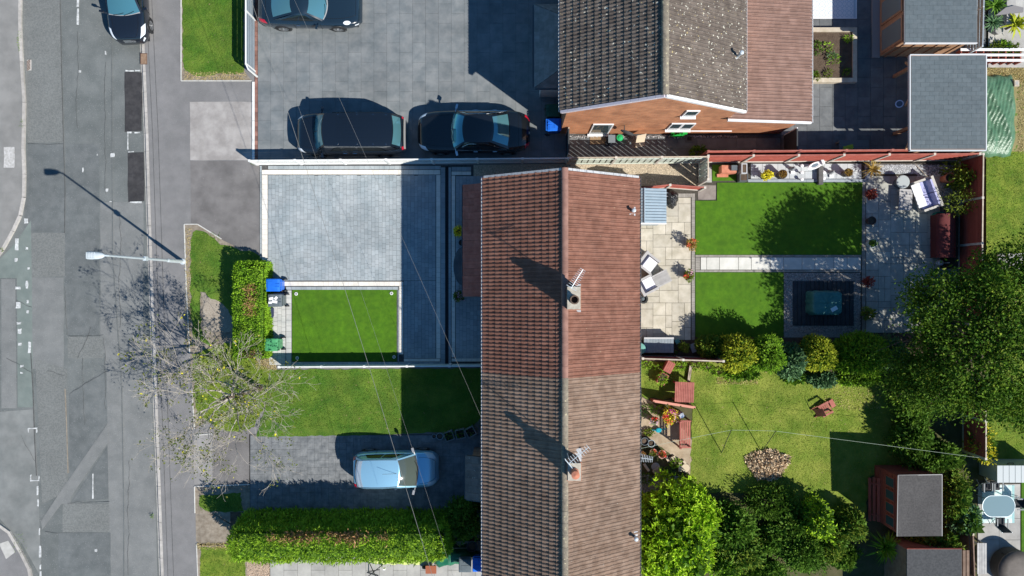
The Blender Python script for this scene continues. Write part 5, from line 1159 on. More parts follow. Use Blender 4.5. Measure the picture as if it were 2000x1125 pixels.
def armchair(px, py, rz, label, w=.78, d=.80, seats=1, name='rattan_armchair', cm=CUSH, backm=CUSH, fm=RATTAN):
    t = thing(name, label, 'armchair' if seats == 1 else 'sofa', GT(px, py, .5), rz)
    W2 = w / 2
    MB().box(-W2, -d / 2, .05, W2, d / 2, .28).build('base', fm, t)
    MB().box(-W2, d / 2 - .12, .28, W2, d / 2, .72).build('backrest', fm, t)
    for sg in (-1, 1): MB().box(min(sg * W2, sg * (W2 - .10)), -d / 2, .28, max(sg * W2, sg * (W2 - .10)), d / 2 - .12, .58).build('armrest', fm, t)
    sw = (w - .22) / seats
    for k in range(seats):
        xc = -W2 + .11 + sw * (k + .5)
        MB().rbox((xc, -.06, .36), (sw - .02, d - .22, .14)).build('seat_cushion', cm, t); MB().rbox((xc, d / 2 - .19, .56), (sw - .03, .13, .34), rx=-.22).build('back_cushion', backm, t)
    for sx in (-1, 1):
        for sy in (-1, 1): MB().box(sx * (W2 - .05) - .03, sy * (d / 2 - .05) - .03, 0, sx * (W2 - .05) + .03, sy * (d / 2 - .05) + .03, .05).build('foot', DKMET, t)
    return t
def plank_table(px, py, rz, w, d, h, n, m, label, name='garden_table', along=True, cat='table', legs=True):
    t = thing(name, label, cat, GT(px, py, h), rz)
    for k in range(n):
        y = -d / 2 + d * (k + .5) / n; MB().box(-w / 2, y - d / n / 2 + .006, h - .035, w / 2, y + d / n / 2 - .006, h + (k % 2) * .002).build('slat', m, t)
    MB().box(-w / 2 + .06, -d / 2 + .04, h - .09, w / 2 - .06, d / 2 - .04, h - .036).build('apron', m, t)
    if legs:
        for sx in (-1, 1):
            for sy in (-1, 1): MB().box(sx * (w / 2 - .07) - .035, sy * (d / 2 - .07) - .035, 0, sx * (w / 2 - .07) + .035, sy * (d / 2 - .07) + .035, h - .036).build('leg', m, t)
    return t
R = math.radians
# --- patio behind the red tiled house
armchair(1266, 513, R(-128 + 180), 'grey rattan armchair with white cushion, upper of the two by the house wall', backm=M('navy_back_cushion', (.05, .055, .09), rough=.9))
armchair(1264, 557, R(-62 + 180), 'grey rattan armchair with white cushions, lower of the two beside the slatted coffee table', backm=M('navy_back_cushion', (.05, .055, .09), rough=.9))
plank_table(1289, 546, R(27), .95, .62, .42, 7, M('grey_slat', (.36, .35, .34), (.42, .41, .4), s=6, rnd=.08), 'low grey slatted coffee table between the two rattan armchairs', name='coffee_table')
t = thing('fire_bowl', 'small dark round fire bowl below the lower rattan armchair', 'fire bowl', GT(1257, 584, .4))
MB().lathe([(.10, 0), (.20, .15), (.22, .36), (.2, .38), (.14, .36), (.12, .25)], 18).build('bowl', M('charcoal', (.05, .052, .05)), t); MB().lathe([(.11, .26), (.05, .30)], 12).build('grate', GREYP, t)
pot(1349, 477, .17, .36, TERRA, 'patio pot with orange green plant at the upper left edge of the rear artificial lawn', LF_BR, .09, 360, 1.5, .34, flowers='rr')
pot(1344, 538, .19, .34, M('dark_glaze', (.06, .05, .05)), 'dark patio pot with mixed coloured plant at the left end of the stone path', LF_O, .09, 320, 1.35, .26, flowers='kr')
# black refuse sack
def lump(name, label, cat, px, py, r, h, m, seed, amp=.25, fine=.12):
    t = thing(name, label, cat, GT(px, py, h * .5)); g = np.random.default_rng(seed); P = []; k = g.uniform(0, 6, 6)
    for i in range(15):
        th = PI / 2 * i / 14; row = []
        for j in range(33):
            a = 2 * PI * j / 32; rr = 1 + amp * .5 * math.sin(3 * a + k[0]) * math.sin(th * 2) + fine * math.sin(9 * a + k[1] + 3 * th) * math.cos(th) + fine * .6 * math.sin(14 * a + k[2] - 5 * th)
            row.append((r[0] * math.cos(a) * math.cos(th) ** .6 * rr, r[1] * math.sin(a) * math.cos(th) ** .6 * rr, h * math.sin(th) * (1 + fine * math.sin(7 * a + k[3]) * math.cos(th))))
        P.append(row)
    MB().grid(P).build('cover' if 'cover' in name else 'sack', m, t, smooth=True); return t
t = lump('refuse_sack', 'shiny black plastic refuse sack beside the blue grey metal shed', 'sack', 1314, 388, (.26, .42), .5, M('black_sack', (.012, .013, .015), rough=.22, spec=.8, bump=.9, bs=9, dist=.1), 3)
MB().tube([(-.05, .1, .46), (0, .1, .6), (.05, .12, .66)], [.06, .03, .07], 6).build('knot', M('black_sack', (.012, .013, .015)), t)
pot(1303, 380, .09, .3, UPVC, 'small white tub squeezed between the metal shed and the black sack', name='plastic_tub', cat='tub')
# grey storage box with planked lid
t = thing('storage_box', 'grey planked storage box by the red fence behind the red tiled house', 'storage box', GT(1287, 674, .62))
MB().box(-.66, -.33, .0, .66, .33, .56).build('body', GREYP, t)
for k in range(10): MB().box(-.68 + k * .136, -.35, .56, -.552 + k * .136, .35, .61 + .004 * (k % 2)).build('lid_plank', M('box_lid', (.22, .26, .29), (.26, .3, .33), s=5, rnd=.06), t)
MB().box(-.68, .28, .612, .68, .352, .632).build('lid_hinge_rail', M('pale_rail', (.5, .5, .5)), t)
t = thing('water_butt', 'teal water butt tucked behind the eave left of the grey storage box', 'water butt', GT(1250, 681, 1.0))
MB().lathe([(.22, 0), (.27, .3), (.27, .7), (.23, 1.0)], 18).build('barrel', M('teal_plastic', (.14, .34, .29)), t); MB().lathe([(.25, 1.0), (.25, 1.04), (.12, 1.08)], 18).build('lid', M('teal_plastic', (.14, .34, .29)), t)
t = thing('planter_crate', 'tilted blue grey crate on the dark bed beside the grey storage box', 'crate', GT(1356, 679, .3), R(20))
MB().rbox((0, 0, .15), (.30, .38, .3), taper=.85).build('body', GREYP, t); MB().rbox((0, 0, .31), (.33, .41, .02)).build('lid', M('crate_lid', (.32, .38, .42)), t)
t = thing('garden_ornament', 'small teal square tile at the corner of the grey storage box', 'ornament', GT(1323, 667, .2), R(30)); MB().rbox((0, 0, .1), (.17, .17, .2), taper=.8).build('base', M('teal_plastic', (.14, .34, .29)), t); MB().rbox((0, 0, .21), (.2, .2, .02)).build('top', M('teal_plastic', (.14, .34, .29)), t)
pot(1334, 678, .13, .24, TERRA, 'potted shrub with yellow green leaves between storage box and tilted crate', LF_O, .10, 320, 1.7, .4)
pot(1320, 687, .08, .16, M('orange_pot', (.6, .14, .07)), 'tiny orange pot right of the grey storage box', LF_G, .05, 90, 1.2, .12)
# covered fire pit
t = thing('covered_barbecue', 'square barbecue under a dark teal fabric cover in the gravel bed', 'barbecue', GT(1616, 592, .8))
TEAL = M('teal_cover', (.03, .15, .145), (.045, .19, .18), s=3, rough=.6, bump=.5, bs=6, dist=.06); P = []
for z, k in ((0.0, 1.02), (.15, 1.0), (.5, .97), (.78, .95), (.83, .90), (.85, .75), (.855, .3), (.86, .02)):
    row = []
    for j in range(49):
        a = 2 * PI * j / 48; c_, s_ = math.cos(a), math.sin(a); q = 1 / max(abs(c_), abs(s_)); q = min(q, 1.28); f = 1 + (.03 * math.sin(a * 11) + .02 * math.sin(a * 17)) * (1 - z)
        row.append((c_ * q * .70 * k * f, s_ * q * .56 * k * f, z + (.015 * math.sin(a * 5) if z > .8 else 0)))
    P.append(row)
MB().grid(P).build('cover', TEAL, t, smooth=True); MB().rbox((.28, -.26, .874), (.30, .18, .006), rz=.5).build('label_patch', M('cover_label', (.55, .7, .75)), t)
# --- pot terrace under the red fence
t = thing('brick_barbecue', 'small terracotta brick barbecue with grey lid against the long red fence', 'barbecue', GT(1424, 330, .6))
MB().box(-.32, -.16, 0, .36, .18, .55).build('body', TERRA, t); MB().box(-.42, -.30, 0, .10, -.16, .12).build('hearth', TERRA, t)
for k in range(4): MB().box(-.32, -.175, .05 + k * .12, .36, -.16, .13 + k * .12).build('brick_course', TERRA, t)
MB().rbox((.22, .05, .62), (.26, .22, .13), taper=1.1).build('lid', GREYP, t)
for k, (x, y, w, d, h, m_, lb) in enumerate(((1454, 329, .24, .44, .75, M('zinc', (.5, .52, .54)), 'pale metal planter box, upper of two beside the brick barbecue'), (1453, 346, .36, .36, .5, M('slate_box', (.10, .11, .12)), 'dark planter box below the pale metal one beside the brick barbecue'))):
    t = thing('planter_box', lb, 'planter', GT(x, y, h)); MB().box(-w / 2, -d / 2, 0, w / 2, d / 2, h - .03).build('body', m_, t)
    for q in ((-w / 2 - .01, -d / 2 - .01, w / 2 + .01, -d / 2 + .03), (-w / 2 - .01, d / 2 - .03, w / 2 + .01, d / 2 + .01), (-w / 2 - .01, -d / 2 + .03, -w / 2 + .03, d / 2 - .03), (w / 2 - .03, -d / 2 + .03, w / 2 + .01, d / 2 - .03)): MB().box(q[0], q[1], h - .03, q[2], q[3], h).build('rim', m_, t)
    MB().box(-w / 2 + .03, -d / 2 + .03, h - .05, w / 2 - .03, d / 2 - .03, h - .02).build('soil', SOIL, t)
pot(1496, 343, .15, .45, GREYP, 'yellow variegated shrub in a pot on the grey terrace', LF_YL, .10, 420, 1.4, .38)
pot(1529, 340, .20, .55, M('brown_glaze', (.10, .075, .06)), 'round brown pot of dry plants, left of the two on the grey terrace', LF_BR, .07, 220, .95, .06)
pot(1657, 337, .19, .5, M('brown_glaze', (.10, .075, .06)), 'round brown pot of dry plants, right of the two on the grey terrace', LF_BR, .07, 220, .95, .06)
for x, y, lb in ((1551, 328, 'grey stone figure with white base near the left brown pot'), (1627, 335, 'pale stone figure near the right brown pot')):
    t = thing('stone_ornament', lb, 'ornament', GT(x, y, .4)); MB().lathe([(.12, 0), (.12, .06), (.07, .1), (.09, .25), (.05, .36), (.07, .42), (.03, .5)], 10).build('figure', M('stone_grey', (.3, .31, .32)), t); MB().box(-.04, -.22, 0, .14, -.1, .12).build('plinth', UPVC, t)
for k, (x, y) in enumerate(((1567, 323.5), (1567, 336.5), (1567, 350), (1610, 336.5), (1610, 348))):
    t = thing('garden_light', f'small white post light on the terrace, {["top of the left row", "middle of the left row", "bottom of the left row", "upper one by the dark sleeper", "lower one by the dark sleeper"][k]}', 'light', GT(x, y, .3), group='white post lights on the terrace')
    MB().lathe([(.03, 0), (.03, .22)], 8).build('stem', DKMET, t); MB().lathe([(.075, .22), (.075, .28), (.03, .30)], 14).build('head', UPVC, t)
t = thing('terrace_divider', 'dark upright sleeper dividing the grey terrace', 'divider', GT(1604, 342, .3)); MB().box(-.09, -.42, 0, .09, .42, .26).build('sleeper', M('dark_sleeper', (.09, .09, .09), (.14, .135, .13), s=4), t); MB().box(-.1, -.43, .26, .1, .43, .29).build('cap', M('dark_sleeper', (.09, .09, .09)), t)
t = thing('garden_ornament', 'white oval ornament with dark centre leaning on the long red fence', 'ornament', GT(1594, 322, .5), R(22))
MB().lathe([(.36, .3), (.38, .34), (.3, .38), (.22, .36)], 24, sy=.42).build('frame', UPVC, t); MB().lathe([(.2, .33), (.18, .365)], 20, sy=.42).build('centre', M('oval_dark', (.15, .2, .25)), t); MB().box(.3, -.1, 0, .42, .14, .5).build('stand', UPVC, t)
def spiky(px, py, n, L, m, label, h=.3, base=None, potm=None, wdt=.05, droop=.25):
    t = thing('spiky_plant', label, 'plant', GT(px, py, h)); g = np.random.default_rng(int(px)); b = MB()
    if potm: MB().lathe([(.13, 0), (.18, h - .05), (.2, h), (.15, h), (.14, h - .06)], 14).build('pot', potm, t)
    else: MB().tube([(0, 0, 0), (0, 0, h)], [.06, .045], 7).build('stem', BARK, t)
    for k in range(n):
        a = g.uniform(0, 2 * PI); e = g.uniform(.15, 1.25); l = L * g.uniform(.7, 1.1); d = Vector((math.cos(a) * math.cos(e), math.sin(a) * math.cos(e), math.sin(e))); s_ = Vector((-math.sin(a), math.cos(a), 0)); p0 = Vector((0, 0, h)); p1 = p0 + d * l * .55; p2 = p0 + d * l - Vector((0, 0, droop * l))
        b.add([p0 - s_ * wdt * .4, p0 + s_ * wdt * .4, p1 + s_ * wdt * .5, p1 - s_ * wdt * .5, p2], [(0, 1, 2, 3), (3, 2, 4)])
    b.build('blades', m, t); return t
spiky(1703, 331, 60, .62, LF_BR, 'bronze spiky grass plant beside the slate chippings', .35, potm=GREYP, wdt=.035)
# --- right hand patio
t = thing('garden_table', 'round grey side table beside the lilac sofa', 'table', GT(1764, 355, .5)); MB().lathe([(.30, .44), (.30, .50), (.27, .51)], 24).build('table_top', M('table_grey', (.38, .42, .42)), t); MB().lathe([(.26, 0), (.22, .03), (.22, .40), (.28, .44)], 18).build('pedestal', GREYP, t)
plank_table(1769, 390, R(-3), .60, .98, .42, 8, RATTAN, 'oblong pale grey ottoman table below the round side table', name='ottoman_table')
armchair(1811, 379, R(-70), 'two seat garden sofa with lilac and white cushions on the right hand patio', 1.45, .85, 2, 'garden_sofa', CUSHL, CUSHL, M('sofa_frame', (.50, .48, .44)))
t = thing('seat_towel', 'bright white towel laid on the sofa seat', 'towel', GT(1800, 381, .45), R(-70)); MB().rbox((-.02, -.12, .45), (1.1, .40, .02)).build('cloth', UPVC, t); MB().rbox((.1, -.06, .464), (.3, .2, .008), rz=.3).build('fold', UPVC, t)
pot(1856, 347, .22, .62, TERRA, 'large terracotta urn in the shade near the right hand red fence', name='terracotta_urn', cat='urn')
pot(1866, 398, .34, .55, M('grey_glaze', (.24, .29, .30)), 'large grey tub holding an olive leaved shrub beside the sofa', LF_O, .13, 900, 2.0, .75, aspect=.3)
pot(1703, 431, .19, .40, M('brown_tub', (.07, .055, .05)), 'dark empty tub on the right hand patio', name='plant_tub', cat='tub')
pot(1704, 475, .20, .42, M('pale_glaze', (.50, .58, .56)), 'pale round pot of green plants on the right hand patio', LF_G, .07, 200, .9, .1)
pot(1699, 381, .10, .3, TERRA, 'dark red leaved shrub at the top corner of the right hand patio', LF_R, .13, 260, 2.0, .3)
pot(1694, 550, .10, .3, TERRA, 'dark red leaved shrub halfway down the right hand patio', LF_R, .12, 220, 2.0, .28)
pot(1692, 612, .14, .3, GREYP, 'yellowish shrub in shade beside the covered barbecue gravel', LF_O, .12, 300, 1.9, .35)
t = thing('storage_chest', 'dark red storage chest with curved lid against the right hand fence', 'chest', GT(1853, 460, .8))
MB().box(-.42, -.98, 0, .42, .98, .55).build('body', M('maroon_plastic', (.10, .022, .022)), t)
MB().grid([[(.44 * math.cos(a), y, .55 + .28 * math.sin(a)) for a in np.linspace(0, PI, 11)] for y in (-1.0, 1.0)]).build('lid', M('maroon_lid', (.12, .026, .026), (.15, .035, .035), s=4), t, smooth=True)
for y in (-1.0, 1.0): MB().add([(.44 * math.cos(a), y, .55 + .28 * math.sin(a)) for a in np.linspace(0, PI, 11)], [tuple(range(11))]).build('lid_end', M('maroon_plastic', (.10, .022, .022)), t)
plank_table(1850, 562, R(90), 1.75, .95, .5, 6, M('blue_slat', (.09, .13, .17), rnd=.1), 'dark blue grey slatted bench in tree shade below the red chest', name='garden_bench', cat='bench')
t = thing('watering_can', 'pale watering can between red chest and slatted bench', 'watering can', GT(1842, 513, .4)); MB().lathe([(.13, 0), (.14, .22), (.1, .26)], 14).build('can', GALV, t); MB().tube([(.12, 0, .05), (.3, 0, .25), (.36, 0, .3)], [.025, .018, .03], 6).build('spout', GALV, t); MB().tube([(-.12, 0, .1), (-.24, 0, .2), (-.1, 0, .32), (.05, 0, .26)], .014, 5).build('handle', GALV, t)
for k, (x, y, ln, a) in enumerate(((1796, 332, 28, -48), (1806, 342, 24, -48), (1839, 361, 22, -38), (1838, 371, 12, -42))):
    t = thing('garden_cane', f'thin pale cane lying on the dark chippings by the sofa, {["upper left", "second from the left", "upper right", "shortest, lower right"][k]}', 'cane', (*G(x, y), .05), R(a), group='canes by the sofa'); MB().tube([(-ln / 84, 0, .02), (ln / 84, 0, .05)], .014, 5).build('stem', WOODW, t); MB().tube([(ln / 84, 0, .05), (ln / 84 + .03, 0, .05)], .018, 5).build('tip', UPVC, t)
def shrub(name, label, px, py, rx, ry, h, m, n, ls, seed, aspect=.5, group=None, core=True, up=.5, spread=.8, zc=None, amp=.2, coreM=None, fill=.55, base=0.0, ros=0):
    c = GT(px, py, h * .6, base); t = thing(name, label, 'shrub', c, group=group); rx, ry = rx / S, ry / S
    if max(rx, ry) > .5 and aspect > .36:
        g = np.random.default_rng(seed + 900); Ps = []; Ds = []; nb = 7
        for k in range(nb):
            a = 2 * PI * k / nb + g.uniform(-.5, .5); q = 0 if k == 0 else g.uniform(.35, .62); s_ = g.uniform(.45, .66); hh = h * (1 if k == 0 else g.uniform(.62, .98))
            p_, d_ = blob(int(n * .26), (rx * q * math.cos(a), ry * q * math.sin(a), hh * .45), (rx * s_, ry * s_, hh * .55), lobes=10, amp=.34, seed=seed * 7 + k, inner=.3); Ps.append(p_); Ds.append(d_)
        P = np.concatenate(Ps); D = np.concatenate(Ds)
    else: P, D = blob(n, (0, 0, h * .42), (rx, ry, h * .58), lobes=14, amp=amp, seed=seed, inner=fill)
    if ros: P = np.repeat(P, ros, 0); D = np.repeat(D, ros, 0)
    V, F = leafgeo(P, ls, D, aspect=aspect, up=up, spread=spread); link('foliage', mesh_np('foliage', V, F, m), t)
    b = MB(); g = random.Random(seed)
    for k in range(6):
        a = g.uniform(0, 2 * PI); b2 = Vector((math.cos(a) * rx * .5, math.sin(a) * ry * .5, h * .55)); b.tube([(0, 0, 0), b2 * .5, b2], [.03, .02, .008], 5)
    b.build('stems', BARK, t)
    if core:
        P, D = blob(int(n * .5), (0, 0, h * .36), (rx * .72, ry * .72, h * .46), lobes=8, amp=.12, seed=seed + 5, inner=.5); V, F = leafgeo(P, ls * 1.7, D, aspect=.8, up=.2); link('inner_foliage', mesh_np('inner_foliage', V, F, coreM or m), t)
    return t
shrub('leafy_shrub', 'loose yellow leaved shrub against the top of the right hand red fence', 1890, 344, 34, 30, 1.6, LF_O, 600, .16, 101, core=False, fill=.2)
t = thing('garden_hose', 'teal garden hose coil beside the grey tub and red chest', 'hose', GT(1836, 421, .2))
MB().tube([(.3 * math.cos(a) * (1 - a * .012), .16 * math.sin(a), .05 + a * .008) for a in np.linspace(0, 18, 70)], .03, 5).build('coil', M('teal_hose', (.03, .22, .18)), t); MB().tube([(.3, 0, .2), (.5, .05, .2)], .035, 5).build('nozzle', M('hose_red', (.4, .1, .08)), t)

# --- rear garden of the brown tiled house
plank_table(1337, 766, R(-92), .92, .88, .72, 11, REDP, 'square red slatted garden table beside the leaning red panel')
t = thing('fence_panel', 'narrow red panel standing on edge below the red slatted table', 'panel', GT(1315, 788, .6), R(-9))
for k in range(6): MB().box(-.95, -.02 - .0 * k, .08 + k * .12, .95, .02, .185 + k * .12).build('board', REDW, t)
for x in (-.93, -.3, .3, .93): MB().box(x - .03, -.06, 0, x + .03, -.02, .84).build('batten', REDW, t)
MB().box(-.97, -.06, .80, .97, .05, .84).build('cap', M('pale_red', (.6, .27, .2)), t)
t = thing('planter_bench', 'pinkish wooden planter bench with climbing plants, tilted, below the red fence', 'planter', GT(1300, 731, .5), R(62))
for x in (-.5, .12):
    for sgy in (-1, 1): MB().box(x, sgy * .18 - .015, .1, x + .50, sgy * .18 + .015, .45).build('side_board', REDP, t)
    for xx in (x, x + .5): MB().box(xx - .015, -.18, .1, xx + .015, .18, .45).build('end_board', REDP, t)
for k in range(4): MB().box(.12, -.17 + k * .088, .452, .62, -.09 + k * .088, .475).build('slat', REDP, t)
for x in (-.45, .57):
    for y in (-.15, .15): MB().box(x - .03, y - .03, 0, x + .03, y + .03, .1).build('leg', REDP, t)
MB().box(-.48, -.16, .3, -.02, .16, .38).build('soil', SOIL, t)
P, D = blob(120, (-.25, 0, .45), (.4, .24, .2), seed=8, inner=.1); V, F = leafgeo(P, .11, D, aspect=.6); link('foliage', mesh_np('foliage', V, F, LF_H), t)
t = thing('log', 'split pale log standing in the grass below the red fence', 'log', GT(1348, 729, .2), R(82)); MB().tube([(-.4, 0, .1), (0, .01, .11), (.4, -.01, .1)], [.08, .085, .075], 9).build('wood', BARK, t); MB().rbox((0, .02, .17), (.76, .1, .03)).build('split_face', WOODW, t)
t = thing('garden_bench', 'red slatted garden bench seen from above beside the bright flower pots', 'bench', GT(1338, 849, .7), R(90))
for k in range(5): MB().box(-.62, -.30 + k * .10, .42, .62, -.225 + k * .10, .45).build('seat_slat', REDP, t)
for k in range(3): MB().box(-.62, .22 + k * .02, .55 + k * .13, .62, .245 + k * .02, .65 + k * .13).build('back_slat', REDP, t)
for x in (-.60, .60):
    MB().box(x - .03, -.30, .60, x + .03, .24, .635).build('armrest', REDP, t)
    for y in (-.27, .22): MB().box(x - .03, y - .03, 0, x + .03, y + .03, .9 if y > 0 else .6).build('leg', REDP, t)
pot(1308, 812, .26, .42, TERRA, 'large tub overflowing with purple, red and yellow flowers beside the red bench', LF_YL, .09, 520, 1.5, .30, flowers='prkprkr')
pot(1277, 821, .17, .38, TERRA, 'pot of pink and red flowers with a white rim near the house wall', LF_G, .08, 200, 1.1, .18, flowers='rkkr', rimm=UPVC)
t = thing('garden_ornament', 'blue and white enamel jug on the corner of the red bench', 'ornament', GT(1332, 812, .5)); MB().lathe([(.13, 0), (.16, .15), (.12, .35), (.08, .42), (.11, .48)], 14).build('body', M('jug_blue', (.06, .12, .25), (.6, .65, .7), s=6), t); MB().tube([(.1, 0, .4), (.26, -.05, .3), (.14, 0, .12)], .02, 5).build('handle', DKMET, t)
t = thing('toy_watering_can', 'bright turquoise watering can in front of the flower tub', 'watering can', GT(1287, 841, .25), .2); TQ = M('turquoise', (.01, .32, .42)); MB().lathe([(.1, 0), (.11, .18), (.08, .2)], 12, sx=1.3).build('can', TQ, t); MB().tube([(.12, 0, .06), (.32, .0, .18)], .03, 6).build('spout', TQ, t); MB().tube([(-.1, 0, .05), (-.3, .08, .12), (-.08, 0, .2)], .02, 5).build('handle', TQ, t)
pot(1259, 862, .17, .4, BLACKP, 'black bucket under the rear eave, left of the pair', name='bucket', cat='bucket', rimm=GREYP); pot(1272, 866, .16, .38, M('black_blue', (.02, .03, .05)), 'black bucket with pale rim, right of the pair under the rear eave', name='bucket', cat='bucket', rimm=M('pale_rim', (.35, .42, .45)))
pot(1276, 884, .17, .32, TERRA, 'pale pot of sparse red flowers beside the buckets', LF_O, .07, 140, 1.0, .1, rimm=WOODW, flowers='r'); pot(1293, 887, .18, .32, M('pink_pot', (.55, .25, .22)), 'pot ringed with bright red flowers beside the log offcuts', LF_O, .07, 160, .9, .08, rimm=M('pink_rim', (.7, .4, .36)), flowers='rrr')
pot(1256, 886, .10, .25, TERRA, 'small pot close to the wall below the black bucket', LF_BR, .06, 80, 1.0, .1)
for k, (x, y, w, l, a, lb) in enumerate(((1303, 896, .12, .26, 30, 'short pale offcut beside the red flower pot'), (1313, 894, .26, .16, 25, 'square pale offcut right of the red flower pot'), (1327, 909, .14, .52, 0, 'long pale plank standing next to the round log slice'), (1262, 912, .12, .40, 35, 'dull plank lying under the small aerial'), (1336, 902, .1, .2, 40, 'wedge shaped offcut above the round log slice'))):
    t = thing('wood_offcut', lb, 'wood', (*G(x, y), .02), R(a), group='wood offcuts'); MB().box(-w / 2, -l / 2, 0, w / 2, l / 2, .10).build('plank', WOODW, t); MB().box(-w / 2 + .01, -l / 2 + .01, .10, w / 2 - .01, l / 2 - .01, .112).build('bark_face', M('cut_face', (.55, .46, .33)), t)
t = thing('log_slice', 'round pale log slice on the dirt beside the rear lawn', 'log', (*G(1338, 913), .02)); MB().lathe([(.21, 0), (.21, .10), (.2, .105)], 20).build('wood', BARK, t); MB().lathe([(.195, .10), (.19, .112)], 20).build('cut_face', M('cut_face', (.55, .46, .33)), t)
plank_table(1285, 921, R(38), .40, .36, .16, 5, WOODW, 'small slatted wooden stand over a grey round slab', name='plant_stand', cat='stand')
for x, y, r_, lb in ((1280, 911, .19, 'round grey stepping stone under the small slatted stand'), (1316, 940, .24, 'round brown grey stepping stone on the shaded gravel')):
    t = thing('stepping_stone', lb, 'stepping stone', (*G(x, y), .015)); MB().lathe([(r_, 0), (r_, .04), (r_ * .96, .05)], 22).build('slab', CONCS, t); MB().lathe([(r_ * .8, .05), (r_ * .78, .054)], 22).build('face', CONCS, t)
# reclining garden chair on the lawn
t = thing('garden_chair', 'reddish reclining wooden armchair alone on the rear lawn', 'chair', GT(1613, 799, .4), R(118)); t.scale = (.74, .74, .74)
for k in range(5): MB().rbox((0, -.30 + k * .125, .34 - k * .015), (.52, .105, .025), rx=-.12).build('seat_slat', REDP, t)
for k in range(5): MB().rbox((-.21 + k * .105, .45, .62), (.09, .025, .78), rx=.45).build('back_slat', REDP, t)
for sg in (-1, 1):
    MB().rbox((sg * .33, .02, .56), (.12, .72, .025)).build('armrest', REDP, t); MB().box(sg * .30 - .03, -.32, 0, sg * .30 + .03, -.24, .55).build('leg', REDP, t); MB().rbox((sg * .28, .25, .17), (.04, .95, .1), rx=-.18).build('leg', REDP, t)
MB().rbox((0, -.62, .16), (.5, .3, .03), rx=.2).build('footrest', REDP, t)
# clothes line
cl = [(1246, 877, 1.9), (1428, 840, 1.55), (1515, 842, 1.7), (1912, 894, 1.95)]; Q = [W(*q) for q in cl]
t = thing('clothes_line', 'pale clothes line strung across the rear lawn to the right hand fence', 'clothes line', Q[0]); pts = []
for a, b in zip(Q[:-1], Q[1:]):
    for k in range(12): pts.append(tuple(a.lerp(b, k / 12) - Vector((0, 0, .04 * math.sin(PI * k / 12))) - Q[0]))
MB().tube(pts + [tuple(Q[-1] - Q[0])], .006, 5).build('line', M('line_green', (.40, .48, .38), rough=.5), t); MB().tube([(0, 0, .05), (-.3, .05, .05)], .02, 5).build('hook', GALV, t)
for bx, by, q, lb in ((1409, 884, Q[1], 'thin pole propping the clothes line, left of the two'), (1487, 883, Q[2], 'thin pole propping the clothes line above the wood chip pile')):
    b0 = Vector((*G(bx, by), .02)); t = thing('line_prop', lb, 'pole', b0, group='clothes line props'); MB().tube([(0, 0, 0), tuple(q - b0)], .017, 6).build('pole', DKMET, t); MB().tube([tuple(q - b0 + Vector((-.03, 0, .05))), tuple(q - b0), tuple(q - b0 + Vector((.03, 0, .05)))], .01, 4).build('fork', DKMET, t)
# wood chip pile
g = np.random.default_rng(5); n = 1500; rr = np.sqrt(g.uniform(0, 1, n)); a = g.uniform(0, 2 * PI, n); P = np.stack([rr * np.cos(a) * .95 * (1 + .2 * np.sin(3 * a)), rr * np.sin(a) * .72, .05 + .22 * (1 - rr) + g.uniform(0, .04, n)], 1)
t = thing('wood_chip_pile', 'heap of pale wood chippings and dry leaves on the rear lawn', 'pile', GT(1500, 908, .1)); V, F = leafgeo(P, .13, None, aspect=.55, up=1.0); link('chippings', mesh_np('chippings', V, F, M('chips', (.42, .28, .16), (.74, .62, .44), s=7, isl=.4)), t)
MB().lathe([(.9, 0), (.6, .14), (.1, .26)], 20, sy=.75).build('heap', M('chip_base', (.2, .14, .08), (.3, .22, .14), s=9), t)

# --- plot A odds and ends
t = thing('door_mat', 'brown door mat outside the white side door', 'mat', GT(1168, 275, 0, .022)); MB().box(-.38, -.17, 0, .36, .19, .014).build('mat', M('coir', (.24, .16, .09), (.32, .22, .13), s=20), t)
for q in ((-.40, -.19, .38, -.17), (-.40, .19, .38, .21)): MB().box(q[0], q[1], 0, q[2], q[3], .018).build('border', BLACKP, t)
t = thing('boot_rack', 'pile of dark boots on the right end of the brown door mat', 'boots', GT(1183, 276, .15, .03)); 
for k in range(3): MB().lathe([(.05, 0), (.06, .1), (.05, .22)], 8, c=(.02 + k * .07, -.03 + .05 * (k % 2), .01)).build('boot', BLACKP, t); MB().rbox((.02 + k * .07, -.13 + .05 * (k % 2), .05), (.07, .16, .07)).build('toe', BLACKP, t)
t = thing('storage_crate', 'grey lidded crate beside the boots by the gable wall', 'crate', GT(1195, 271, .4, .022)); MB().rbox((0, 0, .17), (.28, .32, .34), taper=.9).build('body', GREYP, t); MB().box(-.16, -.18, .34, .16, .18, .37).build('lid', M('crate_grey', (.16, .19, .21)), t)
t = thing('garden_ball', 'bright green plastic tub by the gable wall', 'tub', GT(1211, 269, .25, .022)); MB().lathe([(.1, 0), (.15, .2), (.155, .22), (.13, .22), (.12, .12)], 16).build('tub', M('vivid_green', (.015, .38, .12)), t); MB().lathe([(.13, .215), (.05, .26)], 14).build('lid', M('vivid_green', (.015, .38, .12)), t)
t = thing('cream_chair_back', 'cream curved panel standing against the gable wall', 'panel', GT(1253, 274, .8, .022), R(12)); CR = M('cream_panel', (.70, .58, .44), rough=.5)
MB().grid([[(x - .2 + .0 * z, .35 - .75 * (z / 1.1) ** 2 * .2 - (1 - z / 1.1) * .5, z) for x in np.linspace(0, .42, 4)] for z in np.linspace(0, 1.1, 9)]).build('panel', CR, t); MB().box(-.21, -.17, 0, .23, -.13, .05).build('foot', CR, t)
t = thing('hose_pipe', 'tangled bright green hose pipe hung below the gable window', 'hose', GT(1325, 261, .5, .1)); VG = M('hose_green', (.01, .38, .05)); g = random.Random(4)
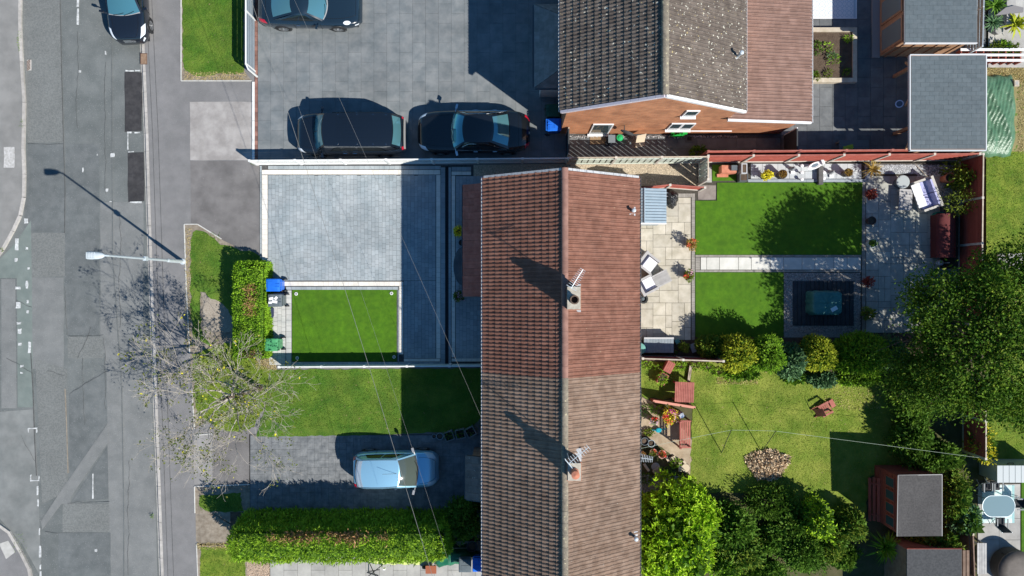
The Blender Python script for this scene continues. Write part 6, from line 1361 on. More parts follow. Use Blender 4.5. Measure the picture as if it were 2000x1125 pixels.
MB().tube([(.28 * math.sin(k * .9) + g.uniform(-.05, .05), .1 * math.cos(k * .7), .25 + .2 * math.sin(k * .5)) for k in range(34)], .022, 5).build('hose', VG, t); MB().rbox((.25, .02, .55), (.22, .16, .22)).build('reel', VG, t)
t = thing('drain_cover', 'dark square gully drain in the side passage below the gable window', 'drain cover', GT(1346, 271, 0, .022)); MB().box(-.19, -.17, 0, .19, .17, .03).build('surround', M('drain_grey', (.1, .1, .1)), t); MB().box(-.1, -.09, .03, .1, .09, .034).build('grate', SHUT, t)
g = np.random.default_rng(9); n = 900; P = np.stack([g.uniform(G(1112, 0)[0], G(1440, 0)[0], n), g.uniform(G(0, 269)[1], G(0, 265.2)[1], n), np.full(n, .03)], 1); V, F = leafgeo(P, .05, None, aspect=.9, up=2.0); tag(link('gravel_strip', mesh_np('gravel_strip', V, F, M('white_pebbles', (.45, .45, .45), isl=.5))), kind='stuff')
shrub('leafy_shrub', 'dark rounded shrub at the end of the pale green fence in the side passage', 1366, 298, 16, 13, .8, LF_D, 260, .1, 31)
for k, x in enumerate((1402, 1418, 1450, 1475)): shrub('low_plant', f'low dark plant in the passage shade behind the red fence, {["first", "second", "third", "fourth"][k]} from the left', x, 300, 9, 5, .35, LF_D, 90, .1, 40 + k, core=False)
# raised bed and rug on the dark patio
t = thing('raised_bed', 'timber edged raised bed of bare brown soil and small plants behind the extension', 'raised bed', (*G(1627, 112), .02))
x0, y0, x1, y1 = Rm(1560, 58, 1668, 164); c0 = G(1627, 112)
SL_ = M('pale_sleeper', (.46, .40, .30), (.56, .5, .4), s=5, rnd=.1)
for q in ((x0, y0, x1, y0 + .2), (x0, y1 - .2, x1, y1), (x1 - .2, y0 + .203, x1, y1 - .203)): MB().box(q[0], q[1], .02, q[2], q[3], .32).build('sleeper', SL_, t, world=True)
MB().box(x0, y0 + .2, .02, x1 - .2, y1 - .2, .24).build('soil', M('bed_soil_brown', (.085, .06, .042), (.12, .088, .062), s=4, rough=1, bump=1, bs=18, dist=.05), t, world=True)
for k, (x, y, r_, m) in enumerate(((1631, 115, .30, LF_H), (1620, 90, .2, LF_H), (1625, 108, .2, LF_B), (1597, 85, .14, LF_G), (1595, 150, .16, LF_O), (1619, 143, .2, LF_O), (1592, 143, .12, LF_G), (1658, 74, .18, LF_H), (1600, 100, .18, LF_D), (1655, 140, .14, LF_D))):
    tt = thing('seedling', f'small bed plant, {["largest bright green one near the centre", "bright one above the centre", "bluish one by the centre", "small one near the top left", "one at the lower left corner", "olive one near the bottom edge", "small one on the left edge", "bright one in the top right corner", "dark one left of the centre", "dark one in the shaded right strip"][k]} of the raised bed', 'plant', GT(x, y, .4, .24)); P, D = blob(110, (0, 0, .05), (r_, r_, .22), seed=k, inner=.1); V, F = leafgeo(P, .12, D, aspect=.35); link('foliage', mesh_np('foliage', V, F, m), tt); MB().tube([(0, 0, 0), (0, 0, .1)], .012, 5).build('stem', BARK, tt)
t = thing('patterned_rug', 'white and blue geometric patterned outdoor rug at the top behind the extension', 'rug', (*G(1630, 18), .024)); x0, y0, x1, y1 = Rm(1560, -30, 1673, 37)
rg = MB().box(x0, y0, .026, x1, y1, .036).build('rug', M('rug_white', (.72, .74, .76), rough=.9), t, world=True); RB = M('rug_blue', (.42, .53, .60), rough=.9)
xx = x0 + .12
while xx < x1 - .1:
    yy = y0 + .16
    while yy < y1:
        MB().lathe([(.10, 0), (.10, .003), (.075, .003), (.075, 0)], 4, cap=False, c=(xx, yy, .036)).build('diamond', RB, rg, world=True); yy += .21
    xx += .21
MB().box(x1 - .16, y0 + .04, .036, x1 - .06, y1, .039).build('border', RB, rg, world=True)
t = thing('garden_mat', 'dark brown mat outside the cedar garden room', 'mat', (*G(1711, 81), .022)); MB().box(-.22, -.3, 0, .22, .3, .012).build('mat', M('mat_brown', (.12, .085, .06)), t); MB().box(-.19, -.27, .012, .19, .27, .016).build('pile', M('mat_brown2', (.16, .115, .08)), t)
plank_table(1668, 284, 0, 1.35, .5, .5, 5, M('shade_table', (.14, .17, .18), rnd=.08), 'dark table with pale top edge in the shade of the red fence', name='garden_bench', cat='bench')
t = thing('towel', 'lime green towel on the shaded dark bench behind the red fence', 'towel', GT(1657, 288, .52, .5), R(8)); MB().rbox((0, 0, .015), (.46, .16, .02)).build('cloth', M('lime_cloth', (.35, .52, .05)), t); MB().rbox((.08, .06, .03), (.28, .1, .015), rz=.1).build('fold', M('lime_cloth', (.35, .52, .05)), t)
t = thing('wall_lantern', 'thin dark wrought bracket with curled end casting onto the dark patio', 'bracket', (EX1 - .3, 9.45, 1.2)); MB().tube([(0, 0, 0), (.3, .2, .2), (.75, .45, .3), (.9, .62, .3), (.82, .72, .3), (.72, .62, .3), (.84, .50, .3)], .02, 6).build('scroll', M('rust_iron', (.1, .055, .04)), t); MB().tube([(0, .55, 0), (.42, .26, .25)], .018, 5).build('stay', M('rust_iron', (.1, .055, .04)), t)
# tarpaulin and neighbours
t = thing('green_tarpaulin', 'crumpled green tarpaulin over a rounded heap right of the open shelter', 'tarpaulin', GT(1952, 222, .5)); g = np.random.default_rng(3); P = []
ph = g.uniform(0, 6, 8)
for i in range(56):
    v = -1 + 2 * i / 55; row = []
    for j in range(40):
        u = -1 + 2 * j / 39; e = max(0, 1 - abs(u) ** 4) * max(0, 1 - abs(v) ** 4); z = .42 * e ** .5
        z += e * (.05 * math.sin(4 * u + 2 * v + ph[0] + 2 * math.sin(2.3 * v + u)) + .022 * math.sin(8 * v - 5 * u + ph[1] + 3 * math.sin(3 * u + 1.7 * v)) + .018 * math.sin(19 * (u * .8 + v * .5) + ph[2] + 1.5 * math.sin(4 * v)) + .02 * math.sin(33 * (u - .6 * v) + ph[3]))
        ex = 1 - .14 * abs(v) ** 3; row.append((u * .98 * ex + .03 * math.sin(9 * v), v * 1.90 + .03 * math.sin(8 * u), max(z, .01)))
    P.append(row)
MB().grid(P).build('sheet', M('tarp_green', (.07, .16, .085), (.11, .21, .12), s=2.5, rough=.34, spec=.6, bump=.5, bs=5, dist=.08), t, smooth=True)
t2 = thing('brick_weight', 'pale brick holding the corner of the green tarpaulin', 'brick', GT(1985, 163, .3, .25)); MB().box(-.11, -.14, 0, .11, .14, .1).build('brick', WOODW, t2); MB().box(-.06, -.08, .1, .06, .08, .105).build('frog', CONCS, t2)
t = thing('white_bench', 'white slatted bench across the top of the dry grass beside the shelter', 'bench', (*G(1960, 112), 0)); x0, y0, x1, y1 = Rm(1862, 100, 1975, 128)
for k in range(3):
    yy = y1 - .05 - k * .23; MB().box(x0, yy - .11, .55 - k * .05, x1 + .6, yy, .59 - k * .05).build('slat', UPVC, t, world=True)
for k in range(9): MB().box(x0 + .1 + k * .34, y0 + .02, 0, x0 + .15 + k * .34, y1 - .05, .44).build('leg', REDP, t, world=True)
spiky(1941, 12, 70, .75, LF_G, 'green sword leaved plant behind the boundary rail, uppermost at the right', .5, wdt=.06); spiky(1938, 45, 60, .6, LF_B, 'bluish sword leaved plant behind the boundary rail, below the green one', .4, wdt=.05)
spiky(1981, 48, 46, .7, LF_Y, 'bright yellow green palm like plant at the top right corner', .6, wdt=.10)
for k, (x, y, m) in enumerate(((1945, 95, LF_O), (1962, 93, LF_H), (1976, 97, LF_O))): shrub('leafy_shrub', f'low leafy shrub in the bed above the white bench, {["left", "middle", "right"][k]} of three', x, y, 17, 13, .55, m, 220, .14, 60 + k, core=False, fill=.2)
t = thing('garden_pillar', 'grey stone pillar and slab at the top right corner', 'pillar', GT(1978, 10, .8)); MB().box(-.2, -.8, 0, .2, .6, .7).build('shaft', CONCS, t); MB().prism([(-.75, -.45), (.5, -.3), (.5, -.1), (.1, .0), (-.3, -.1)], .70, .78).build('slab', M('slab_grey', (.22, .21, .21)), t); MB().lathe([(.16, 0), (.2, .3), (.17, .32)], 14, c=(-.3, -.95, 0)).build('urn', CONCS, t)
t = thing('paving_edge', 'pale paving block in the neighbour lawn right of the dark red fence', 'paving', (*G(1985, 500), .02)); MB().box(-.85, -.6, 0, 1.0, .12, .04).build('slab', CONCS, t); MB().box(-.95, -.6, 0, -.86, .12, .05).build('edge', M('timber_dark', (.12, .09, .07)), t)
# lower right neighbour patio
t = thing('oval_table', 'oval glass topped garden table at the right edge', 'table', GT(1951, 989, .72)); PO = [(.52 * math.copysign(1, math.cos(a)) * .55 + .50 * math.cos(a) * .9, .48 * math.sin(a)) for a in np.linspace(0, 2 * PI, 33)[:-1]]
MB().prism(PO, .69, .71).build('table_top', M('table_glass', (.17, .26, .29), rough=.12, spec=.8), t); MB().tube([(x * 1.01, y * 1.01, .70) for x, y in PO] + [(PO[0][0] * 1.01, PO[0][1] * 1.01, .7)], .018, 5).build('rim', GALV, t)
for sx in (-1, 1):
    for sy in (-1, 1): MB().tube([(sx * .5, sy * .28, .69), (sx * .58, sy * .36, 0)], .02, 5).build('leg', GALV, t)
for k, (x, y, a, lb) in enumerate(((1932, 953, 0, 'dark folding chair above the oval table, left'), (1948, 950, 0, 'dark folding chair above the oval table, right'), (1958, 1022, PI, 'dark folding chair below the oval table'), (1995, 985, -PI / 2, 'dark folding chair right of the oval table'))):
    t = thing('folding_chair', lb, 'chair', GT(x, y, .6), a); DF = M('chair_fabric', (.02, .023, .028), rough=.8); MB().rbox((0, 0, .43), (.42, .42, .025)).build('seat', DF, t); MB().rbox((0, .26, .70), (.42, .03, .5), rx=-.25).build('backrest', DF, t)
    for sg in (-1, 1): MB().tube([(sg * .22, -.2, 0), (sg * .22, .18, .45), (sg * .22, .32, .95)], .015, 5).build('frame', GALV, t); MB().tube([(sg * .22, .24, 0), (sg * .22, -.18, .45)], .015, 5).build('leg', GALV, t); MB().rbox((sg * .24, .0, .62), (.05, .4, .03)).build('armrest', GREYP, t)
t = thing('outdoor_rug', 'pale turquoise patterned rug under the oval table', 'rug', (*G(1938, 985), .04)); MB().box(-.5, -.85, 0, 1.0, .9, .008).build('rug', M('rug_teal', (.42, .60, .58), (.75, .8, .78), s=5), t); MB().box(.9, -.85, .008, 1.0, .9, .012).build('border', M('rug_teal2', (.3, .5, .5)), t)
plank_table(1918, 1091, R(90), 1.42, .44, .45, 4, PLANK, 'grey plank bench against the dark fence at the lower right', name='garden_bench', cat='bench')
t = thing('round_hot_tub', 'large round brown covered tub at the lower right corner', 'hot tub', (*G(1966, 1102), .03)); BRN = M('tub_cover', (.10, .085, .072), (.13, .11, .095), s=5, rough=.7)
MB().lathe([(.80, 0), (.86, .1), (.86, .68), (.8, .72)], 36).build('wall', M('tub_wall', (.06, .055, .05)), t); MB().lathe([(.88, .70), (.88, .78), (.5, .84), (.02, .86)], 36).build('cover', BRN, t, smooth=True)
for a in (0.6, 2.2, 3.8, 5.4): MB().rbox((.885 * math.cos(a), .885 * math.sin(a), .55), (.02, .05, .3), rz=a).build('strap', BLACKP, t)
# --- lower front yard
t = thing('ground_sheet', 'bright lime yellow plastic sheet spread under the conifer hedge', 'sheet', (*G(770, 1078), .035)); g = random.Random(2); P = [[(-1.0 + 2.3 * j / 20 + .03 * math.sin(i), -.55 + 1.15 * i / 12 + .03 * math.sin(j * 1.3), .01 + .035 * abs(math.sin(j * .9 + i * .7)) + g.uniform(0, .02)) for j in range(21)] for i in range(13)]
MB().grid(P).build('sheet', M('lime_sheet', (.62, .70, .22), (.68, .75, .28), s=2, rough=.5), t, smooth=True); MB().rbox((.2, -.3, .06), (.3, .1, .02), rz=.4).build('fold', M('lime_sheet', (.62, .70, .22)), t)
t = thing('folding_stand', 'black metal folding stand on the pale flags at the bottom edge', 'stand', GT(728, 1112, .5)); 
for a, b in (((-.35, .35, 0), (.2, -.25, .8)), ((.45, .1, 0), (-.2, -.25, .8)), ((-.3, -.3, 0), (.35, .1, .8)), ((-.35, .35, 0), (.45, .1, 0))): MB().tube([a, b], .02, 5).build('strut', DKMET, t)
MB().rbox((.05, -.1, .8), (.55, .06, .03), rz=-.3).build('crossbar', DKMET, t); MB().rbox((.5, -.05, .3), (.1, .06, .2)).build('plate', UPVC, t)
t = lump('green_tarp_cover', 'crumpled dark green tarpaulin heap in shade between shrub and bins', 'tarpaulin', 880, 1085, (1.1, .48), .6, M('dark_green_tarp', (.015, .11, .06), (.02, .15, .08), s=3, rough=.35), 12, .5, .16)
MB().tube([(-.8, .2, .2), (0, .4, .5), (.9, .3, .15)], .02, 5).build('rope', WOODW, t)
t = thing('wheelbarrow', 'reddish barrow like tool leaning beside the green tarpaulin at the bottom edge', 'wheelbarrow', GT(842, 1112, .4)); MB().rbox((0, 0, .35), (.5, .36, .22), taper=.7).build('tray', M('rusty_red', (.32, .1, .05)), t); MB().tube([(.1, .1, .3), (.45, .45, .5)], .025, 5).build('handle', WOODW, t); MB().tube([(-.1, .1, .3), (.35, .5, .5)], .025, 5).build('handle', WOODW, t); MB().tube([(-.3, -.03, .15), (-.3, .03, .15)], .15, 14).build('wheel', BLACKP, t)
for k, (x, y, r_, lb) in enumerate(((848, 852, .10, 'small empty black pot at the lawn corner, leftmost in the row'), (859, 852, .15, 'empty round pot with pale rim second in the row at the lawn corner'))): pot(x, y, r_, .25, BLACKP, lb, rimm=M('pale_rim', (.35, .42, .45)))
for k, (x, y, a) in enumerate(((877, 852, 20), (899, 848, 12), (919, 844, 28))):
    t = thing('square_planter', f'square dark planter with trailing greenery in house shade, {["left", "middle", "right"][k]} of three', 'planter', GT(x, y, .3), R(a), group='square planters'); 
    for q in ((-.22, -.22, .22, -.18), (-.22, .18, .22, .22), (-.22, -.18, -.18, .18), (.18, -.18, .22, .18)): MB().box(q[0], q[1], 0, q[2], q[3], .32).build('side', M('planter_grey', (.2, .21, .21)), t)
    MB().box(-.18, -.18, .05, .18, .18, .24).build('soil', M('black_soil', (.012, .012, .012)), t); P, D = blob(70 if k < 2 else 25, (0, .08, .3), (.24, .2, .12), seed=k + 70, inner=.1); V, F = leafgeo(P, .10, D, aspect=.4); link('foliage', mesh_np('foliage', V, F, LF_G), t)
for x, y, lb in ((897, 452, 'square planter of yellow green plant beside the porch, upper one'), (897, 578, 'square planter of pinkish flowers at the lower porch corner')):
    t = thing('square_planter', lb, 'planter', GT(x, y, .4)); 
    for q in ((-.2, -.2, .2, -.17), (-.2, .17, .2, .2), (-.2, -.17, -.17, .17), (.17, -.17, .2, .17)): MB().box(q[0], q[1], 0, q[2], q[3], .4).build('side', M('planter_lead', (.09, .1, .11)), t)
    MB().box(-.17, -.17, .05, .17, .17, .34).build('soil', SOIL, t); P, D = blob(300, (-.03, 0, .5), (.25, .25, .22), seed=int(y), inner=.2); V, F = leafgeo(P, .08, D, aspect=.6); link('foliage', mesh_np('foliage', V, F, LF_YL if y < 500 else LF_O), t)
    if y > 500:
        g = np.random.default_rng(4); Q = np.array([0, 0, .66]) + g.normal(0, .1, (40, 3)) * np.array([1, 1, .3]); V, F = leafgeo(Q, .06, None, aspect=.9, up=1); link('blossom', mesh_np('blossom', V, F, PETK), t)
pot(902, 474, .14, .35, M('shade_pot', (.05, .055, .06)), 'dark round pot beside the upper porch planter')
pot(922, 1067, .24, .6, BLACKP, 'large black tub in shade beside the brown tiled house at the bottom', name='plant_tub', cat='tub')
# ================================================================== vegetation
SHRUBS = [('leafy_shrub', 'small glossy shrub with lime tips at the left end of the shrub row', 1388, 676, 24, 22, 1.3, LF_O, 900, .14, 1, .5),
  ('conifer_shrub', 'golden feathery conifer, left one of the shrub row', 1443, 690, 31, 33, 2.3, LF_Y, 2600, .16, 2, .3),
  ('conifer_shrub', 'rounded mid green conifer between the two golden ones', 1501, 692, 30, 36, 2.4, LF_H, 3000, .12, 3, .35),
  ('leafy_shrub', 'blue green glossy leaved shrub in the shrub row', 1553, 704, 28, 34, 2.0, LF_B, 1300, .15, 4, .6),
  ('conifer_shrub', 'golden conifer right of the blue green shrub', 1600, 692, 29, 32, 2.3, LF_Y, 2600, .15, 5, .3),
  ('conifer_shrub', 'large dome of bright green foliage in the shrub row', 1682, 694, 52, 40, 2.3, LF_HY, 4200, .15, 6, .35),
  ('leafy_shrub', 'grey green shrub at the right end of the shrub row', 1748, 690, 26, 32, 1.9, LF_B, 1100, .14, 7, .35),
  ('leafy_shrub', 'lime leaved low shrub under the blue green shrub', 1556, 738, 22, 10, .5, LF_H, 400, .12, 8, .6),
  ('leafy_shrub', 'dark low shrub at the lawn edge below the golden conifer', 1610, 742, 26, 16, .9, LF_B, 500, .13, 9, .5),
  ('leafy_shrub', 'light green low growth below the large green dome', 1680, 742, 48, 12, .5, LF_H, 800, .11, 10, .6),
  ('leafy_shrub', 'low weedy growth under the first golden conifer', 1450, 730, 40, 12, .4, LF_H, 600, .12, 11, .5)]
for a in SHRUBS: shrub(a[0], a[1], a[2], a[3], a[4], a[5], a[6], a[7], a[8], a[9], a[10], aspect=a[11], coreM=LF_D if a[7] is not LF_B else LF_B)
for k, (x, y) in enumerate(((1262, 712), (1290, 718), (1330, 716), (1362, 716), (1385, 718), (1405, 728))): shrub('weed_clump', f'light green weeds along the foot of the red fence, {["first", "second", "third", "fourth", "fifth", "sixth"][k]} clump from the house', x, y, 13, 7, .3, LF_H, 130, .10, 200 + k, core=False, fill=.2)
for k, (x, y, r_, m_, lb) in enumerate(((1262, 800, 16, LF_G, 'green clump growing by the wall above the pink flower pot'), (1292, 802, 14, LF_H, 'bright green clump between the leaning red panel and the flower tub'), (1268, 845, 9, LF_O, 'small weed clump on the dirt above the black buckets'), (1300, 925, 18, LF_G, 'grass clump beside the small slatted stand'), (1320, 905, 12, LF_H, 'grass clump between the long plank and the red flower pot'), (1344, 940, 14, LF_G, 'grass clump at the corner of shaded gravel and lawn'), (1262, 935, 14, LF_D, 'dark clump on the gravel under the rear eave'))): shrub('weed_clump', lb, x, y, r_, r_ * .7, .3, m_, 200, .10, 300 + k, core=False, fill=.2)
# lower garden
LOW = [('laurel_bush', 'huge bright green glossy laurel against the rear eave of the brown tiled house', 1325, 1056, 98, 98, 3.3, LF_L, 2700, .19, 20, .42),
  ('leafy_shrub', 'dark leafed shrub right of the bright laurel', 1432, 1040, 50, 54, 2.0, LF_G, 2600, .17, 21, .45),
  ('leafy_shrub', 'shaded shrub with pale flowers at the bottom right of the laurel', 1455, 1085, 50, 36, 2.0, LF_O, 2000, .13, 22, .4),
  ('leafy_shrub', 'dark tangled bush with bare stems above the shaded shrubs', 1510, 985, 55, 36, 1.3, LF_D, 1300, .13, 23, .35),
  ('leafy_shrub', 'dense mid green shrub at the bottom centre of the rear garden', 1575, 1082, 50, 42, 1.7, LF_G, 3200, .11, 24, .5),
  ('leafy_shrub', 'bright sunlit lime shrub spire beside the shed lawn', 1605, 1018, 24, 36, 2.7, LF_L, 1100, .15, 25, .5),
  ('leafy_shrub', 'dark shrub filling the gap left of the sunlit lime shrub', 1555, 1022, 46, 36, 1.4, LF_D, 1700, .13, 26, .45),
  ('leafy_shrub', 'yellowish loose shrub below the red shed front', 1668, 1028, 34, 34, 1.9, LF_O, 1300, .13, 27, .4),
  ('leafy_shrub', 'low dark growth at the bottom beside the brown shed', 1650, 1090, 32, 26, .8, LF_D, 700, .13, 28, .5),
  ('leafy_shrub', 'climber mass right of the red shed roof', 1866, 970, 30, 60, 2.4, LF_O, 2200, .14, 30, .45),
  ('leafy_shrub', 'blue green broad leaved shrub below the climber by the fence', 1890, 1015, 30, 30, 2.3, LF_B, 1100, .18, 31, .55),
  ('leafy_shrub', 'leafy climber along the lower edge of the red shed roof', 1835, 1058, 50, 20, 2.1, LF_O, 1400, .15, 32, .5),
  ('leafy_shrub', 'yellow flowered climber spilling over the right hand fence', 1925, 868, 17, 40, 2.0, LF_YL, 1000, .12, 33, .5),
  ('leafy_shrub', 'dark shrub behind the red shed under the big tree', 1835, 895, 60, 30, 2.0, LF_D, 2200, .15, 34, .45),
  ('leafy_shrub', 'shaded bush left of the big tree foot', 1790, 855, 40, 42, 2.0, LF_D, 1800, .14, 35, .45),
  ('leafy_shrub', 'light green shrub filling the middle of the lower shrub mass', 1512, 1056, 44, 34, 1.2, LF_G, 1400, .12, 51, .5),
  ('leafy_shrub', 'light green shrub between the dense green shrub and feathery grass', 1628, 1062, 36, 36, 1.5, LF_O, 1300, .12, 52, .5),
  ('leafy_shrub', 'sunlit shrub at the bottom edge right of the laurel', 1420, 1105, 40, 30, 1.6, LF_H, 1300, .13, 53, .5),
  ('leafy_shrub', 'dark shrub under the lower left edge of the big tree', 1800, 785, 46, 46, 1.9, LF_D, 1800, .14, 41, .45),
  ('leafy_shrub', 'mid green shrub in front of the big tree beside the grey green shrub', 1785, 722, 36, 30, 1.8, LF_G, 1300, .13, 42, .45),
  ('leafy_shrub', 'dark low shrub in the shade beside the gravel', 1290, 980, 36, 16, .9, LF_D, 700, .12, 36, .4),
  ('leafy_shrub', 'shaded mixed shrub at the far bottom of the right garden', 1480, 1118, 80, 22, 1.0, LF_G, 1600, .12, 37, .5),
  ('leafy_shrub', 'dark rounded evergreen in front of the brown tiled house end of the hedge', 905, 1018, 42, 44, 2.2, LF_D, 2600, .12, 38, .5)]
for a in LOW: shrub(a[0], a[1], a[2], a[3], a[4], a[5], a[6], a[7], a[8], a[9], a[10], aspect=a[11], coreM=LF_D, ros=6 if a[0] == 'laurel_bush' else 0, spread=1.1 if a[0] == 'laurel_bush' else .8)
spiky(1728, 1068, 130, 1.0, LF_HY, 'bright feathery grass like plant below the red shed', .7, wdt=.05)
# hedges
def hedge(label, x0, y0, x1, y1, h, m, n, ls, aspect, seed, deadm=None, dead=0.0, rough=.10, deadline=None):
    a = Rm(x0, y0, x1, y1); cx, cy = (a[0] + a[2]) / 2, (a[1] + a[3]) / 2; t = thing('hedge', label, 'hedge', (cx, cy, 0)); w, d = (a[2] - a[0]) / 2, (a[3] - a[1]) / 2
    g = np.random.default_rng(seed); A = np.array([2 * w * 2 * d, 2 * w * h, 2 * w * h, 2 * d * h, 2 * d * h]); f = g.choice(5, n, p=A / A.sum()); u = g.uniform(-1, 1, n); v = g.uniform(-1, 1, n); P = np.zeros((n, 3)); N = np.zeros((n, 3)); zz = (v + 1) / 2 * h
    for k, (ax, sg) in enumerate(((2, 1), (1, 1), (1, -1), (0, 1), (0, -1))):
        q = f == k
        if ax == 2: P[q] = np.stack([u[q] * w, v[q] * d, np.full(q.sum(), h)], 1)
        elif ax == 1: P[q] = np.stack([u[q] * w, np.full(q.sum(), sg * d), zz[q]], 1)
        else: P[q] = np.stack([np.full(q.sum(), sg * w), u[q] * d, zz[q]], 1)
        N[q, ax] = sg
    # rounded corners and lumps
    e = np.maximum(np.abs(P[:, 0]) / w - .8, 0) * 5; e2 = np.maximum(np.abs(P[:, 1]) / d - .55, 0) * 2.2; e3 = np.maximum(P[:, 2] / h - .7, 0) * 3.3
    P[:, 2] -= h * .07 * (e ** 2 * e3 + e2 ** 2 * e3); P[:, 0] *= 1 - .03 * e2 * e3; P[:, 1] *= 1 - .05 * e * e3
    lump_ = np.sin(P[:, 0] * 2.3 + seed) * np.sin(P[:, 1] * 3.1 + 1) * .5 + np.sin(P[:, 0] * 5.7 + P[:, 2] * 3) * np.sin(P[:, 1] * 6.3 + P[:, 2] * 2) * .5
    P += N * ((lump_ * rough + g.normal(0, rough * .6, n)) * np.where(N[:, 2] > .5, 1.0, .4))[:, None]
    P[:, 2] += np.where(N[:, 2] > .5, np.abs(g.normal(0, rough, n)), 0)
    P[:, 1] -= np.where(P[:, 1] > 0, .12 * h * (P[:, 2] / h) ** 1.5 * np.clip(P[:, 1] / d, 0, 1), 0) * (w > 2)
    if deadm is not None:
        c = deadline(P[:, 0], P[:, 1]); isd = (f == 0) & (g.uniform(0, 1, n) < c)
        Pd = np.repeat(P[isd], 3, 0) + g.normal(0, .05, (3 * int(isd.sum()), 3)) * np.array([1, 1, .5]); V, F = leafgeo(Pd, ls * .9, np.repeat(N[isd], 3, 0) * .4, aspect=.35, up=.9); link('dead_foliage', mesh_np('dead_foliage', V, F, deadm), t); keep = ~isd | (g.uniform(0, 1, n) < .25); P, N = P[keep], N[keep]
    V, F = leafgeo(P, ls, N * .8 + np.where(N[:, 2:3] > .5, .25, .0) * np.array([0, 0, 1.0]), aspect=aspect, up=.5, spread=.7); link('foliage', mesh_np('foliage', V, F, m), t)
    b = MB(); k = 10
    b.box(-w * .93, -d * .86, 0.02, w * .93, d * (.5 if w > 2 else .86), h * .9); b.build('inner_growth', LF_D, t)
    for k in range(max(2, int(w * 2 / .9))): MB().tube([(-w * .85 + k * .9, 0, 0), (-w * .85 + k * .9, .03, h * .4)], .04, 6).build('stem', BARK, t)
    return t
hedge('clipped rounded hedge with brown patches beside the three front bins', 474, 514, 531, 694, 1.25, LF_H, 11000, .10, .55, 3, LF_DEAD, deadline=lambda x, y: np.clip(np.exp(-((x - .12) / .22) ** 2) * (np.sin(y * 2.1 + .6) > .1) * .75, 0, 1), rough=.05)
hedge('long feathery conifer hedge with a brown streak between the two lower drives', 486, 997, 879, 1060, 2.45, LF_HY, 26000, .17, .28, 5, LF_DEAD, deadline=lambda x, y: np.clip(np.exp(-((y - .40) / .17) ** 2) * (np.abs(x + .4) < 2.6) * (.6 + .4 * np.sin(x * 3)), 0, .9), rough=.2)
# street tree with pale bare branches
def grow_tree(t, p, d, L, r, depth, segs, tips, rnd, up=.06, kink=.22, taper=.72):
    n = 4; pts = [p]; rad = [r]
    for k in range(n):
        d = (d + Vector((rnd.gauss(0, kink), rnd.gauss(0, kink), rnd.gauss(0, kink) + up))).normalized(); p = p + d * (L / n); pts.append(p); rad.append(r * (1 - (1 - taper) * (k + 1) / n))
    segs.append((pts, rad, depth))
    if depth == 0: tips.append((pts[2], p, d)); return
    for k in range(rnd.choice((2, 3, 3))):
        ax = Vector((rnd.gauss(0, 1), rnd.gauss(0, 1), rnd.gauss(0, .6))).normalized(); nd = (d * 1.0 + ax * rnd.uniform(.45, .95)).normalized(); grow_tree(t, pts[-1] if k == 0 else pts[rnd.choice((2, 3, 4))], nd, L * rnd.uniform(.62, .86), rad[-1] * rnd.uniform(.6, .8), depth - 1, segs, tips, rnd, up, kink, taper)
t = thing('street_tree', 'sparse street tree with bare pale branches and few leaves on the grass verge', 'tree', (*G(508, 758), 0)); rnd = random.Random(21); segs = []; tips = []
b = MB(); b.tube([(0, 0, 0), (-.05, .02, .7), (-.12, .02, 1.5), (-.2, 0, 2.6), (-.15, .1, 3.6), (-.25, 0, 4.6)], [.16, .12, .10, .08, .05, .025], 10); b.build('trunk', BARK, t)
for k in range(15):
    a = 2.4 * k + rnd.uniform(-.3, .3); el = rnd.uniform(.3, 1.2); dx, dy = math.cos(a), math.sin(a); f = .62 if dx * .6 + dy * .8 > .3 else 1.0
    grow_tree(t, Vector((-.17, .02, 1.3 + 2.6 * k / 15)), Vector((dx * math.cos(el), dy * math.cos(el), math.sin(el))), 1.55 * f, .034, 5, segs, tips, rnd, up=.01, kink=.15, taper=.8)
b = MB()
for pts, rad, dep in segs: b.tube([tuple(p) for p in pts], [max(q, .005) for q in rad], 6 if dep > 1 else 4, cap=False)
b.build('branches', BARKP, t, kind='stuff')
Q = []; 
for m_, p, d in tips:
    if rnd.random() < .40:
        for k in range(rnd.choice((1, 3, 8))): Q.append(tuple(m_.lerp(p, rnd.random()) + Vector((rnd.gauss(0, .09), rnd.gauss(0, .09), rnd.gauss(0, .07)))))
Q = np.array(Q); cut_ = RNG.uniform(0, 1, len(Q)); V, F = leafgeo(Q[cut_ < .95], .10, None, aspect=.6, up=.8); link('leaves', mesh_np('leaves', V, F, leafm('leaf_street', (.05, .075, .012), (.10, .11, .02))), t)
V, F = leafgeo(Q[cut_ >= .95], .11, None, aspect=.6, up=.8); link('yellow_leaves', mesh_np('yellow_leaves', V, F, LF_YL), t)
# big tree on the right
t = thing('garden_tree', 'big broad leaved tree overhanging the right hand fence and patio', 'tree', (*G(1838, 645), 0)); rnd = random.Random(5); g = np.random.default_rng(8)
cc = np.array([0, 0, 4.4]); b0 = absloc(t); C = np.array([(842 / S) - b0.x, (-86 / S) - b0.y, 4.8])
tr = MB(); tr.tube([(0, 0, 0), (.1, -.05, 1.4), (.2, -.1, 2.6)], [.26, .2, .17], 12); tr.build('trunk', BARK, t); lb = MB()
cl = []; k = 0
while len(cl) < 430:
    d = g.normal(size=3); d /= np.linalg.norm(d); rr = g.uniform(.35, 1) ** .45
    if d[2] < -.55: continue
    p = C + d * rr * np.array([3.9, 3.6, 2.4]) * (1 + .18 * math.sin(5 * math.atan2(d[1], d[0]) + 1) * (1 - abs(d[2]))); cl.append(p)
while len(cl) < 465: cl.append(C + np.array([-3.0, -1.5, -1.5]) + g.normal(0, .5, 3) * np.array([1.3, 1.2, .7]))
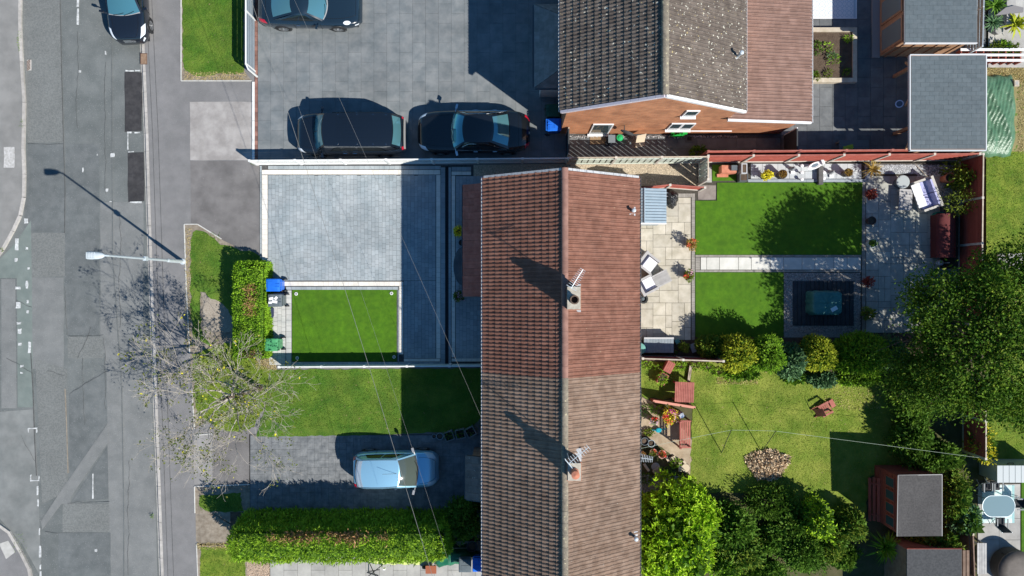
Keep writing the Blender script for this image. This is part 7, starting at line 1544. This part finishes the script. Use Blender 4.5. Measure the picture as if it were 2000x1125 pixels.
for p in cl[::5]:
    s0 = Vector((.2, -.1, 2.2 + rnd.random() * .5)); e = Vector(p); lb.tube([s0, s0.lerp(e, .4) + Vector((rnd.gauss(0, .2), rnd.gauss(0, .2), .3)), s0.lerp(e, .75) + Vector((rnd.gauss(0, .15), rnd.gauss(0, .15), .15)), e], [.085, .05, .03, .012], 5, cap=False)
lb.build('branches', BARK, t, kind='stuff')
P = []; N = []
for p in cl:
    n = int(g.integers(70, 150)); o = g.normal(0, .23, (n, 3)) * np.array([1.25, 1.25, .75]); P.append(p + o); N.append(unit(o + (p - C) * .3))
P = np.concatenate(P); N = np.concatenate(N); q = g.uniform(0, 1, len(P)) < .93
for nm, sel, m in (('crown', q, leafm('leaf_tree', (.036, .088, .008), (.085, .145, .012), k=1.5)), ('crown_highlights', ~q, LF_O)): V, F = leafgeo(P[sel], .14, N[sel] * .5, aspect=.55, up=.7); link(nm, mesh_np(nm, V, F, m), t)
# grass blades
def tufts(name, polys, n, L, m, z=.02, seed=0, label=None):
    g = np.random.default_rng(seed); pts = []
    for x0, y0, x1, y1, k in polys:
        a = Rm(x0, y0, x1, y1); pts.append(np.stack([g.uniform(a[0], a[2], int(n * k)), g.uniform(a[1], a[3], int(n * k)), np.full(int(n * k), z)], 1))
    P = np.concatenate(pts); V, F = leafgeo(P, L, np.tile(np.array([0, 0, .35]), (len(P), 1)), aspect=.22, up=.3, spread=.8); tag(link(name, mesh_np(name, V, F, m)), kind='stuff')
GR1 = leafm('blade_green', (.055, .125, .010), (.10, .16, .02), isl=.4); GR2 = leafm('blade_dry', (.115, .17, .016), (.20, .22, .04), isl=.45); GR3 = leafm('blade_straw', (.30, .24, .11), (.38, .32, .16), isl=.3)
tufts('grass', [(535, 724, 944, 838, 1), (358, -5, 475, 140, .3), (375, 455, 430, 560, .1), (380, 690, 520, 830, .25), (391, 966, 472, 997, .06), (393, 1072, 479, 1125, .1), (1258, 710, 1350, 775, .12), (1928, 300, 2000, 550, .3), (1928, 780, 2000, 880, .1)], 16000, .07, GR1, .018, 1)
tufts('grass', [(1355, 725, 1765, 950, 1)], 22000, .07, GR2, .018, 2)
tufts('dry_grass', [(360, 142, 480, 156, .12), (363, 445, 374, 680, .1), (386, 1060, 480, 1072, .1), (1400, 725, 1480, 750, .2), (1610, 755, 1720, 800, .15), (1925, 134, 2000, 165, .3), (1988, 165, 2000, 300, .1), (500, 700, 540, 722, .1)], 9000, .08, GR3, .018, 3)
tufts('kerb_weeds', [(34, 60, 40, 100, .3), (38, 235, 46, 250, .1), (0, 484, 6, 492, .3), (294, 1005, 300, 1011, .2), (28, 1040, 50, 1090, .3), (492, 315, 500, 322, .2)], 200, .08, GR1, .0, 4)
# loose stone chippings
def chips(name, rects, n, size, m, z=.02, seed=0):
    g = np.random.default_rng(seed); V = []; F = []; base = np.array([(-1, -1, 0), (1, -1, 0), (1, 1, 0), (-1, 1, 0), (0, 0, .8)]) * .5; fc = np.array([(0, 1, 4), (1, 2, 4), (2, 3, 4), (3, 0, 4)]); c = 0
    for x0, y0, x1, y1, k in rects:
        a = Rm(x0, y0, x1, y1); q = int(n * k); X = g.uniform(a[0], a[2], q); Y = g.uniform(a[1], a[3], q); A = g.uniform(0, 6.3, q); sz = size * g.uniform(.6, 1.5, q); asp = g.uniform(.5, 1, q)
        bx = base[:, 0][None] * sz[:, None]; by = base[:, 1][None] * (sz * asp)[:, None]; vx_ = X[:, None] + bx * np.cos(A)[:, None] - by * np.sin(A)[:, None]; vy = Y[:, None] + bx * np.sin(A)[:, None] + by * np.cos(A)[:, None]; vz = z + base[:, 2][None] * sz[:, None]
        V.append(np.stack([vx_, vy, vz], 2).reshape(-1, 3)); F.append((fc[None] + (np.arange(q) * 5)[:, None, None] + c).reshape(-1, 3)); c += q * 5
    tag(link(name, mesh_np(name, np.concatenate(V), np.concatenate(F), m)), kind='stuff')
chips('slate_chippings', [(1690, 322, 1790, 338, 1), (1690, 338, 1704, 350, .3), (1790, 322, 1872, 400, .7)], 2200, .06, GRAVG, .012, 1)
chips('gravel', [(1532, 534, 1680, 548, 1), (1532, 637, 1680, 648, .8), (1532, 548, 1547, 637, .7), (1668, 548, 1680, 637, .7)], 1700, .05, M('mixed_gravel', (.22, .21, .2), (.40, .38, .35), s=24, isl=.4), .012, 2)
chips('gravel', [(482, 1085, 526, 1130, 1)], 1500, .05, GRAVP, .010, 3)
chips('gravel', [(1108, 322, 1362, 360, 1), (926, 324, 1108, 345, .4)], 5000, .035, M('tan_pebble', (.40, .33, .24), (.58, .50, .38), s=24, isl=.35), .012, 4)
chips('gravel', [(1254, 930, 1335, 975, 1)], 1600, .05, M('shade_pebble', (.3, .29, .28), isl=.4), .013, 5)
sheet('pink_gravel_bed', R4(482, 1084, 526, 1140), .009, M('pink_gravel_base', (.3, .22, .16), (.4, .31, .24), s=22, rough=1))
